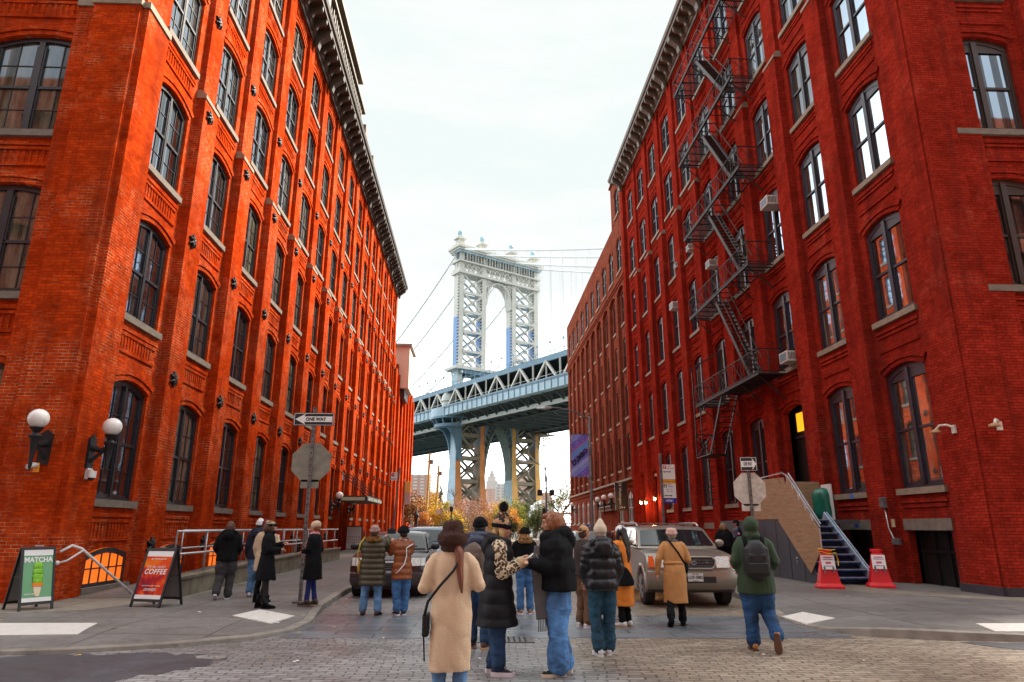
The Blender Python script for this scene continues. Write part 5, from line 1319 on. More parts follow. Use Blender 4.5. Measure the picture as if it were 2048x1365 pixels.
# fire escape
t = thing('fire_escape', FR(28.5, .6, 5), 0, 'rusty iron fire escape zigzagging up the crimson warehouse', 'fire escape')
W0, W1 = .12, 1.14
lv = [7.35, 11.85, 16.2, 20.55, 24.9]
U0, U1 = 24.95, 32.6
XW = lambda u, w_, z: FR(u, w_, z)
for li, z in enumerate(lv):
    m = MB(); hole = (26.2, 29.5)
    k = 0
    for i in range(13):
        w_ = W0 + (W1 - W0) * i / 12
        if W0 + .1 < w_ < 1.0 and li < 5:
            m.bar(XW(U0, w_, z), XW(26.0 if li else 29.2, w_, z), .035, .02); m.bar(XW(29.6 if li else 30.6, w_, z), XW(U1, w_, z), .035, .02)
        else: m.bar(XW(U0, w_, z), XW(U1, w_, z), .035, .02)
    for i in range(12): m.bar(XW(U0 + (U1 - U0) * i / 11, W0, z - .03), XW(U0 + (U1 - U0) * i / 11, W1, z - .03), .03, .04)
    m.bar(XW(U0, W1, z - .02), XW(U1, W1, z - .02), .05, .10)
    for u in (U0 + .3, 27.0, 29.8, U1 - .3): m.bar(XW(u, W1 - .1, z - .05), XW(u, .05, z - .95), .04); m.bar(XW(u, W1 - .1, z - .05), XW(u, .05, z - .05), .04)
    if li == 0: m.box((U0, W0, z - .045), (29.4, W1, z - .02), fr=FR)
    up(m.build('platform', IRON_R), t)
    m = MB()
    for zz in (z + .08, z + .95): m.bar(XW(U0, W1, zz), XW(U1, W1, zz), .035); [m.bar(XW(u, 0.1, zz), XW(u, W1, zz), .035) for u in (U0, U1)]
    n = 9
    for i in range(n + 1):
        u = U0 + (U1 - U0) * i / n; m.bar(XW(u, W1, z), XW(u, W1, z + .95), .025)
        if i < n:
            u2 = U0 + (U1 - U0) * (i + 1) / n
            m.bar(XW(u, W1, z + .08), XW(u2, W1, z + .95), .018); m.bar(XW(u2, W1, z + .08), XW(u, W1, z + .95), .018)
    for u in (U0, U1):
        m.bar(XW(u, .1, z + .08), XW(u, W1, z + .95), .018); m.bar(XW(u, W1, z + .08), XW(u, .1, z + .95), .018); m.bar(XW(u, .7, z), XW(u, .7, z + .95), .025)
    up(m.build('railing', IRON_R), t)
for li in range(4):
    z0, z1 = lv[li], lv[li + 1]; ua, ub = 26.1, 29.4      # rises going away from the viewer
    m = MB(); w0, w1 = .45, .98
    for w_ in (w0, w1): m.bar(XW(ua, w_, z0), XW(ub, w_, z1), .035, .17); m.bar(XW(ua, w_, z0 + .85), XW(ub, w_, z1 + .85), .03)
    n = 19
    for i in range(1, n):
        f = i / n; m.box((ua + (ub - ua) * f - .09, w0, z0 + (z1 - z0) * f - .01), (ua + (ub - ua) * f + .09, w1, z0 + (z1 - z0) * f + .015), fr=FR)
    up(m.build('stair_flight', M('iron_rust_pale', (.045, .036, .032), .6, metal=.2, var=.4, scale=10)), t)
m = MB()
for w_ in (.35, 1.05): m.bar(XW(29.3, w_, 7.3), XW(31.3, w_, 4.9), .04, .14)
for i in range(1, 11):
    f = i / 11; m.box((29.3 + 2 * f - .08, .35, 7.3 - 2.4 * f), (29.3 + 2 * f + .08, 1.05, 7.32 - 2.4 * f), fr=FR)
up(m.build('drop_stair', IRON), t)
m = MB(); m.box((31.1, .3, 4.85), (33.0, 1.15, 4.9), fr=FR)
for (a, b) in (((32.9, 1.15, 4.9), (32.9, 1.15, 6.0)), ((32.9, .35, 4.9), (32.9, .35, 6.0)), ((32.9, .35, 6.0), (32.9, 1.15, 6.0)), ((32.9, .35, 4.9), (32.9, 1.15, 6.0)), ((32.9, 1.15, 4.9), (32.9, .35, 6.0)), ((33.0, 1.1, 6.0), (33.0, 1.1, 9.3)), ((33.0, .8, 5.5), (33.0, .8, 9.3)), ((33.2, 1.2, 9.3), (31.5, .1, 9.9)), ((32.6, .7, 4.9), (32.6, .7, 2.6))): m.bar(XW(*a), XW(*b), .05)
for k in range(9): m.bar(XW(32.55, .5, 4.7 - k * .3 + .3), XW(32.55, .9, 4.7 - k * .3 + .3), .03)
up(m.build('counterweight_ladder', IRON), t)
# ================================================================== people
import numpy as np
def fuse(name, mb, mat, voxel=.014, parent=None, sm=4, wr=0, wsc=(7, 7, 2.2), disp=None, mats2=None):
    """one continuous surface grown from overlapping closed shapes"""
    me = mb.mesh(name + '_src', mat); o = bpy.data.objects.new(name, me); link(o)
    r = o.modifiers.new('r', 'REMESH'); r.mode = 'VOXEL'; r.voxel_size = voxel; r.use_smooth_shade = True
    if sm: s = o.modifiers.new('s', 'SMOOTH'); s.factor = .5; s.iterations = sm
    dg = bpy.context.evaluated_depsgraph_get(); ev = o.evaluated_get(dg); m2 = bpy.data.meshes.new_from_object(ev)
    o.modifiers.clear(); o.data = m2; m2.name = name; bpy.data.meshes.remove(me)
    m2.materials.clear(); m2.materials.append(mat)
    if wr:
        n = len(m2.vertices); co = np.empty(n * 3); no = np.empty(n * 3); m2.vertices.foreach_get('co', co); m2.vertices.foreach_get('normal', no)
        co = co.reshape(-1, 3); no = no.reshape(-1, 3); sd = random.uniform(0, 50); d = np.empty(n)
        for i in range(n):
            p = co[i]; d[i] = noise.noise((p[0] * wsc[0] + sd, p[1] * wsc[1], p[2] * wsc[2])) + .4 * noise.noise((p[0] * wsc[0] * 2.6, p[1] * wsc[1] * 2.6 + sd, p[2] * wsc[2] * 3.1)) - 1.1 * max(0, .22 - abs(noise.noise((p[0] * wsc[0] * .9 + sd * 2 + p[2] * 2.5, p[1] * wsc[1] * .9, p[2] * wsc[2] * 1.6 - p[0] * 3)))) * 1.5
        co += no * (d * wr)[:, None]; m2.vertices.foreach_set('co', co.ravel())
    m2.polygons.foreach_set('use_smooth', [True] * len(m2.polygons)); m2.update()
    if parent: o.parent = parent
    return o
def sub(pts, rads, step, q=0, ql=.07):
    """resample a limb; q = quilting depth"""
    P = []; Rr = []
    L = 0
    for i in range(len(pts) - 1):
        a, b = V3(pts[i]), V3(pts[i + 1]); n = max(1, int((b - a).length / step))
        for k in range(n):
            t = k / n; P.append(a.lerp(b, t)); r = rads[i] + (rads[i + 1] - rads[i]) * t
            l = L + (b - a).length * t
            if q: r = r - q + q * 2 * abs(sin(pi * l / ql)) ** .6
            Rr.append(r)
        L += (b - a).length
    P.append(V3(pts[-1])); Rr.append(rads[-1]); return P, Rr
def limb(mb, pts, rads, n=12, q=0, ql=.07, flat=1.0, ends=True):
    P, Rr = sub(pts, rads, .02 if q else .06, q, ql); mb.tube(P, Rr, n, flat=flat)
    for p, r in zip(pts, rads): mb.ell(p, (r * .97, r * .97, r * .97), 12, 8)
SKIN = M('skin_light', (.56, .29, .20), .5, var=.12, scale=9); SKIN2 = M('skin_tan', (.40, .20, .13), .5, var=.12, scale=9)
LIP = M('lips', (.42, .10, .09), .4)
def cloth(nm, col, rough=.85, bs=.35, sc=90, var=.18, **k): return M(nm, col, rough, var=var, scale=7, bmp=bs, bscale=sc, **k)
def denim(nm, col): return M(nm, col, .85, var=.62, scale=3.6, bmp=.4, bscale=90)
DEF = dict(hipL=(-.085, 0, .86), hipR=(.085, 0, .86), knL=(-.095, .015, .47), knR=(.095, .015, .47), anL=(-.10, -.02, .085), anR=(.10, -.02, .085),
           shL=(-.165, 0, 1.345), shR=(.165, 0, 1.345), elL=(-.225, -.03, 1.08), elR=(.225, -.03, 1.08), wrL=(-.23, .06, .85), wrR=(.23, .06, .85))
def person(x, y, z, rz, H, lab, pose=None, fat=1.0, head=(0, 0), lean=0, skin=None, top=None, legs=None, shoes=None, hat=None, hair=None, vox=.014, group=None, fingers='curl', glasses=False, scarf=None, legrot=None, neck_up=0):
    J = {k: V3(v) for k, v in DEF.items()}
    for k, v in (pose or {}).items(): J[k] = V3(v)
    if lean:
        Rm = Matrix.Rotation(-lean, 3, 'X'); piv = V3((0, 0, .9))
        for k in ('shL', 'shR', 'elL', 'elR', 'wrL', 'wrR'): J[k] = Rm @ (J[k] - piv) + piv
    else: Rm = Matrix.Identity(3); piv = V3((0, 0, .9))
    up_ = lambda p: Rm @ (V3(p) - piv) + piv
    sk = skin or SKIN; b = MB()
    # trunk
    for (a, c, rr) in (((0, 0, .90), (0, 0, 1.02), (.135, .10, .11)),): b.ell(a, rr)
    torso = [(.88, .14, .10), (.98, .13, .095), (1.10, .125, .095), (1.22, .15, .105), (1.31, .165, .10), (1.37, .12, .075), (1.41, .065, .06)]
    b.loft([[up_((rx * cos(t), ry * sin(t), zz)) for t in [2 * pi * i / 16 for i in range(16)]] for zz, rx, ry in torso])
    b.tube([up_((0, 0, 1.38)), up_((0, .01, 1.48))], [.056, .052], 12)
    # head
    HM = Matrix.Rotation(head[0], 3, 'Z') @ Matrix.Rotation(-head[1], 3, 'X')
    hc = up_((0, .015, 1.545))
    hp = lambda p: hc + HM @ V3(p)
    def he(c, r, n=14, m=10): b.ell(hp(c), r, n, m, rot=HM)
    he((0, -.012, .02), (.076, .094, .086)); he((0, .030, -.025), (.062, .066, .085)); he((0, .052, -.078), (.036, .036, .028)); he((0, .066, .028), (.055, .030, .030))
    b.tube([hp((0, .088, .022)), hp((0, .104, -.006)), hp((0, .118, -.024)), hp((0, .098, -.034))], [.010, .012, .016, .010], 8)
    he((0, .094, -.055), (.024, .012, .007), 10, 6); he((0, .092, -.066), (.021, .011, .007), 10, 6)
    for s in (-1, 1):
        he((s * .078, .0, -.005), (.012, .020, .032), 10, 8); he((s * .036, .070, -.020), (.026, .024, .026), 10, 8)
    # limbs
    for s in 'LR':
        limb(b, [J['sh' + s], J['el' + s], J['wr' + s]], [.048, .038, .026], 10)
        limb(b, [J['hip' + s], J['kn' + s], J['an' + s]], [.085, .055, .036], 10)
        d = (J['wr' + s] - J['el' + s]).normalized(); sg = -1 if s == 'L' else 1
        w0 = J['wr' + s]; sd = d.cross(V3((0, 0, 1)));
        sd = sd.normalized() if sd.length > .2 else V3((0, 1, 0)); dn = d.cross(sd).normalized()
        if dn.z > 0: dn = -dn
        palm = w0 + d * .05
        b.tube([w0, w0 + d * .03, w0 + d * .085], [.024, .034, .036], 10, flat=.45, side=sd)
        for fi, (off, ln) in enumerate(((-.030, .066), (-.010, .075), (.011, .070), (.030, .055))):
            k0 = w0 + d * .082 + sd * off
            cu_ = .75 if fingers == 'curl' else .2
            k1 = k0 + (d * 1 + dn * cu_ * .6).normalized() * ln * .5; k2 = k1 + (d * (1 - cu_) + dn * cu_ * 1.5).normalized() * ln * .5
            b.tube([k0, k1, k2], [.0095, .009, .0075], 8); b.ell(k2, (.0075,) * 3, 6, 5)
        t0 = w0 + d * .025 + sd * (-.026 * (1 if fingers else 1)); t1 = t0 + (d * .8 - sd * .8 + dn * .3).normalized() * .035; t2 = t1 + (d + dn * .4).normalized() * .03
        b.tube([t0, t1, t2], [.013, .011, .009], 8)
        a0 = J['an' + s]; fdir = V3((sg * .12, 1, 0)).normalized()
        if legrot and s in legrot: fdir = V3(legrot[s]).normalized()
        b.tube([a0 + V3((0, 0, -.03)) - fdir * .03, a0 + fdir * .10 + V3((0, 0, -.055))], [.035, .028], 8)
    body = fuse('person', b, sk, vox * .8, None, 2)
    body.location = (x, y, z); body.rotation_euler = (0, 0, rz); s_ = H / 1.65; body.scale = (s_, s_, s_)
    tag(body, lab, 'person', group)
    # face details
    e = MB()
    for s in (-1, 1): e.ell(hp((s * .030, .091, .008)), (.010, .006, .006), 8, 6, rot=HM); e.tube([hp((s * .018, .098, .028)), hp((s * .034, .096, .031)), hp((s * .048, .084, .026))], .0035, 5)
    e.build('eyes', M('eye_dark', (.03, .018, .012), .3), body, smooth=True)
    l = MB(); l.ell(hp((0, .101, -.060)), (.021, .007, .009), 8, 6, rot=HM); l.build('lips', LIP, body, smooth=True)
    if glasses:
        g = MB()
        for s in (-1, 1):
            g.tube([hp((s * .033 + .026 * cos(t), .108, .006 + .020 * sin(t))) for t in [2 * pi * i / 10 for i in range(11)]], .003, 5)
            g.tube([hp((s * .058, .105, .010)), hp((s * .078, .01, .008))], .003, 5)
        g.build('glasses', INK, body)
    # trousers
    if legs:
        m = MB(); wd = legs.get('w', 1.0); hem = legs.get('hem', .05); fl = legs.get('flare', 1.0)
        m.ell((0, -.01, .90), (.155 * fat, .125 * fat, .12), 14, 10)
        for s in 'LR':
            hp0, kn, an = J['hip' + s], J['kn' + s], J['an' + s]; bot = an - (an - kn).normalized() * .03
            limb(m, [hp0 + V3((0, -.01, -.01)), hp0.lerp(kn, .5), kn, kn.lerp(bot, .55), bot], [.108 * fat, .098 * fat * wd, .078 * wd, .068 * wd * fl, .074 * wd * fl], 12)
        fuse('trousers', m, legs['m'], vox, body, 3, wr=legs.get('wr', .013), wsc=(9, 9, 13))
    # shoes
    if shoes:
        for s in 'LR':
            an = J['an' + s]; sg = -1 if s == 'L' else 1
            fd = V3((sg * .15, 1, 0)).normalized()
            if legrot and s in legrot: fd = V3(legrot[s]).normalized()
            upv = V3((0, 0, 1)); upv = (upv - fd * upv.dot(fd)).normalized(); rt = fd.cross(upv)
            base = an - upv * .085
            mm = MB()
            rings = []
            for t, w_, h0, h1 in ((-.075, .022, .03, .075), (-.065, .034, .02, .095), (-.03, .038, .018, .11), (.02, .040, .018, .10), (.07, .046, .018, .072), (.12, .048, .018, .058), (.155, .040, .018, .050), (.175, .020, .02, .036)):
                c_ = base + fd * t; rings.append([c_ + rt * (w_ * cos(a)) + upv * ((h0 + h1) / 2 + (h1 - h0) / 2 * sin(a)) for a in [2 * pi * i / 12 for i in range(12)]])
            mm.loft(rings)
            if shoes.get('boot'): mm.tube([base - fd * .02 + upv * .06, an + upv * shoes['boot']], [.05, .058], 12)
            sh = mm.build('shoe', shoes['m'], body, smooth=True)
            so_ = MB(); th_ = shoes.get('sole', .022)
            out = [(-.085, 0), (-.075, .034), (-.02, .040), (.06, .047), (.12, .050), (.165, .038), (.185, 0), (.165, -.038), (.12, -.050), (.06, -.047), (-.02, -.040), (-.075, -.034)]
            so_.loft([[base + fd * a + rt * c_ * k + upv * h for a, c_ in out] for h, k in ((.0, .97), (th_ * .5, 1.02), (th_, 1.0))]); so_.build('sole', shoes.get('sm', M('sole_white', (.75, .72, .72), .5)), sh, smooth=40)
            if shoes.get('lace'):
                q = MB()
                for k in range(5): c_ = base + fd * (.045 + k * .022) + upv * (.096 - k * .009); q.tube([c_ - rt * .025, c_ + rt * .025 + fd * .01], .005, 5)
                q.build('laces', INKW, sh)
            if shoes.get('patch'):
                q = MB(); c_ = base + fd * -.012 + upv * .065; side = -1 if s == 'L' else 1
                side = shoes['patch']
                q.ell(c_ + rt * side * .036, (.006, .026, .022), 8, 6); q.build('heart_patch', M('patch_red', (.75, .01, .02), .5), sh)
    if top: make_top(body, J, up_, hp, HM, hc, top, fat, vox)
    if hair: make_hair(body, hp, HM, hc, hair, vox, up_)
    if hat: make_hat(body, hp, HM, hc, hat, vox)
    if scarf:
        m = MB(); m.tube([up_((.07 * cos(t), .01 + .075 * sin(t), 1.415 + .012 * sin(2 * t))) for t in [2 * pi * i / 14 for i in range(15)]], .038, 8)
        for k, (a, bq) in enumerate(scarf.get('tails', ())):
            pts = [up_(p) for p in a]; m.tube(pts, [bq] * len(pts), 10, flat=.32, side=scarf.get('side'))
        sc = fuse('scarf', m, scarf['m'], max(.010, vox * .8), body, 2, wr=.006)
        if scarf.get('fringe'):
            f = MB()
            for a in scarf['fringe']:
                for k in range(8): f.tube([up_(V3(a) + V3(scarf.get('fd', (0, 1, 0))) * (k - 3.5) * .017), up_(V3(a) + V3(scarf.get('fd', (0, 1, 0))) * (k - 3.5) * .020 + V3((0, 0, -.12)))], .005, 4)
            f.build('fringe', scarf['m'], sc)
    return body
def make_top(body, J, up_, hp, HM, hc, T_, fat, vox):
    e = T_.get('ease', 1.0); q = T_.get('q', 0); hem = T_.get('hem', .80); fl = T_.get('flare', 1.0); m = MB(); waist = T_.get('waist', 1.0)
    prof = [(1.425, .075, .07), (1.39, .125, .085), (1.35, .175, .105), (1.28, .195, .122), (1.16, .188, .126), (1.04, .178 * waist, .122 * waist), (.94, .185, .130), (.84, .196, .138)]
    for zz in (.70, .55, .40): prof.append((zz, .196 + .02 * (.84 - zz) * fl, .14 + .06 * (.84 - zz) * fl))
    z = 1.425; rings = []
    def at(zz):
        for (z0, a0, b0), (z1, a1, b1) in zip(prof, prof[1:]):
            if z1 <= zz <= z0: t = (z0 - zz) / (z0 - z1); return a0 + (a1 - a0) * t, b0 + (b1 - b0) * t
        return prof[-1][1:] if zz < prof[-1][0] else prof[0][1:]
    step = .015 if q else .04; n = int((1.425 - hem) / step)
    for i in range(n + 1):
        zz = 1.425 - (1.425 - hem) * i / n; a, b = at(zz); k = e * (fat if zz < 1.36 else 1)
        k *= 1 + (fl - 1) * max(0, (1.0 - zz)) * .9
        d = 0
        if q and zz < 1.34: d = -q + 2 * q * abs(sin(pi * (1.34 - zz) / T_.get('ql', .085))) ** .5
        rings.append([up_(((a * k + d) * cos(t), (b * k + d) * sin(t) - .004, zz)) if zz > .9 else V3(((a * k + d) * cos(t), (b * k + d) * sin(t) - .004, zz)) for t in [2 * pi * i / 24 for i in range(24)]])
    m.loft(rings)
    sl = T_.get('sleeve', 1.0); sm = MB() if T_.get('sleeve_m') else None
    for s in 'LR':
        tgt = sm if (sm and s in T_.get('sleeve_side', 'LR')) else m
        a, b, c = J['sh' + s], J['el' + s], J['wr' + s]; c2 = b.lerp(c, T_.get('slen', .97))
        limb(tgt, [a.lerp(V3((0, 0, a.z)), .12), a.lerp(b, .25), a.lerp(b, .6), b, b.lerp(c2, .6), c2], [.074 * e, .074 * e * sl, .066 * e * sl, .062 * e * sl, .055 * e * sl, .045 * e * sl], 14, q * .8, .075)
        if T_.get('cuff_m') and s in T_.get('sleeve_side', 'LR'):
            cu = MB(); d = (c2 - b).normalized(); limb(cu, [c2 - d * .02, c2 + d * .005], [.058 * e, .056 * e], 14); fuse('cuff', cu, T_['cuff_m'], vox, body, 2)
    if T_.get('hood') == 'down':
        m.tube([up_((.105 * cos(t) * e, -.02 + .09 * sin(t) * e, 1.41 - .03 * sin(t))) for t in [2 * pi * i / 16 for i in range(17)]], .048 * e, 10, cap=False); m.ell(up_((0, -.125 * e, 1.34)), (.135, .075, .11), 14, 10)
    if T_.get('hood') == 'up':
        m.ell(hp((0, -.030, .018)), (.112, .122, .128), 16, 12, rot=HM); m.ell(up_((0, -.03, 1.42)), (.12, .10, .09), 14, 10)
    if T_.get('collar'): m.tube([up_((.078 * cos(t), .005 + .082 * sin(t), 1.43)) for t in [2 * pi * i / 16 for i in range(17)]], T_['collar'], 10, cap=False)
    if T_.get('belt'):
        bm_ = MB(); a, b = at(1.03); bm_.loft([[up_((a * e * fat * w * cos(t), b * e * fat * w * sin(t) - .004, zz)) for t in [2 * pi * i / 24 for i in range(24)]] for zz, w in ((1.005, 1.06), (1.03, 1.08), (1.055, 1.06))]); bm_.build('belt', T_['m'], body, smooth=True)
    o = fuse(T_.get('name', 'coat'), m, T_['m'], vox, body, 3 if not q else 4, wr=T_.get('wr', .012) * 1.25, wsc=T_.get('wsc', (5.5, 5.5, 2.0)))
    if T_.get('hood') == 'up':   # face opening: dark lining at the front edge
        pass
    if sm: fuse('sleeve', sm, T_['sleeve_m'], vox, body, 2, wr=.006)
    if T_.get('fur'):
        f = MB()
        for i in range(600):
            t = random.uniform(0, 2 * pi); rr = random.uniform(.85, 1.1)
            c = up_((.135 * cos(t) * rr, -.035 + .125 * sin(t) * rr, 1.40 + random.uniform(-.03, .05))); dv = V3((cos(t), sin(t), random.uniform(-.4, .9))).normalized() * random.uniform(.03, .06)
            pr = dv.cross(V3((0, 0, 1))).normalized() * .010; f.face([c - pr, c + pr, c + dv], i % 2)
        f.tube([up_((.118 * cos(t), -.035 + .105 * sin(t), 1.40)) for t in [2 * pi * i / 16 for i in range(17)]], .045, 8)
        f.build('fur_trim', [T_['fur'], M('fur_dark', (.14, .06, .02), .9)], body)
    for nm, pts, r, mt in T_.get('pipes', ()): 
        g = MB(); g.tube([V3(p) for p in pts], r, 6); g.build(nm, mt, body, smooth=True)
    return o
def make_hair(body, hp, HM, hc, h, vox, up_):
    m = MB(); st = h['s']; L = h.get('len', .3)
    m.ell(hp((0, -.022, .024)), (.086, .100, .092), 14, 10, rot=HM)
    if st == 'long':
        m.tube([hp((0, -.06, .03)), hp((0, -.09, -.06)), hp((0, -.12, -.18)), hp((0, -.135, -.18 - L * .5)), hp((0, -.13, -.18 - L))], [.09, .088, .092, .085, .035], 14, flat=.5, side=(1, 0, 0))
        for s in (-1, 1): m.tube([hp((s * .068, -.01, .03)), hp((s * .085, .01, -.06)), hp((s * .09, .0, -.15)), hp((s * .085, -.02, -.22))], [.03, .034, .032, .015], 10)
    if st == 'sides':
        for s in (-1, 1): m.tube([hp((s * .06, -.01, .02)), hp((s * .085, .02, -.07)), hp((s * .10, .05, -.17)), hp((s * .105, .06, -.17 - L))], [.034, .034, .030, .012], 10)
        m.ell(hp((0, -.06, -.08)), (.08, .045, .08), 12, 8)
    if st == 'bob':
        m.tube([hp((0, -.035, .07)), hp((0, -.045, 0)), hp((0, -.05, -.07)), hp((0, -.052, -.115))], [.078, .102, .100, .080], 18, flat=1.02, side=(1, 0, 0))
        for s in (-1, 1): m.tube([hp((s * .066, .035, .05)), hp((s * .080, .035, -.03)), hp((s * .078, .03, -.105))], [.026, .028, .016], 10)
        m.ell(hp((0, .045, .075)), (.066, .05, .03), 12, 8, rot=HM)
    if st == 'pony':
        m.tube([hp(p) for p in h['pts']], h['r'], 10)
        m.ell(hp((0, -.06, -.08)), (.07, .04, .06), 12, 8)
    if st == 'short': m.ell(hp((0, -.04, -.03)), (.080, .075, .075), 12, 8)
    fuse('hair', m, h['m'], max(.010, vox * .75), body, 2, wr=.010, wsc=(22, 22, 2.5))
def make_hat(body, hp, HM, hc, h, vox):
    k = h['k']; m = MB(); mt = h['m']; R3 = lambda c, r, n=16, mm=12: m.ell(hp(c), r, n, mm, rot=HM)
    def ring(z, rx, ry, th_, y=-.01, tilt=0): m.tube([hp((rx * cos(t), y + ry * sin(t), z + tilt * sin(t))) for t in [2 * pi * i / 20 for i in range(21)]], th_, 8, cap=False)
    if k in ('beanie', 'pointy', 'turban'):
        tz = h.get('h', .105)
        rings = []
        for zz, rr in ((.0, 1.0), (.04, 1.03), (.075, .96), (.105, .74), (tz + .020, .46 if k != 'pointy' else .5), (tz + .030 + (.035 if k == 'pointy' else 0), .16)):
            rings.append([hp((.090 * rr * cos(t), -.012 - (zz * .12) + .108 * rr * sin(t), zz)) for t in [2 * pi * i / 20 for i in range(20)]])
        m.loft(rings); o = fuse('hat', m, mt, .010, body, 2, wr=.004, wsc=(12, 12, 12))
        m = MB()
        def ring2(z, rx, ry, th_, y=-.01, tilt=0): m.tube([hp((rx * cos(t), y + ry * sin(t), z + tilt * sin(t))) for t in [2 * pi * i / 20 for i in range(21)]], th_, 8, cap=False)
        for zz in ((.012, .032) if h.get('cuff', 1) else ()): ring2(zz, .091, .108, .016, tilt=.012)
        if k == 'turban':
            for a in (.03, .055, .08): ring2(a, .088 - a * .15, .104 - a * .15, .016, tilt=.02 if a != .055 else -.02)
        if m.v: fuse('hat_cuff', m, h.get('cm', mt), .009, body, 1)
        if h.get('pom'):
            m = MB(); c = hp((0, -.04, .235)); r = .062
            m.ell(c, (r * .85,) * 3, 12, 8)
            for i in range(700):
                d = V3((random.gauss(0, 1), random.gauss(0, 1), random.gauss(0, 1))).normalized(); p = d.cross(V3((.3, .2, 1))).normalized() * .006
                m.face([c + d * r * .7 - p, c + d * r * .7 + p, c + d * (r + random.uniform(.0, .012))])
            m.build('pom', h['pom'], body)
            m = MB(); m.ell(hp((0, -.025, .13)), (.066, .075, .065), 14, 10); fuse('hat_peak', m, mt, .010, body, 2)
    if k == 'bucket':
        m.loft([[hp((.098 * rr * cos(t), -.012 + .115 * rr * sin(t), zz)) for t in [2 * pi * i / 24 for i in range(24)]] for zz, rr in ((-.055, 1.38), (-.02, 1.52), (.03, 1.50), (.06, 1.12), (.12, 1.02), (.155, .85), (.168, .5))])
        m.ell(hp((0, -.02, -.08)), (.120, .13, .075), 16, 10)
        o = fuse('hat', m, mt, .012, body, 2, wr=.007, wsc=(20, 20, 20))
        f = MB(); me = o.data; n = len(me.vertices)
        for i in random.sample(range(n), min(2600, n)):
            v = me.vertices[i]; d = (v.normal + V3((random.gauss(0, .4), random.gauss(0, .4), random.gauss(0, .4) - .2))).normalized(); p = d.cross(V3((.2, .1, 1))).normalized() * .004
            f.face([v.co - p, v.co + p, v.co + d * random.uniform(.004, .010)])
        f.build('hat_pile', mt, body)
    if k == 'cap':
        m.loft([[hp((.084 * rr * cos(t), -.008 + .102 * rr * sin(t), zz)) for t in [2 * pi * i / 20 for i in range(20)]] for zz, rr in ((.012, 1.0), (.05, 1.02), (.09, .82), (.115, .45), (.122, .1))])
        if not h.get('back'):
            m.loft([[hp((a * .072 * cos(t) , .085 + .085 * b * sin(t), .022 - .022 * b * sin(t) + dz)) for t in [pi * i / 12 for i in range(13)]] for a, b, dz in ((1, 1, 0), (1, 1, .010))])
        else: m.loft([[hp((a * .072 * cos(t), -.085 - .075 * b * sin(t), .015 - .022 * b * sin(t) + dz)) for t in [pi * i / 12 for i in range(13)]] for a, b, dz in ((1, 1, 0), (1, 1, .010))])
        m.build('hat', mt, body, smooth=50)
    if k == 'fur':
        ring(.03, .088, .105, .034); R3((0, -.01, .07), (.092, .108, .060)); o = fuse('hat', m, mt, .012, body, 1, wr=.006, wsc=(25, 25, 25))
        f = MB(); me = o.data; n = len(me.vertices)
        for i in random.sample(range(n), min(1400, n)):
            v = me.vertices[i]; d = (v.normal + V3((random.gauss(0, .5), random.gauss(0, .5), random.gauss(0, .5)))).normalized(); p = d.cross(V3((.2, .1, 1))).normalized() * .004
            f.face([v.co - p, v.co + p, v.co + d * random.uniform(.012, .024)])
        f.build('hat_pile', h.get('cm', mt), body)
def bag(root_xyz, rz, lab, pts, body_fn, cat, name='shoulder_bag', sm=None, r=.011, scale=1):
    t = thing(name, root_xyz, rz, lab, cat); t.scale = (scale,) * 3
    body_fn(t)
    if pts: m = MB(); m.tube([V3(p) for p in pts], r, 6, flat=.5); m.build('strap', sm, t, smooth=True)
    return t
def backpack(P, rz, lab, mat, mat2, s=1.0, sc=1.0, depth=.15):
    t = thing('backpack', P, rz, lab, 'backpack'); t.scale = (sc,) * 3
    m = MB(); y0 = -.15; m.ell((0, y0 - depth * .45, 1.12), (.15 * s, depth * .6, .23 * s), 14, 10); m.box((-.135 * s, y0 - depth * .75, .93), (.135 * s, y0 + .02, 1.27)); fuse('pack', m, mat, .014, t, 5, wr=.006)
    m = MB(); m.box((-.11 * s, y0 - depth * 1.1, .95), (.11 * s, y0 - depth * .7, 1.09)); m.box((-.10 * s, y0 - depth * 1.02, 1.13), (.10 * s, y0 - depth * .8, 1.20)); fuse('pockets', m, mat, .012, t, 3)
    m = MB()
    for sx in (-1, 1): m.tube([(sx * .10, y0 + .0, 1.24), (sx * .115, -.11, 1.385), (sx * .11, 0, 1.435), (sx * .12, .12, 1.36), (sx * .15, .12, 1.15), (sx * .17, 0, 1.02), (sx * .12, y0, .98)], .026, 8, flat=.35, side=(1, 0, 0))
    m.build('straps', mat2, t, smooth=True)
    return t
def hairmat(nm, col):
    m, nt, b = new_mat(nm); vec = ocoord(nt); mp = nd(nt, 'ShaderNodeMapping'); mp.inputs['Scale'].default_value = (90, 90, 5); nt.links.new(vec, mp.inputs[0]); f = noise_n(nt, mp.outputs[0], 1, 4, .6)
    nt.links.new(ramp(nt, f, [(.3, tuple(c * .45 for c in col)), (.55, col), (.75, tuple(min(1, c * 1.7) for c in col))]), b.inputs['Base Color']); b.inputs['Roughness'].default_value = .45; bump(nt, b, f, .8, .01); _mc[nm] = m; return m
for nm_, c_ in (('hair_auburn', (.20, .055, .022)), ('hair_blonde', (.55, .34, .13)), ('hair_ginger', (.26, .085, .025)), ('hair_black', (.008, .006, .006)), ('hair_brown', (.06, .03, .016)), ('hair_chestnut', (.10, .035, .016)), ('hair_light_brown', (.22, .13, .06)), ('hair_grey_blonde', (.35, .27, .2))): hairmat(nm_, c_)
BLK = M('cloth_black', (.0045, .005, .0065), .8, var=.3, scale=7, bmp=.35, bscale=60, spec=.15); BLKP = M('puffer_black', (.004, .004, .007), .62, spec=.3, var=.2, scale=8, bmp=.2, bscale=50)
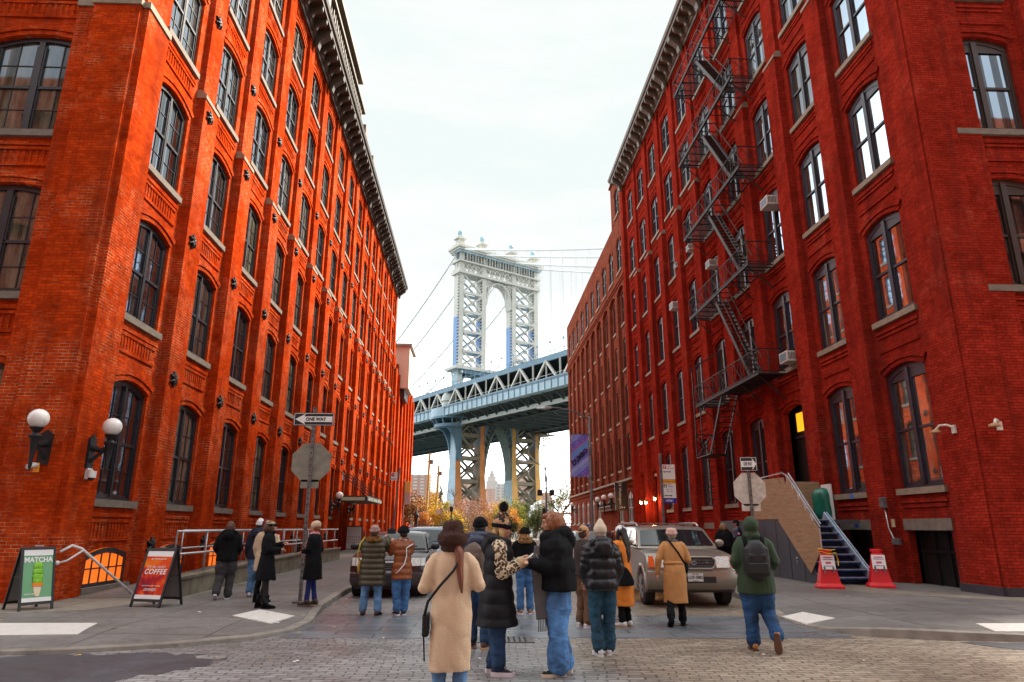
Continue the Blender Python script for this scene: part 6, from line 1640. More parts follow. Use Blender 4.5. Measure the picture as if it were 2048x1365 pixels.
JB = denim('denim_light_blue', (.10, .22, .40)); JD = denim('denim_dark_blue', (.012, .045, .115)); JM = denim('denim_mid_blue', (.045, .14, .32)); JT = denim('denim_teal', (.010, .055, .095))
def leopard(nm, sc, base=(.50, .36, .20)):
    m, nt, b = new_mat(nm); vec = ocoord(nt)
    v = nd(nt, 'ShaderNodeTexVoronoi'); v.inputs['Scale'].default_value = sc; add = nd(nt, 'ShaderNodeVectorMath', operation='ADD'); nz = nd(nt, 'ShaderNodeTexNoise'); nz.inputs['Scale'].default_value = sc * .7; nt.links.new(vec, nz.inputs[0])
    s2 = nd(nt, 'ShaderNodeVectorMath', operation='SCALE'); nt.links.new(nz.outputs['Color'], s2.inputs[0]); s2.inputs[3].default_value = .5 / sc; nt.links.new(vec, add.inputs[0]); nt.links.new(s2.outputs[0], add.inputs[1]); nt.links.new(add.outputs[0], v.inputs['Vector'])
    r = ramp(nt, v.outputs['Distance'], [(0, (.20, .09, .035)), (.26, (.20, .09, .035)), (.30, (.010, .008, .008)), (.50, (.010, .008, .008)), (.55, base), (1, base)])
    nt.links.new(r, b.inputs['Base Color']); b.inputs['Roughness'].default_value = .85; return m
CREAM = cloth('wool_cream', (.64, .46, .30), .9, .5, 60, .07)
SW = M('sole_white', (.72, .66, .70), .5)
# ---- the woman in the cream coat, nearest
person(-.30, 6.72, 0, 0, 1.60, 'woman seen from behind in a long cream coat and dark brown fur bucket hat', fat=1.0, vox=.012,
       pose=dict(elL=(-.262, -.03, 1.09), elR=(.262, -.03, 1.11), wrL=(-.10, .20, 1.12), wrR=(.10, .20, 1.16)),
       top=dict(m=CREAM, hem=.36, ease=1.05, flare=.85, wr=.013, wsc=(4.5, 4.5, 1.6), collar=.03, sleeve=1.02), legs=dict(m=JB, w=1.0), shoes=dict(m=WHITE),
       hair=dict(s='pony', m=M('hair_auburn', (.20, .055, .022), .55, var=.4, scale=30), pts=[(.03, -.09, -.06), (.065, -.125, -.13), (.075, -.15, -.25), (.09, -.155, -.38), (.105, -.15, -.50)], r=[.045, .05, .040, .028, .010]),
       hat=dict(k='bucket', m=M('fur_chocolate', (.050, .018, .012), .95, var=.4, scale=40)))
def bagA(t):
    m = MB(); m.loft([[(-.235 + a * .5, .02 + b * 1.3, z) for a, b in ((-.06, -.08), (.06, -.08), (.06, .08), (-.06, .08))] for z in (.66, .70, .86)]); m.build('pouch', M('leather_burgundy', (.035, .010, .010), .4), t, bevel=.015)
    m = MB(); m.bar((-.25, -.06, .70), (-.235, -.04, .45), .03, .012); m.build('tail_strap', M('leather_burgundy', (0, 0, 0)), t)
bag((-.30, 6.70, 0), 0, 'burgundy leather crossbody bag on the left hip of the woman in the cream coat', [(-.245, -.08, .85), (-.21, -.155, .98), (-.10, -.172, 1.12), (.02, -.165, 1.25), (.09, -.115, 1.37), (.11, -.03, 1.43), (.08, .10, 1.38)], bagA, 'bag', sm=M('leather_burgundy', (0, 0, 0)), r=.013, scale=.97)
# ---- woman with the leopard beanie facing right
PX, PY = .16, 8.34
person(PX, PY, 0, radians(-94), 1.70, 'blonde woman in profile with leopard beanie and sleeves looking down at her phone', fat=1.12, vox=.012, head=(0, radians(14)), glasses=True, lean=radians(3),
       pose=dict(elR=(.20, .04, 1.06), elL=(-.20, .06, 1.07), wrR=(.10, .27, 1.20), wrL=(-.06, .30, 1.20), anL=(-.09, -.05, .085), anR=(.09, .02, .085)),
       top=dict(m=BLKP, hem=.50, ease=1.16, flare=1.2, q=.010, ql=.15, hood='down', sleeve_m=leopard('leopard_sleeve', 34, (.62, .50, .34)), cuff_m=M('fleece_beige', (.50, .35, .20), .95, bmp=.6), sleeve=1.05, slen=.9, wr=.006),
       legs=dict(m=JD, w=1.18), shoes=dict(m=M('canvas_navy', (.015, .02, .04), .8), sole=.045, sm=SW, lace=True),
       hair=dict(s='sides', m=M('hair_blonde', (.62, .40, .15), .5, var=.25, scale=40), len=.02), hat=dict(k='beanie', m=leopard('leopard_knit', 17, (.42, .24, .13)), cm=BLK, pom=M('fur_black', (.008, .007, .008), .95), h=.14))
# ---- girl facing left, auburn bob
GX, GY = .86, 8.30
person(GX, GY, 0, radians(92), 1.78, 'woman with auburn bob facing left in a black puffer jacket and light blue jeans', fat=1.1, vox=.012, head=(0, radians(16)), lean=radians(4),
       pose=dict(elR=(.22, .02, 1.07), elL=(-.22, .03, 1.06), wrR=(.12, .24, 1.17), wrL=(-.12, .27, 1.13), anL=(-.085, .02, .085), anR=(.085, -.07, .085)),
       top=dict(m=BLK, name='jacket', hem=.83, ease=1.32, waist=1.08, q=.007, ql=.17, hood='down', sleeve=1.1, wr=.012, collar=.035), legs=dict(m=denim('denim_sky_blue', (.075, .21, .46)), w=1.32, flare=1.25), shoes=dict(m=M('canvas_black', (.012, .012, .013), .8), sole=.032, sm=M('sole_cream', (.70, .60, .45), .5), lace=True, patch=-1),
       hair=dict(s='bob', m=M('hair_ginger', (.24, .085, .028), .45, var=.35, scale=35)),
       scarf=dict(m=cloth('wool_grey', (.11, .105, .105)), tails=([[(-.04, .15, 1.30), (-.05, .20, 1.05), (-.05, .19, .80), (-.05, .18, .56)], .085],), side=(0, 1, 0), fringe=[(-.05, .18, .56)], fd=(0, 1, 0)))
# phones
def phone(x, y, z, rz, tilt, lab, mat):
    t = thing('mobile_phone', (x, y, z), rz, lab, 'phone'); t.rotation_euler = (tilt, 0, rz)
    m = MB(); m.box((-.036, -.075, -.004), (.036, .075, .004)); m.build('case', mat, t, bevel=.004)
    m = MB(); m.box((-.033, -.071, .0042), (.033, .071, .005)); m.build('screen', M('phone_screen', (.05, .06, .08), .1), t)
phone(.56, 8.30, 1.285, radians(-80), radians(35), 'white phone held in the hands of the woman with the leopard beanie', WHITE)
phone(.655, 8.18, 1.24, radians(60), radians(50), 'cream cased phone held by the woman with the auburn bob', M('case_cream', (.55, .48, .36), .5))
# ---- navy jacket man behind
person(-.06, 10.05, 0, radians(-22), 1.72, 'man seen from behind in navy hooded jacket and black beanie behind the nearest women', fat=1.08,
       pose=dict(elL=(-.25, .02, 1.10), elR=(.25, .03, 1.10), wrL=(-.12, .22, 1.2), wrR=(.12, .22, 1.2)), top=dict(m=M('nylon_navy', (.012, .022, .055), .5, var=.2), name='jacket', hem=.84, ease=1.18, hood='down', wr=.012),
       legs=dict(m=JD, w=1.15), shoes=dict(m=M('suede_brown', (.09, .05, .028), .9), sm=M('sole_gum', (.45, .27, .15), .6)), hair=dict(s='short', m=M('hair_black', (.008, .006, .006), .5)), hat=dict(k='beanie', m=BLK))
backpack((-.06, 10.05, 0), radians(-22), 'grey and brown backpack on the man in the navy jacket', M('pack_taupe', (.12, .085, .065), .7), M('pack_strap_grey', (.20, .24, .32), .7), 1, 1.04)
# ---- fur trimmed blonde behind
person(.80, 13.86, 0, radians(8), 1.58, 'blonde woman in the middle distance with black fur hat and tan fur collar', pose=dict(elL=(-.24, .05, 1.16), elR=(.24, .05, 1.16), wrL=(-.08, .24, 1.34), wrR=(.08, .24, 1.34)),
       top=dict(m=BLK, name='jacket', hem=.86, ease=1.15, fur=M('fur_tan', (.45, .27, .10), .9), wr=.012), legs=dict(m=JM, w=1.05, flare=1.1), shoes=dict(m=M('leather_tan', (.28, .15, .07), .5)), hair=dict(s='sides', m=M('hair_blonde', (0, 0, 0)), len=.16), hat=dict(k='fur', m=M('fur_black', (0, 0, 0))), vox=.016)
# ---- brown corduroys with tan cap
person(1.70, 12.02, 0, radians(-60), 1.62, 'person with tan cap and brown corduroy trousers half hidden behind the cream beanie', pose=dict(elL=(-.22, .10, 1.15), elR=(.22, .10, 1.15), wrL=(-.08, .25, 1.35), wrR=(.08, .25, 1.35)),
       top=dict(m=cloth('fleece_dark_brown', (.035, .024, .020)), name='jacket', hem=.82, ease=1.12), legs=dict(m=cloth('corduroy_brown', (.13, .065, .032), .9, .6, 60), w=1.25), shoes=dict(m=WHITE, sm=SW), hair=dict(s='short', m=M('hair_brown', (.06, .03, .016), .5)), hat=dict(k='cap', m=cloth('cap_tan', (.50, .27, .13)), back=1), vox=.016)
# ---- cream beanie, glossy black puffer
person(1.57, 9.47, 0, radians(4), 1.64, 'woman seen from behind in a pointed cream beanie and glossy black puffer jacket', fat=1.0, vox=.012, pose=dict(elL=(-.235, .0, 1.09), elR=(.235, -.02, 1.08), wrL=(-.20, .12, .92), wrR=(.21, .12, .90), anR=(.07, .02, .085), anL=(-.07, -.03, .085)),
       top=dict(m=M('puffer_gloss_black', (.006, .0055, .008), .36, var=.3, bmp=.35, bscale=30, spec=.4), name='jacket', hem=.80, ease=1.12, q=.020, ql=.13, hood='down', wr=.010), legs=dict(m=JT, w=1.1, flare=1.15), shoes=dict(m=WHITE, sm=SW),
       hair=dict(s='short', m=M('hair_grey_blonde', (.35, .27, .2), .6)), hat=dict(k='pointy', m=cloth('knit_cream', (.60, .50, .38), .95, .6, 70, .08), cuff=0, h=.12))
# ---- orange coat
person(2.36, 12.05, 0, radians(48), 1.62, 'woman with white cap and long black hair in a long orange coat', pose=dict(elL=(-.22, .14, 1.20), elR=(.22, .14, 1.2), wrL=(-.08, .30, 1.42), wrR=(.06, .30, 1.42)),
       top=dict(m=cloth('wool_orange', (.68, .20, .018), .85, .4, 60, .08), hem=.34, ease=1.06, waist=.9, belt=True), legs=dict(m=BLK, w=.85), shoes=dict(m=WHITE, sm=M('sole_gum', (0, 0, 0)), lace=True), hair=dict(s='long', m=M('hair_black', (0, 0, 0)), len=.34), hat=dict(k='cap', m=WHITE), vox=.014)
def bagB(t):
    m = MB(); m.loft([[(.02 + a, -.20 + b, z) for a, b in ((-w_, -.05), (w_, -.05), (w_, .05), (-w_, .05))] for z, w_ in ((.66, .15), (.72, .17), (.84, .12), (.96, .03))]); m.build('pouch', BLK, t, bevel=.03)
bag((2.26, 12.0, 0), radians(20), 'black tote bag hanging at the side of the woman in the orange coat', [(.02, -.20, .94), (.0, -.15, 1.15), (.05, -.06, 1.40)], bagB, 'bag', name='tote_bag', sm=BLK)
# ---- camel coat
person(3.28, 12.15, 0, radians(-8), 1.60, 'woman walking away in a belted camel coat and pale pink turban beanie', lean=radians(9), pose=dict(elL=(-.27, -.04, 1.10), elR=(.25, .02, 1.10), wrL=(-.30, .02, .86), wrR=(.17, .2, 1.0), knL=(-.10, -.03, .47), anL=(-.13, -.22, .15), knR=(.09, .06, .48), anR=(.10, .04, .085)), legrot=dict(L=(-.1, .8, -.45)),
       top=dict(m=cloth('wool_camel', (.48, .23, .075), .85, .4, 60, .08), hem=.37, ease=1.04, waist=.95, belt=True, wr=.009), legs=dict(m=BLK, w=1.0), shoes=dict(m=BLK, sm=BLK, boot=.16), hair=dict(s='short', m=M('hair_grey_blonde', (0, 0, 0))),
       hat=dict(k='turban', m=cloth('knit_blush', (.58, .38, .32), .95, .6, 70, .08), h=.085), scarf=dict(m=cloth('wool_slate', (.09, .10, .10))), vox=.014)
def bagC(t):
    m = MB(); m.ell((.20, .02, .93), (.06, .10, .11), 12, 8); m.build('pouch', BLK, t, smooth=True)
bag((3.28, 12.20, 0), radians(-8), 'black crossbody bag on the right hip of the woman in the camel coat', [(-.09, .02, 1.42), (-.04, -.09, 1.35), (.08, -.13, 1.18), (.17, -.10, 1.02), (.20, -.03, .96)], bagC, 'bag', sm=BLK, r=.018)
# ---- green parka
person(3.76, 9.75, 0, radians(-12), 1.72, 'man striding away in a dark green hooded parka and blue jeans with tan boots', fat=1.12, vox=.013, lean=radians(2), pose=dict(elL=(-.255, -.06, 1.10), elR=(.255, -.06, 1.10), wrL=(-.19, .12, .98), wrR=(.20, .12, .98), knL=(-.09, .03, .47), anL=(-.09, .01, .085), knR=(.12, .02, .47), anR=(.17, -.26, .20)), legrot=dict(R=(.1, .25, -1)),
       top=dict(m=cloth('cotton_dark_green', (.020, .045, .018), .8, .3, 60, .2), name='parka', hem=.70, ease=1.12, hood='up', sleeve=1.06, wr=.014), legs=dict(m=denim('denim_indigo', (.010, .055, .15)), w=1.25), shoes=dict(m=M('nubuck_tan', (.42, .18, .05), .8), sm=M('sole_brown', (.12, .055, .03), .7), boot=.05))
backpack((3.76, 9.75, 0), radians(-12), 'black backpack on the man in the green parka', M('pack_black', (.008, .008, .011), .6), BLK, 1.12, 1.05, .17)
# ---- couple with the camera
person(-2.12, 13.68, 0, radians(-6), 1.62, 'person in a long olive puffer coat with fur trimmed hood and mauve beanie', fat=1.1, pose=dict(elL=(-.23, .12, 1.20), elR=(.25, .12, 1.22), wrL=(-.10, .28, 1.46), wrR=(.17, .34, 1.42), anL=(-.16, .0, .085), anR=(.13, .0, .085), knL=(-.13, .02, .47), knR=(.11, .02, .47)),
       top=dict(m=M('puffer_olive', (.045, .034, .012), .5, var=.2), hem=.54, ease=1.12, q=.018, ql=.10, fur=M('fur_honey', (.40, .20, .05), .9), wr=.006), legs=dict(m=JB, w=1.1), shoes=dict(m=M('leather_brown', (.06, .03, .02), .5), sm=INK), hair=dict(s='short', m=M('hair_brown', (0, 0, 0))), hat=dict(k='beanie', m=cloth('knit_mauve', (.36, .22, .19), .95, .6, 70), h=.10), vox=.014)
person(-1.57, 13.72, 0, radians(22), 1.60, 'person in a rust orange puffer coat with white piping and black fur hat', pose=dict(elL=(-.21, .12, 1.15), elR=(.20, .10, 1.17), wrL=(-.14, .32, 1.36), wrR=(.06, .32, 1.36), anL=(-.07, 0, .085), anR=(.07, 0, .085)),
       top=dict(m=M('puffer_rust', (.24, .062, .012), .5, var=.15), hem=.66, ease=1.0, q=.014, ql=.12, wr=.006, collar=.03, waist=.9, pipes=[('piping', [(.21, -.02, 1.33), (.12, -.13, 1.30), (.03, -.148, 1.25), (.04, -.15, 1.1), (.0, -.15, .95), (-.08, -.148, .85), (-.15, -.12, .78)], .012, WHITE)]),
       legs=dict(m=JM, w=1.15), shoes=dict(m=INK, sm=SW), hair=dict(s='short', m=M('hair_black', (0, 0, 0))), hat=dict(k='fur', m=M('fur_black', (0, 0, 0)), cm=M('fur_black', (0, 0, 0))), scarf=dict(m=M('fleece_white', (.6, .55, .48), .9)), vox=.014)
t = thing('camera', (-1.84, 14.02, 1.52), radians(8), 'black camera held up between the person in olive and the person in rust orange', 'camera')
m = MB(); m.box((-.08, -.03, -.05), (.08, .04, .05)); m.box((-.03, -.03, .05), (.03, .03, .08)); m.build('camera_body', INK, t, bevel=.008); m = MB(); m.tube([(0, .04, 0), (0, .17, 0)], [.035, .042], 12); m.build('lens', INK, t, smooth=40)
bag((-2.12, 13.66, 0), radians(-6), 'yellow strap bag hanging at the left side of the person in the olive puffer', [(-.22, .0, .92), (-.26, -.05, 1.1), (-.2, -.03, 1.36)], lambda t: MB_box(t), 'bag', sm=M('strap_yellow', (.50, .40, .04), .6), r=.014) if False else None
def bagD(t):
    m = MB(); m.ell((-.24, .02, .86), (.04, .08, .14), 10, 8); m.build('pouch', M('bag_mustard', (.42, .25, .04), .7), t, smooth=True)
bag((-2.14, 13.66, 0), radians(-6), 'mustard bag with yellow strap beside the person in the olive puffer coat', [(-.24, .0, .96), (-.27, -.06, 1.12), (-.22, -.08, 1.30), (-.15, -.02, 1.42)], bagD, 'bag', sm=M('strap_yellow', (.50, .40, .04), .6), r=.014)
# ---- left pavement group
person(-5.50, 15.4, .13, radians(12), 1.58, 'brown haired person in a black jacket and wide charcoal trousers walking away by the ramp', fat=1.1, pose=dict(knL=(-.10, -.04, .47), anL=(-.12, -.24, .14), knR=(.10, .05, .47), anR=(.09, .0, .085), elL=(-.26, -.02, 1.08), elR=(.26, 0, 1.08), wrL=(-.2, .14, .95), wrR=(.2, .14, .95)), legrot=dict(L=(0, .8, -.5)),
       top=dict(m=BLK, name='jacket', hem=.80, ease=1.10, hood='down', wr=.012), legs=dict(m=cloth('cloth_charcoal', (.035, .030, .034)), w=1.3), shoes=dict(m=INK, sm=SW), hair=dict(s='bob', m=M('hair_chestnut', (.10, .035, .016), .5, var=.3, scale=30)), vox=.015)
person(-5.02, 15.9, .13, radians(5), 1.62, 'person in white beanie and light blue jeans striding away on the left pavement', pose=dict(knR=(.10, -.03, .48), anR=(.10, -.26, .20), knL=(-.09, .04, .47), anL=(-.10, 0, .085)), legrot=dict(R=(0, .6, -.8)),
       top=dict(m=cloth('cloth_navy', (.008, .010, .028)), name='jacket', hem=.80, ease=1.14, hood='down'), legs=dict(m=JB, w=1.12), shoes=dict(m=WHITE, sm=M('sole_brown', (0, 0, 0))), hair=dict(s='short', m=M('hair_black', (0, 0, 0))), hat=dict(k='beanie', m=WHITE, h=.12), vox=.016)
person(-4.52, 14.75, .13, radians(-25), 1.60, 'woman with maroon beanie and beige coat on the left pavement', pose=dict(elR=(.24, .08, 1.15), wrR=(.1, .26, 1.3)), top=dict(m=cloth('wool_beige', (.50, .38, .25)), hem=.62, ease=1.06), legs=dict(m=BLK, w=.9), shoes=dict(m=BLK, sm=BLK, boot=.2),
       hair=dict(s='short', m=M('hair_ginger', (0, 0, 0))), hat=dict(k='beanie', m=cloth('knit_maroon', (.12, .008, .018), .95, .6, 70)), vox=.016)
person(-4.14, 13.72, .13, radians(-72), 1.58, 'woman in black knee length coat and boots facing right on the left pavement', head=(0, radians(8)), pose=dict(elR=(.22, .02, 1.10), elL=(-.2, .06, 1.12), wrR=(.12, .22, 1.10), wrL=(-.1, .26, 1.2), anR=(.08, .05, .085), anL=(-.09, -.08, .085)),
       top=dict(m=BLK, hem=.52, ease=1.10, flare=1.25, collar=.04, waist=.92, belt=True), legs=dict(m=cloth('tights_black', (.012, .010, .012)), w=.74, wr=.002), shoes=dict(m=BLK, sm=BLK, boot=.16), hair=dict(s='bob', m=M('hair_chestnut', (0, 0, 0))), hat=dict(k='beanie', m=leopard('leopard_band', 24), cm=BLK, h=.085), vox=.014)
def plaid():
    m, nt, b = new_mat('plaid_red_white'); vec = ocoord(nt); w_ = nd(nt, 'ShaderNodeTexWave'); w_.inputs['Scale'].default_value = 5; w_.bands_direction = 'Z'; nt.links.new(vec, w_.inputs[0])
    w2 = nd(nt, 'ShaderNodeTexWave'); w2.inputs['Scale'].default_value = 9; w2.bands_direction = 'X'; nt.links.new(vec, w2.inputs[0])
    nt.links.new(mixc(nt, .5, ramp(nt, w_.outputs['Fac'], [(.4, (.5, .02, .03)), (.6, (.6, .5, .45))]), ramp(nt, w2.outputs['Fac'], [(.4, (.4, .02, .03)), (.6, (.55, .42, .36))])), b.inputs['Base Color']); b.inputs['Roughness'].default_value = .9; return m
person(-3.38, 14.2, .13, radians(80), 1.57, 'woman in plaid red scarf, black coat and cobalt tights beside the left sign post', head=(0, radians(4)), glasses=True, pose=dict(elR=(.20, -.06, 1.10), elL=(-.2, .02, 1.10), wrR=(.14, .14, .98), wrL=(-.1, .2, 1.05), anR=(.07, -.06, .085), anL=(-.08, .05, .085)),
       top=dict(m=BLK, hem=.50, ease=1.08, flare=1.2), legs=dict(m=cloth('tights_cobalt', (.006, .016, .14)), w=.76, wr=.002), shoes=dict(m=M('leather_taupe', (.06, .04, .03), .5), sm=M('sole_brown', (0, 0, 0)), boot=.02), hair=dict(s='short', m=M('hair_ginger', (0, 0, 0))),
       hat=dict(k='beanie', m=cloth('knit_oatmeal', (.55, .42, .28), .95, .6, 70), cuff=0, h=.10), scarf=dict(m=plaid(), tails=([[(.03, .10, 1.40), (.03, .19, 1.20), (.03, .20, .98), (.03, .21, .82)], .06],), side=(1, 0, 0)), vox=.014)
# ---- right pavement pair
person(7.0, 20.3, .13, radians(-10), 1.60, 'dark clad person with fair brown hair seen from behind beyond the tan car', top=dict(m=BLK, name='jacket', hem=.8, ease=1.2), legs=dict(m=BLK), shoes=dict(m=INK), hair=dict(s='bob', m=M('hair_light_brown', (.22, .13, .06), .5, var=.3, scale=30)), vox=.018)
backpack((7.0, 20.3, 0.13), radians(-10), 'black backpack on the fair haired person beyond the tan car', BLK, BLK, 1.1, 1.0, .16)
person(8.72, 23.9, .13, radians(75), 1.72, 'man in profile with black cap and navy down jacket by the grey stoop doors', skin=SKIN2, top=dict(m=M('down_navy', (.010, .018, .05), .5), name='jacket', hem=.82, ease=1.2, q=.008, ql=.11), pose=dict(elL=(-.22, .05, 1.1), elR=(.22, .05, 1.1), wrL=(-.12, .25, 1.05), wrR=(.12, .25, 1.05)), legs=dict(m=BLK), shoes=dict(m=M('canvas_navy', (0, 0, 0))), hair=dict(s='short', m=M('hair_black', (0, 0, 0))), hat=dict(k='cap', m=BLK), vox=.018)
bpy.data.objects[-1] if False else None
m = MB(); m.ell((-.30, -.02, 1.22), (.008, .045, .045), 10, 8); q = [o for o in bpy.data.objects if o.get('label', '').startswith('man in profile')][0]
m.build('arm_badge', M('badge_red_white', (.7, .12, .16), .5), q)
m = MB(); m.ell((-.306, -.02, 1.22), (.006, .02, .02), 8, 6); m.build('badge_centre', INKW, q)
# ================================================================== vehicles
def car(loc, rz, lab, P, paint, plate_txt=None, group=None, cat='car'):
    """nose towards -Y. P: dict of proportions (metres)"""
    L, W, hh, hb, ht = P['L'], P['W'], P['hood'], P['belt'], P['H']; t = thing('parked_car', loc, rz, lab, cat, group)
    hw = W / 2; wr = P['wheel']; xf = P['fa']; xr = L - P['ra']; gc = P['gc']
    nose = P.get('nose', .12)
    # side outline (y along the car, z up) with wheel arches
    def arch(cx): return [(cx - (wr + .07) * cos(a), wr * .98 + (wr + .07) * sin(a)) for a in [radians(-12 + 204 * i / 12) for i in range(13)]]
    top_ = [(L - .02, hb * .72), (L - .05, hb), (L - .5, hb + .01), (P['cowl'] + 1.6, hb + .01), (P['cowl'] + .1, hb + .0), (P['cowl'] - .1, hb - .01), (P['cowl'] * .55, hh + .02), (nose + .10, hh - .03), (nose * .5, hh - .10), (.0, hh - .22), (-.02, hh - .40), (.0, gc + .12), (.08, gc)]
    lower = arch(xf)[::1] + arch(xr) + [(L - .08, gc), (L, gc + .15)]
    prof = top_ + lower
    n = 13; rings = []
    for i in range(n):
        u = -1 + 2 * i / (n - 1); x = hw * u
        ring = []
        for (y, z) in prof:
            k = abs(u) ** 3.2
            yy = y + (P.get('bow', .22) * k * max(0, 1 - y / 1.2) if y < 1.2 else 0) - (.12 * k * max(0, (y - L + .8) / .8) if y > L - .8 else 0)
            zz = z - .035 * abs(u) ** 3 if z > hh - .15 else z
            xx = x * (1 - .05 * max(0, (z - .6)) - (.03 if z < gc + .05 else 0))
            ring.append((xx, yy, zz))
        rings.append(ring)
    m = MB(); m.loft(rings, cap=False); N = len(prof)
    b0 = len(m.v)
    for r_ in (rings[0], rings[-1]): m.face(r_)
    m.build('body', paint, t, smooth=32, bevel=.02)
    # cabin
    c0, c1, r0, r1, e1 = P['cowl'] - .05, P['cowl'] + P['rake'], P['rooff'], P['roofr'], P['tail']
    def cab(z, u, ins):  # half width at height z
        return (hw - .04 - (z - hb) * P.get('tumble', .24)) * u
    pf = [(c0, hb - .02), (c1, ht - .07), (c1 + .25, ht - .02), ((c1 + r1) / 2, ht), (r1, ht - .04), (r1 + .18, ht - .12), (e1, hb + .0), (e1, hb - .05)]
    rings = []
    for i in range(9):
        u = -1 + 2 * i / 8; rings.append([(cab(z, u, 0), y, z - .03 * abs(u) ** 2.5 * (1 if z > ht - .15 else 0)) for y, z in pf])
    m = MB(); m.loft(rings, cap=True); m.build('cabin', paint, t, smooth=32, bevel=.03)
    GLS = M('car_glass', (.010, .013, .016), .04, var=.1, spec=.9)
    # windscreen
    def pane(y0, z0, y1, z1, f0, f1, off, nm):
        m = MB(); q = []
        for k in range(2):
            y, z, f = ((y0, z0, f0), (y1, z1, f1))[k]
            q.append([(cab(z, -f + 2 * f * i / 8, 0), y, z - .03 * abs(-1 + 2 * i / 8) ** 2.5 * k) for i in range(9)])
        d = V3((0, z1 - z0, -(y1 - y0))).normalized() * off
        q = [[tuple(V3(v) + V3((0, -abs(d.y), abs(d.z))) * (1 if y1 > y0 else 1) if nm == 'windscreen' else V3(v) + V3((0, abs(d.y), abs(d.z)))) for v in r] for r in q]
        m.loft(q, cap=False, closed=False); m.build(nm, GLS, t, smooth=True)
    yw = lambda z: c0 + (c1 - c0) * (z - hb + .02) / (ht - .07 - hb + .02)
    yr_ = lambda z: e1 + (r1 + .18 - e1) * (z - hb) / (ht - .12 - hb)
    pane(yw(hb + .045), hb + .045, yw(ht - .115), ht - .115, .93, .90, .018, 'windscreen')
    pane(yr_(hb + .05), hb + .05, yr_(ht - .16), ht - .16, .86, .82, .018, 'rear_window')
    # side windows
    ws = P['pillars']
    for s in (-1, 1):
        for a, b in zip(ws, ws[1:]):
            zb, zt = hb + .035, ht - .13
            def yat(y, z):   # clip by windscreen slope
                f = (z - hb) / (ht - .07 - hb); return max(y, c0 + (c1 - c0) * f + .07)
            def yrr(y, z): f = (z - hb) / (ht - .12 - hb); return min(y, e1 + (r1 + .18 - e1) * f - .08)
            y00, y01 = yat(a + .03, zb), yat(a + .03, zt); y10, y11 = yrr(b - .03, zb), yrr(b - .03, zt)
            m = MB(); X = lambda z: s * ((hw - .04 - (z - hb) * P.get('tumble', .24)) + .008)
            m.face([(X(zb), y00, zb), (X(zb), y10, zb), (X(zt), y11, zt), (X(zt), y01, zt)]); m.build('side_window', GLS, t)
        m = MB(); m.bar((s * (hw - .02), ws[0] + .45, hb * .93), (s * (hw - .02), e1 - .4, hb * .93), .02, .03); m.build('belt_moulding', GALV, t)
    # wheels
    TY = M('tyre_black', (.018, .018, .019), .85, var=.3); RM_ = M('alloy_wheel', (.34, .34, .35), .3, metal=.7)
    for s in (-1, 1):
        for yc in (xf, xr):
            x0 = s * (hw - .015); x1 = s * (hw - .235)
            w_ = MB(); w_.tube([(x1, yc, wr), (x1 + s * .015, yc, wr), (x0 - s * .02, yc, wr), (x0, yc, wr)], [wr * .93, wr, wr, wr * .94], 28, side=(0, 0, 1)); o = w_.build('wheel', TY, t, smooth=40)
            w_ = MB(); w_.tube([(x0 - s * .03, yc, wr), (x0 + s * .004, yc, wr)], [wr * .62, wr * .66], 24, side=(0, 0, 1)); w_.build('rim', M('rim_shadow', (.03, .03, .03), .5), o)
            w_ = MB()
            for k in range(6):
                a = k * pi / 3; w_.bar((x0 + s * .006, yc, wr), (x0 + s * .006, yc + wr * .6 * cos(a), wr + wr * .6 * sin(a)), .05, .07)
            w_.tube([(x0 + s * .0, yc + wr * .62 * cos(a), wr + wr * .62 * sin(a)) for a in [2 * pi * i / 24 for i in range(25)]], .016, 6, cap=False); w_.build('spokes', RM_, o)
            m = MB(); m.tube([(s * (hw - .03) , yc - (wr + .075) * cos(a), wr * .98 + (wr + .075) * sin(a)) for a in [radians(-10 + 200 * i / 14) for i in range(15)]], P.get('flare', .03), 6); m.build('wheel_arch', paint, t, smooth=True)
    m = MB(); m.box((-hw + .12, .25, gc - .06), (hw - .12, L - .25, gc + .25)); m.box((-hw + .25, .6, gc), (hw - .25, L - .6, hh - .2)); m.build('underbody', INK, t)
    # mirrors
    for s in (-1, 1):
        m = MB(); m.ell((s * (hw + .12), P['cowl'] + .35, hb + .10), (.11, .07, .085), 12, 8); m.bar((s * (hw - .06), P['cowl'] + .38, hb + .03), (s * (hw + .08), P['cowl'] + .36, hb + .08), .04); m.build('mirror', paint if P.get('mp', 1) else INK, t, smooth=True)
    # bumper, grille, lights
    k_ = P.get('bow', .22)
    def nx(u): return k_ * abs(u) ** 3.2
    for s in (-1, 1):
        u0, u1, u2, u3 = .52, .72, .86, .97
        za, zb = P['lz']
        m = MB(); q = [[(s * hw * u * .97, nx(u) - .045 + (.0 if k == 0 else .05), z) for u in (u0, .6, u1, .80, u2)] for k, z in enumerate((za, zb))]
        m.loft(q, cap=False, closed=False); m.build('headlight', M('lens_clear', (.72, .74, .70), .12, var=.25, scale=25), t, smooth=True)
        m = MB(); q = [[(s * hw * u * .985, nx(u) - .047 + (.0 if k == 0 else .05), z) for u in (u2, .92, u3)] for k, z in enumerate((za, zb))]
        m.loft(q, cap=False, closed=False); m.build('indicator', M('lens_amber', (.80, .12, .02), .15, var=.35, scale=25) if P.get('amber', 1) else M('lens_clear', (0, 0, 0)), t, smooth=True)
        m = MB(); m.tube([(s * hw * .74, nx(.74) - .045, gc + .22), (s * hw * .74, nx(.74) - .01, gc + .22)], .075, 16); m.build('fog_light', INK, t)
    ga, gb = P['gz']; gw = P['gw']
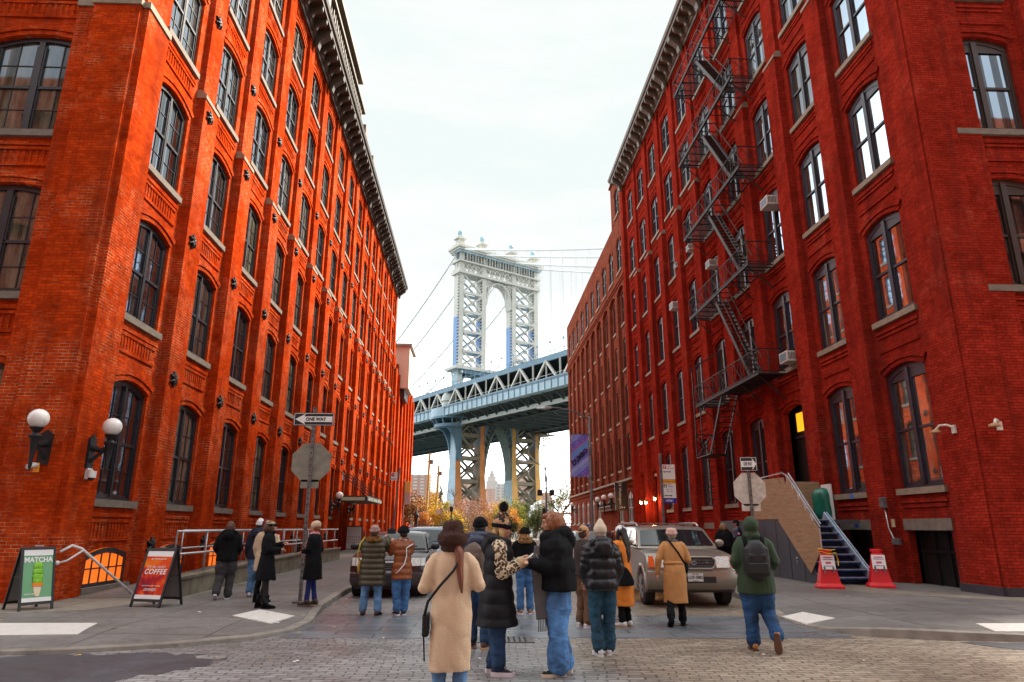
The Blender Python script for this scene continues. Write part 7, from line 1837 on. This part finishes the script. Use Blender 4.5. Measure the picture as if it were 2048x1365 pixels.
    m = MB(); rad = .06; m.prism([(-gw, ga + rad), (-gw + rad, ga), (gw - rad, ga), (gw, ga + rad), (gw * 1.02, gb - rad), (gw - rad, gb), (-gw + rad, gb), (-gw * 1.02, gb - rad)], -.028, .05, fr=lambda x, y, z: (x, z, y)); m.build('grille', INK, t)
    m = MB(); pts = [(-gw, ga + rad), (-gw + rad, ga), (gw - rad, ga), (gw, ga + rad), (gw * 1.02, gb - rad), (gw - rad, gb), (-gw + rad, gb), (-gw * 1.02, gb - rad)]
    m.tube([(x, -.03, z) for x, z in pts + pts[:1]], .022, 8, cap=False); m.build('grille_surround', paint if P.get('gp', 1) else GALV, t, smooth=True)
    m = MB()
    for k in range(1, P.get('bars', 4)): z = ga + (gb - ga) * k / P.get('bars', 4); m.box((-gw + .04, -.034, z - .008), (gw - .04, -.029, z + .008))
    m.build('grille_bars', GALV_O, t)
    if P.get('badge'):
        m = MB(); m.tube([(.055 * cos(a), -.042, (ga + gb) / 2 + .036 * sin(a)) for a in [2 * pi * i / 18 for i in range(19)]], .007, 6, cap=False); m.tube([(.02 * cos(a), -.042, (ga + gb) / 2 + .034 * sin(a)) for a in [2 * pi * i / 18 for i in range(19)]], .006, 6, cap=False)
        m.build('emblem', GALV, t)
        text('V8', .045, GALV, t, (gw * .62, -.04, (ga + gb) / 2 + .01))
    bz0, bz1 = gc + .08, P['bz']
    rings = []
    for i in range(15):
        u = -1 + 2 * i / 14; y = nx(u) - .07; x = hw * u * .985
        rings.append([(x, y + .02, bz0), (x, y - .015, bz0 + .05), (x, y - .03, (bz0 + bz1) / 2), (x, y - .015, bz1 - .03), (x, y + .04, bz1), (x, y + .25, bz1), (x, y + .25, bz0)])
    m = MB(); m.loft(rings); m.build('bumper', P.get('bm', paint), t, smooth=40)
    m = MB(); m.box((-hw * .45, -.112, bz0 + .07), (hw * .45, -.095, bz0 + .19)); m.build('air_intake', INK, t)
    if plate_txt:
        m = MB(); m.box((-.155, -.125, bz0 + .10), (.155, -.115, bz0 + .255)); pl = m.build('number_plate', M('plate_white', (.62, .62, .58), .4), t)
        text(plate_txt, .085, M('plate_ink', (.015, .02, .05), .5), pl, (0, -.128, bz0 + .175), bold=.0015, sx=.86); text('NEW YORK', .026, M('plate_ink', (0, 0, 0)), pl, (0, -.128, bz0 + .237)); text('EMPIRE STATE', .02, M('plate_ink', (0, 0, 0)), pl, (0, -.128, bz0 + .115))
    if P.get('rack'):
        for s in (-1, 1):
            xx = s * (hw - .04 - (ht - hb) * P.get('tumble', .24) - .06)
            m = MB(); m.tube([(xx, c1 + .25, ht - .03), (xx, c1 + .45, ht + .04), (xx, r1 - .3, ht + .04), (xx, r1 - .1, ht - .04)], .022, 8); m.build('roof_rail', GALV, t, smooth=True)
        m = MB()
        for y in (c1 + .7, r1 - .6): m.bar((-hw * .72, y, ht + .035), (hw * .72, y, ht + .035), .04, .02)
        m.build('roof_bars', GALV_O, t)
    # wipers
    m = MB()
    for x0 in (-.35, .15): m.bar((x0, c0 + .10, hb + .05), (x0 + .42, c0 + .22, hb + .12), .014)
    m.build('wipers', INK, t)
    return t
def carpaint(nm, col, metal=.55, rough=.32):
    m, nt, b = new_mat(nm); vec = ocoord(nt); sp_ = nd(nt, 'ShaderNodeSeparateXYZ'); nt.links.new(vec, sp_.inputs[0])
    dirt = mth(nt, 'MULTIPLY', ramp(nt, mth(nt, 'MULTIPLY_ADD', noise_n(nt, vec, 4, 5, .7), .5, mth(nt, 'MULTIPLY', sp_.outputs[2], .9)), [(.35, g3(1)), (.85, g3(0))]), .45)
    nt.links.new(mixc(nt, dirt, col, (.12, .105, .09)), b.inputs['Base Color']); b.inputs['Metallic'].default_value = metal
    nt.links.new(mth(nt, 'MULTIPLY_ADD', dirt, .5, rough), b.inputs['Roughness']); b.inputs['Coat Weight'].default_value = .6; b.inputs['Coat Roughness'].default_value = .06
    return m
SUV = dict(L=4.9, W=1.88, hood=1.10, belt=1.16, H=1.66, wheel=.375, fa=.86, ra=.95, gc=.36, cowl=1.28, rake=.62, rooff=2.0, roofr=4.3, tail=4.82, pillars=[1.45, 2.55, 3.5, 4.6], bow=.20, tumble=.22, lz=(.80, 1.02), gz=(.78, 1.01), gw=.44, bz=.74, badge=1, rack=1, flare=.05, amber=1, bars=4)
car((4.33, 14.55, 0), radians(-2), 'tan gold sport utility car with roof rack parked at the right kerb facing the viewer', SUV, carpaint('paint_champagne', (.27, .24, .20)), 'LDF-3882')
HB = dict(L=4.4, W=1.82, hood=.98, belt=1.02, H=1.50, wheel=.34, fa=.85, ra=.85, gc=.26, cowl=1.15, rake=.78, rooff=1.9, roofr=3.7, tail=4.3, pillars=[1.3, 2.5, 3.4, 4.1], bow=.30, tumble=.34, lz=(.72, .90), gz=(.58, .80), gw=.42, bz=.58, flare=.02, amber=0, bars=5, gp=0, mp=0)
car((-2.26, 16.75, 0), radians(1), 'dark plum crossover parked at the left kerb behind the two people with the camera', HB, carpaint('paint_dark_plum', (.022, .010, .015), .2, .38), 'JKT-4071' if False else None, 'cars parked along the left kerb')
SE = dict(HB); SE.update(H=1.62, belt=1.08, hood=1.02, rack=1)
car((-1.95, 22.3, 0), radians(1), 'silver blue estate car with roof rails parked second along the left kerb', SE, carpaint('paint_ice_blue', (.16, .21, .30), .5, .25), None, 'cars parked along the left kerb')
car((-1.75, 28.2, 0), radians(1), 'pale car parked third along the left kerb, only its roof showing', SE, carpaint('paint_pale_silver', (.55, .58, .62), .5, .25), None, 'cars parked along the left kerb')
car((4.5, 27, 0), radians(-1), 'dark car parked behind the tan one further along the right kerb', HB, carpaint('paint_graphite', (.05, .055, .06), .5, .25), None)
t = thing('parking_meter', (6.3, 42, .13), 0, 'blue parking payment machine lettered P on the right pavement behind the cream beanie', 'parking meter')
m = MB(); m.box((-.25, -.2, 0), (.25, .2, 1.35)); m.box((-.28, -.23, 1.35), (.28, .23, 1.65)); m.build('cabinet', M('meter_blue', (.01, .07, .28), .4), t, bevel=.03); text('P', .28, INKW, t, (0, -.24, 1.5))

# ================================================================== trees, shrubs, skyline
def leaf_crown(m, c, r, n, size, seed=0, mats=3, clumps=26, vert=False):
    rnd = random.Random(seed); cs = []
    for i in range(clumps):
        d = V3((rnd.gauss(0, 1), rnd.gauss(0, 1), rnd.gauss(0, 1))).normalized() * rnd.uniform(.25, 1)
        cs.append((V3((c[0] + d.x * r[0], c[1] + d.y * r[1], c[2] + d.z * r[2])), rnd.uniform(.16, .42), rnd.randrange(mats)))
    for i in range(n):
        cc, k, mi = cs[rnd.randrange(clumps)]
        p = cc + V3((rnd.gauss(0, k * r[0] * .6), rnd.gauss(0, k * r[1] * .6), rnd.gauss(0, k * r[2] * .6)))
        a = V3((rnd.gauss(0, 1), rnd.gauss(0, 1), rnd.gauss(0, 1))).normalized(); b = a.cross(V3((rnd.gauss(0, 1), rnd.gauss(0, 1), rnd.gauss(0, 1)))).normalized()
        s = size * rnd.uniform(.6, 1.3); m.face([p - a * s, p - b * s * .55, p + a * s, p + b * s * .55], mi if rnd.random() < .7 else rnd.randrange(mats))
def twig(m, p, d, L, r, depth, rnd, spread=.55):
    q = p + d * L; m.tube([p, p.lerp(q, .5) + V3((rnd.gauss(0, .04), rnd.gauss(0, .04), 0)) * L, q], [r, r * .8, r * .6], 5)
    if depth == 0: return
    for k in range(rnd.choice((2, 3, 3))):
        nd_ = (d + V3((rnd.gauss(0, spread), rnd.gauss(0, spread), rnd.gauss(0, spread * .6) + .12))).normalized(); twig(m, p + d * L * rnd.uniform(.6, 1), nd_, L * rnd.uniform(.6, .8), r * .6, depth - 1, rnd, spread)
FG = [M('leaf_green', (.075, .13, .022), .7, var=.4, scale=1), M('leaf_green_dark', (.03, .055, .015), .75, var=.4, scale=1), M('leaf_olive', (.13, .15, .03), .7, var=.3, scale=1)]
FY = [M('leaf_gold', (.66, .40, .02), .7, var=.25, scale=1), M('leaf_amber', (.50, .24, .02), .7, var=.25, scale=1), M('leaf_lime', (.30, .32, .03), .7, var=.25, scale=1)]
FO = [M('leaf_orange', (.62, .24, .03), .7, var=.25, scale=1), M('leaf_amber', (0, 0, 0)), M('leaf_russet', (.30, .12, .06), .7, var=.25, scale=1)]
FP = [M('leaf_rose_brown', (.36, .17, .10), .8, var=.25, scale=1), M('leaf_russet', (0, 0, 0)), M('leaf_dusty', (.42, .25, .15), .8, var=.25, scale=1)]
FC = [M('needle_green', (.05, .10, .045), .8, var=.3, scale=1), M('needle_dark', (.022, .05, .025), .8, var=.3, scale=1), M('needle_blue', (.07, .12, .08), .8, var=.3, scale=1)]
FB_ = [M('leaf_brown', (.16, .10, .045), .8, var=.3, scale=1), M('leaf_olive_dark', (.06, .06, .02), .8, var=.3, scale=1), M('leaf_rust', (.30, .13, .03), .8, var=.3, scale=1)]
BARK = M('bark_grey_brown', (.12, .085, .06), .9, var=.3, scale=3, bmp=.5, bscale=12)
def tree(x, y, h, r, n, size, pal, lab, seed, depth=4, cz=.62, kind='tree', rz_=.38, cat='tree', clumps=26, name='tree'):
    if kind == 'shrub': h *= 1.2; r *= 1.15; n = int(n * 1.7)
    t = thing(name, (x, y, 0), 0, lab, cat); rnd = random.Random(seed)
    m = MB(); twig(m, V3((0, 0, 0)), V3((0, 0, 1)), h * (.34 if kind == 'tree' else .12), h * (.022 if kind == 'tree' else .012), depth, rnd, .42); 
    if kind == 'shrub':
        for k in range(5): twig(m, V3((rnd.uniform(-r * .5, r * .5), rnd.uniform(-r * .3, r * .3), 0)), V3((rnd.gauss(0, .3), rnd.gauss(0, .3), 1)).normalized(), h * .35, h * .012, 2, rnd)
    m.build('trunk' if kind == 'tree' else 'stems', BARK, t)
    if n: m = MB(); leaf_crown(m, (0, 0, h * cz), (r, r, h * rz_), n, size, seed, 3, clumps); m.build('crown' if kind == 'tree' else 'foliage', pal, t)
    return t
tree(-8.9, 84, 5.6, 1.6, 2600, .11, FB_, 'brown leaved tree right behind the far corner of the left warehouse', 1)
tree(-9.8, 104, 6.8, 2.2, 2600, .15, FB_, 'tall olive brown tree left of the ochre poles', 2)
def conifer(x, y, h, r, lab, seed):
    t = thing('conifer', (x, y, 0), 0, lab, 'tree'); rnd = random.Random(seed)
    m = MB(); m.tube([(0, 0, 0), (0, 0, h)], [.16, .03], 6)
    f = MB()
    for i in range(120):
        z = h * (.22 + .78 * i / 120); rr = r * (1 - (z / h - .22) / .8) * rnd.uniform(.7, 1.1); a = rnd.uniform(0, 2 * pi); e = V3((cos(a) * rr, sin(a) * rr, z - rr * .12)); m.tube([(0, 0, z), e], [.025, .01], 4)
        for k in range(34):
            p = V3((0, 0, z)).lerp(e, rnd.uniform(.25, 1.02)) + V3((rnd.gauss(0, .09), rnd.gauss(0, .09), rnd.gauss(0, .07))); d = V3((rnd.gauss(0, 1), rnd.gauss(0, 1), rnd.gauss(0, .7))).normalized() * rnd.uniform(.1, .2); w_ = d.cross(V3((0, 0, 1))).normalized() * .03
            f.face([p - w_, p + w_, p + d], rnd.randrange(3))
    m.build('trunk', BARK, t); f.build('crown', FC, t)
conifer(-6.6, 104, 7.6, 2.0, 'blue green conifer in front of the bridge tower left of the fur hat', 3)
tree(-8.4, 92, 4.2, 1.5, 2200, .11, FO, 'low orange shrub at the foot of the tall ochre pole', 4, 2, .5, 'shrub', .45, 'shrub', name='shrub')
tree(-5.9, 96, 4.4, 1.7, 3200, .10, FY, 'bright yellow shrub in front of the conifer', 5, 2, .55, 'shrub', .42, 'shrub', name='shrub')
tree(-4.7, 99, 3.4, 1.5, 2200, .10, FY, 'lower yellow green shrub just right of the conifer', 6, 2, .5, 'shrub', .45, 'shrub', name='shrub')
tree(-3.2, 108, 5.2, 2.2, 3600, .09, FP, 'rosy brown bare twigged shrub left of the leopard beanie', 7, 3, .5, 'shrub', .45, 'shrub', clumps=40, name='shrub')
tree(-.9, 112, 5.4, 2.3, 3800, .09, FP, 'rosy brown thicket behind the leopard beanie pom', 8, 3, .5, 'shrub', .45, 'shrub', clumps=40, name='shrub')
tree(1.6, 110, 4.4, 1.8, 2600, .10, FO, 'rust orange shrub right of the leopard beanie', 9, 2, .5, 'shrub', .45, 'shrub', name='shrub')
tree(5.2, 104, 5.0, 2.4, 3800, .11, FG[:1] + FY[2:] + FG[2:], 'lime green willow like shrub below the right leg of the bridge tower', 10, 2, .5, 'shrub', .45, 'shrub', name='shrub')
tree(3.3, 88, 3.4, 1.5, 3200, .085, FO[:2] + FY[:1], 'vivid orange shrub between the two women with phones', 11, 2, .5, 'shrub', .45, 'shrub', name='shrub')
tree(2.4, 80, 2.7, 1.2, 2600, .085, FG, 'dark green bush below the vivid orange shrub', 12, 2, .5, 'shrub', .45, 'shrub', name='shrub')
tree(11.2, 100, 9.2, 2.7, 2300, .13, FG[:1] + FY[2:] + FG[2:], 'sparse light green tree beside the far end of the brown warehouse', 13, 4, .62)
tree(8.7, 104, 6.0, 1.4, 900, .10, FG[:1] + FY[2:] + FG[2:], 'slim thin leaved tree in front of the white building', 14, 4, .6)
for (x, y, h, sd) in ((-7.6, 118, 9.6, 21), (-6.3, 122, 10.5, 22), (-4.9, 126, 9.2, 23)):
    pass
t = tree(-6.9, 120, 10.0, 0, 0, 0, FB_, 'tall bare upright tree behind the conifer', 22, 5)
tree(-5.0, 118, 9.0, 0, 0, 0, FB_, 'bare leafless tree against the pale left leg of the bridge tower', 24, 5)
tree(-1.8, 122, 7.0, 0, 0, 0, FB_, 'bare grey twiggy tree at the foot of the second bridge leg', 25, 5)
tree(-7.6, 100, 5.0, 2.0, 3000, .12, FY, 'golden shrub between the ochre poles', 31, 2, .5, 'shrub', .45, 'shrub', name='shrub')
tree(-3.9, 94, 3.6, 1.5, 2400, .10, FY[2:] + FY[:1] + FG[:1], 'yellow green bush right of the park lantern', 32, 2, .5, 'shrub', .45, 'shrub', name='shrub')
tree(2.9, 100, 4.6, 1.9, 3000, .10, FY[2:] + FG[:1] + FY[:1], 'yellow green bush behind the vivid orange shrub', 33, 2, .5, 'shrub', .45, 'shrub', name='shrub')
tree(7.2, 98, 4.4, 1.3, 2200, .10, FG, 'green bush at the left corner of the white building', 34, 2, .5, 'shrub', .45, 'shrub', name='shrub')
# hedge of park undergrowth as one mass
m = MB()
for k in range(16): leaf_crown(m, (-16 + k * 2.4, 128 + (k % 3) * 3, 1.6), (2.2, 1.6, 1.9), 700, .14, 60 + k, 3, 14)
tag(m.build('undergrowth', FP[:1] + FO[2:] + FG[2:]), 'mass of autumn undergrowth in the riverside park', 'undergrowth', kind='stuff')
# white building and pergola
t = thing('white_building', (9.6, 118, 0), 0, 'white low building with black windows under the right end of the bridge tower', 'building')
m = MB(); m.box((8.1, 112, 0), (11.2, 128, 5.3)); m.box((9.1, 111.8, 5.3), (11.4, 128, 5.9)); up(m.build('wall', WHITE), t)
m = MB()
for k in range(4): m.box((8.35 + k * .68, 111.93, 1.3), (8.65 + k * .68, 111.98, 3.7))
up(m.build('window', INK), t)
t = thing('pergola', (12.2, 96, 0), 0, 'white framed pergola with strings of warm bulbs beside the brown warehouse', 'pergola')
m = MB()
for x in (10.6, 12.1, 13.4): m.bar((x, 95, 0), (x, 95, 5.2), .1); m.bar((x, 99, 0), (x, 99, 5.2), .1)
for z in (2.1, 5.2): m.bar((10.4, 95, z), (13.6, 95, z), .1)
up(m.build('frame', WHITE), t)
m = MB(); m.box((10.4, 94.9, 3.4), (13.6, 99, 3.55)); up(m.build('canopy', M('canvas_brown', (.14, .05, .03), .8)), t)
m = MB()
for k in range(9): m.ell((10.5 + k * .38, 94.7, 2.95 - .1 * sin(k * 1.1)), (.08, .08, .09), 8, 6)
up(m.build('bulbs', M('bulb_warm', (1, .62, .2), .5, var=.02, emit=6)), t)
# street sign beyond the cream coat
t = thing('street_sign', (-4.5, 72, 0), 0, 'small pale street sign on a thin post left of the fur bucket hat', 'road sign')
m = MB(); m.tube([(0, 0, 0), (0, 0, 3.5)], .05, 6); m.build('post', GALV, t); m = MB(); m.box((-.5, -.03, 2.95), (.05, .03, 3.35)); m.build('plate', INKW, t)
t = thing('park_lantern', (-3.9, 82, 0), 0, 'black park lantern post beside the yellow shrub', 'street lamp'); m = MB(); m.tube([(0, 0, 0), (0, 0, 3.4)], .07, 6); m.build('post', IRON, t); m = MB(); m.tube([(0, 0, 3.3), (0, 0, 3.5), (0, 0, 3.9), (0, 0, 4.1)], [.1, .22, .25, .04], 8); m.build('lantern', IRON, t)
t = thing('park_lantern', (-7.6, 78, 0), 0, 'dark post box topped lantern left of the ochre poles', 'street lamp'); m = MB(); m.tube([(0, 0, 0), (0, 0, 2.6)], .2, 8); m.build('post', IRON, t); m = MB(); m.tube([(0, 0, 2.6), (0, 0, 2.9), (0, 0, 3.3)], [.28, .32, .12], 8); m.build('lantern', IRON, t)

# skyline
def tower_mat(nm, wall_, glass, sx, sz, wfrac=.55, hfrac=.5):
    m, nt, b = new_mat(nm); vec = ocoord(nt); s = nd(nt, 'ShaderNodeSeparateXYZ'); nt.links.new(vec, s.inputs[0])
    a = mth(nt, 'LESS_THAN', mth(nt, 'FRACT', mth(nt, 'MULTIPLY', mth(nt, 'ADD', s.outputs[0], s.outputs[1]), 1 / sx)), wfrac); c_ = mth(nt, 'LESS_THAN', mth(nt, 'FRACT', mth(nt, 'MULTIPLY', s.outputs[2], 1 / sz)), hfrac)
    nt.links.new(mixc(nt, mth(nt, 'MULTIPLY', a, c_), wall_, glass), b.inputs['Base Color']); b.inputs['Roughness'].default_value = .7; return m
SKA = tower_mat('flats_brick_pink', (.50, .30, .24), (.66, .56, .50), 7, 3.2); SKB = tower_mat('flats_brick_rose', (.52, .36, .31), (.34, .28, .28), 6, 3.4, .45, .45); SKC = tower_mat('office_grey', (.50, .50, .48), (.32, .33, .35), 7, 4, .6, .6); SKD = tower_mat('flats_pale', (.68, .55, .50), (.40, .36, .38), 5, 3.2, .5, .5)
def block(cx_px, w_px, top_px, D, mat, lab, dep=30, steps=None, nm='apartment_tower'):
    """far building: bearing from the viewer and size worked out at its own distance"""
    x = (cx_px - 969) / 1400 * D; wd = w_px / 1400 * D
    f = (top_px - 682.5) / 1350.19; h = 1.6 + D * math.tan(math.atan(.2759) - math.atan(f))
    t = thing(nm, (x, D, 0), 0, lab, 'building')
    m = MB(); m.box((-wd / 2, 0, 0), (wd / 2, dep, h))
    if steps:
        for (fw, dz0, dz1) in steps: m.box((-wd / 2 * fw, dep * .2, h + dz0), (wd / 2 * fw, dep * .8, h + dz1))
    m.build('wall', mat, t); return t, h
block(838, 42, 950, 700, SKA, 'brick apartment tower showing just right of the left warehouse')
block(868, 26, 985, 720, SKB, 'lower rosy apartment block behind the ochre poles')
block(934, 34, 958, 760, SKA, 'pink brick tower seen through the left bracing of the bridge tower', 25)
block(966, 14, 985, 800, SKD, 'pale apartment block just left of the distant spire')
block(978, 22, 978, 900, SKB, 'rose brick tower in front of the distant spire')
block(1003, 30, 975, 950, SKC, 'grey grid office block right of the distant spire', 30, [(.7, 0, 6)])
block(998, 44, 1003, 800, SKD, 'pale slab block low in the bridge arch')
block(1052, 40, 950, 760, SKA, 'pink brick tower seen through the right bracing of the bridge tower', 25)
block(1092, 26, 985, 780, SKB, 'rose block right of the bridge tower behind the lamp')
SP = M('stone_pale_hazed', (.62, .56, .54), .8, var=.05, scale=.02)  # pale stone, with the haze of distance put into its colour
t, h = block(983, 24, 962, 4200, SP, 'pale stepped skyscraper with a thin spire rising inside the bridge arch', 60, [(.72, 0, 28), (.42, 28, 48), (.22, 48, 62)], 'skyscraper')
m = MB(); m.tube([(0, 25, h + 60), (0, 25, h + 80), (0, 25, h + 128)], [5, 3, .8], 8); m.build('spire', SP, t)
water = MB(); water.face([(-3000, 262, -.01), (3000, 262, -.01), (3000, 660, -.01), (-3000, 660, -.01)]); tag(water.build('river', M('river_water', (.05, .08, .09), .12, var=.2, scale=.02, bmp=.3, bscale=.2)), kind='structure')
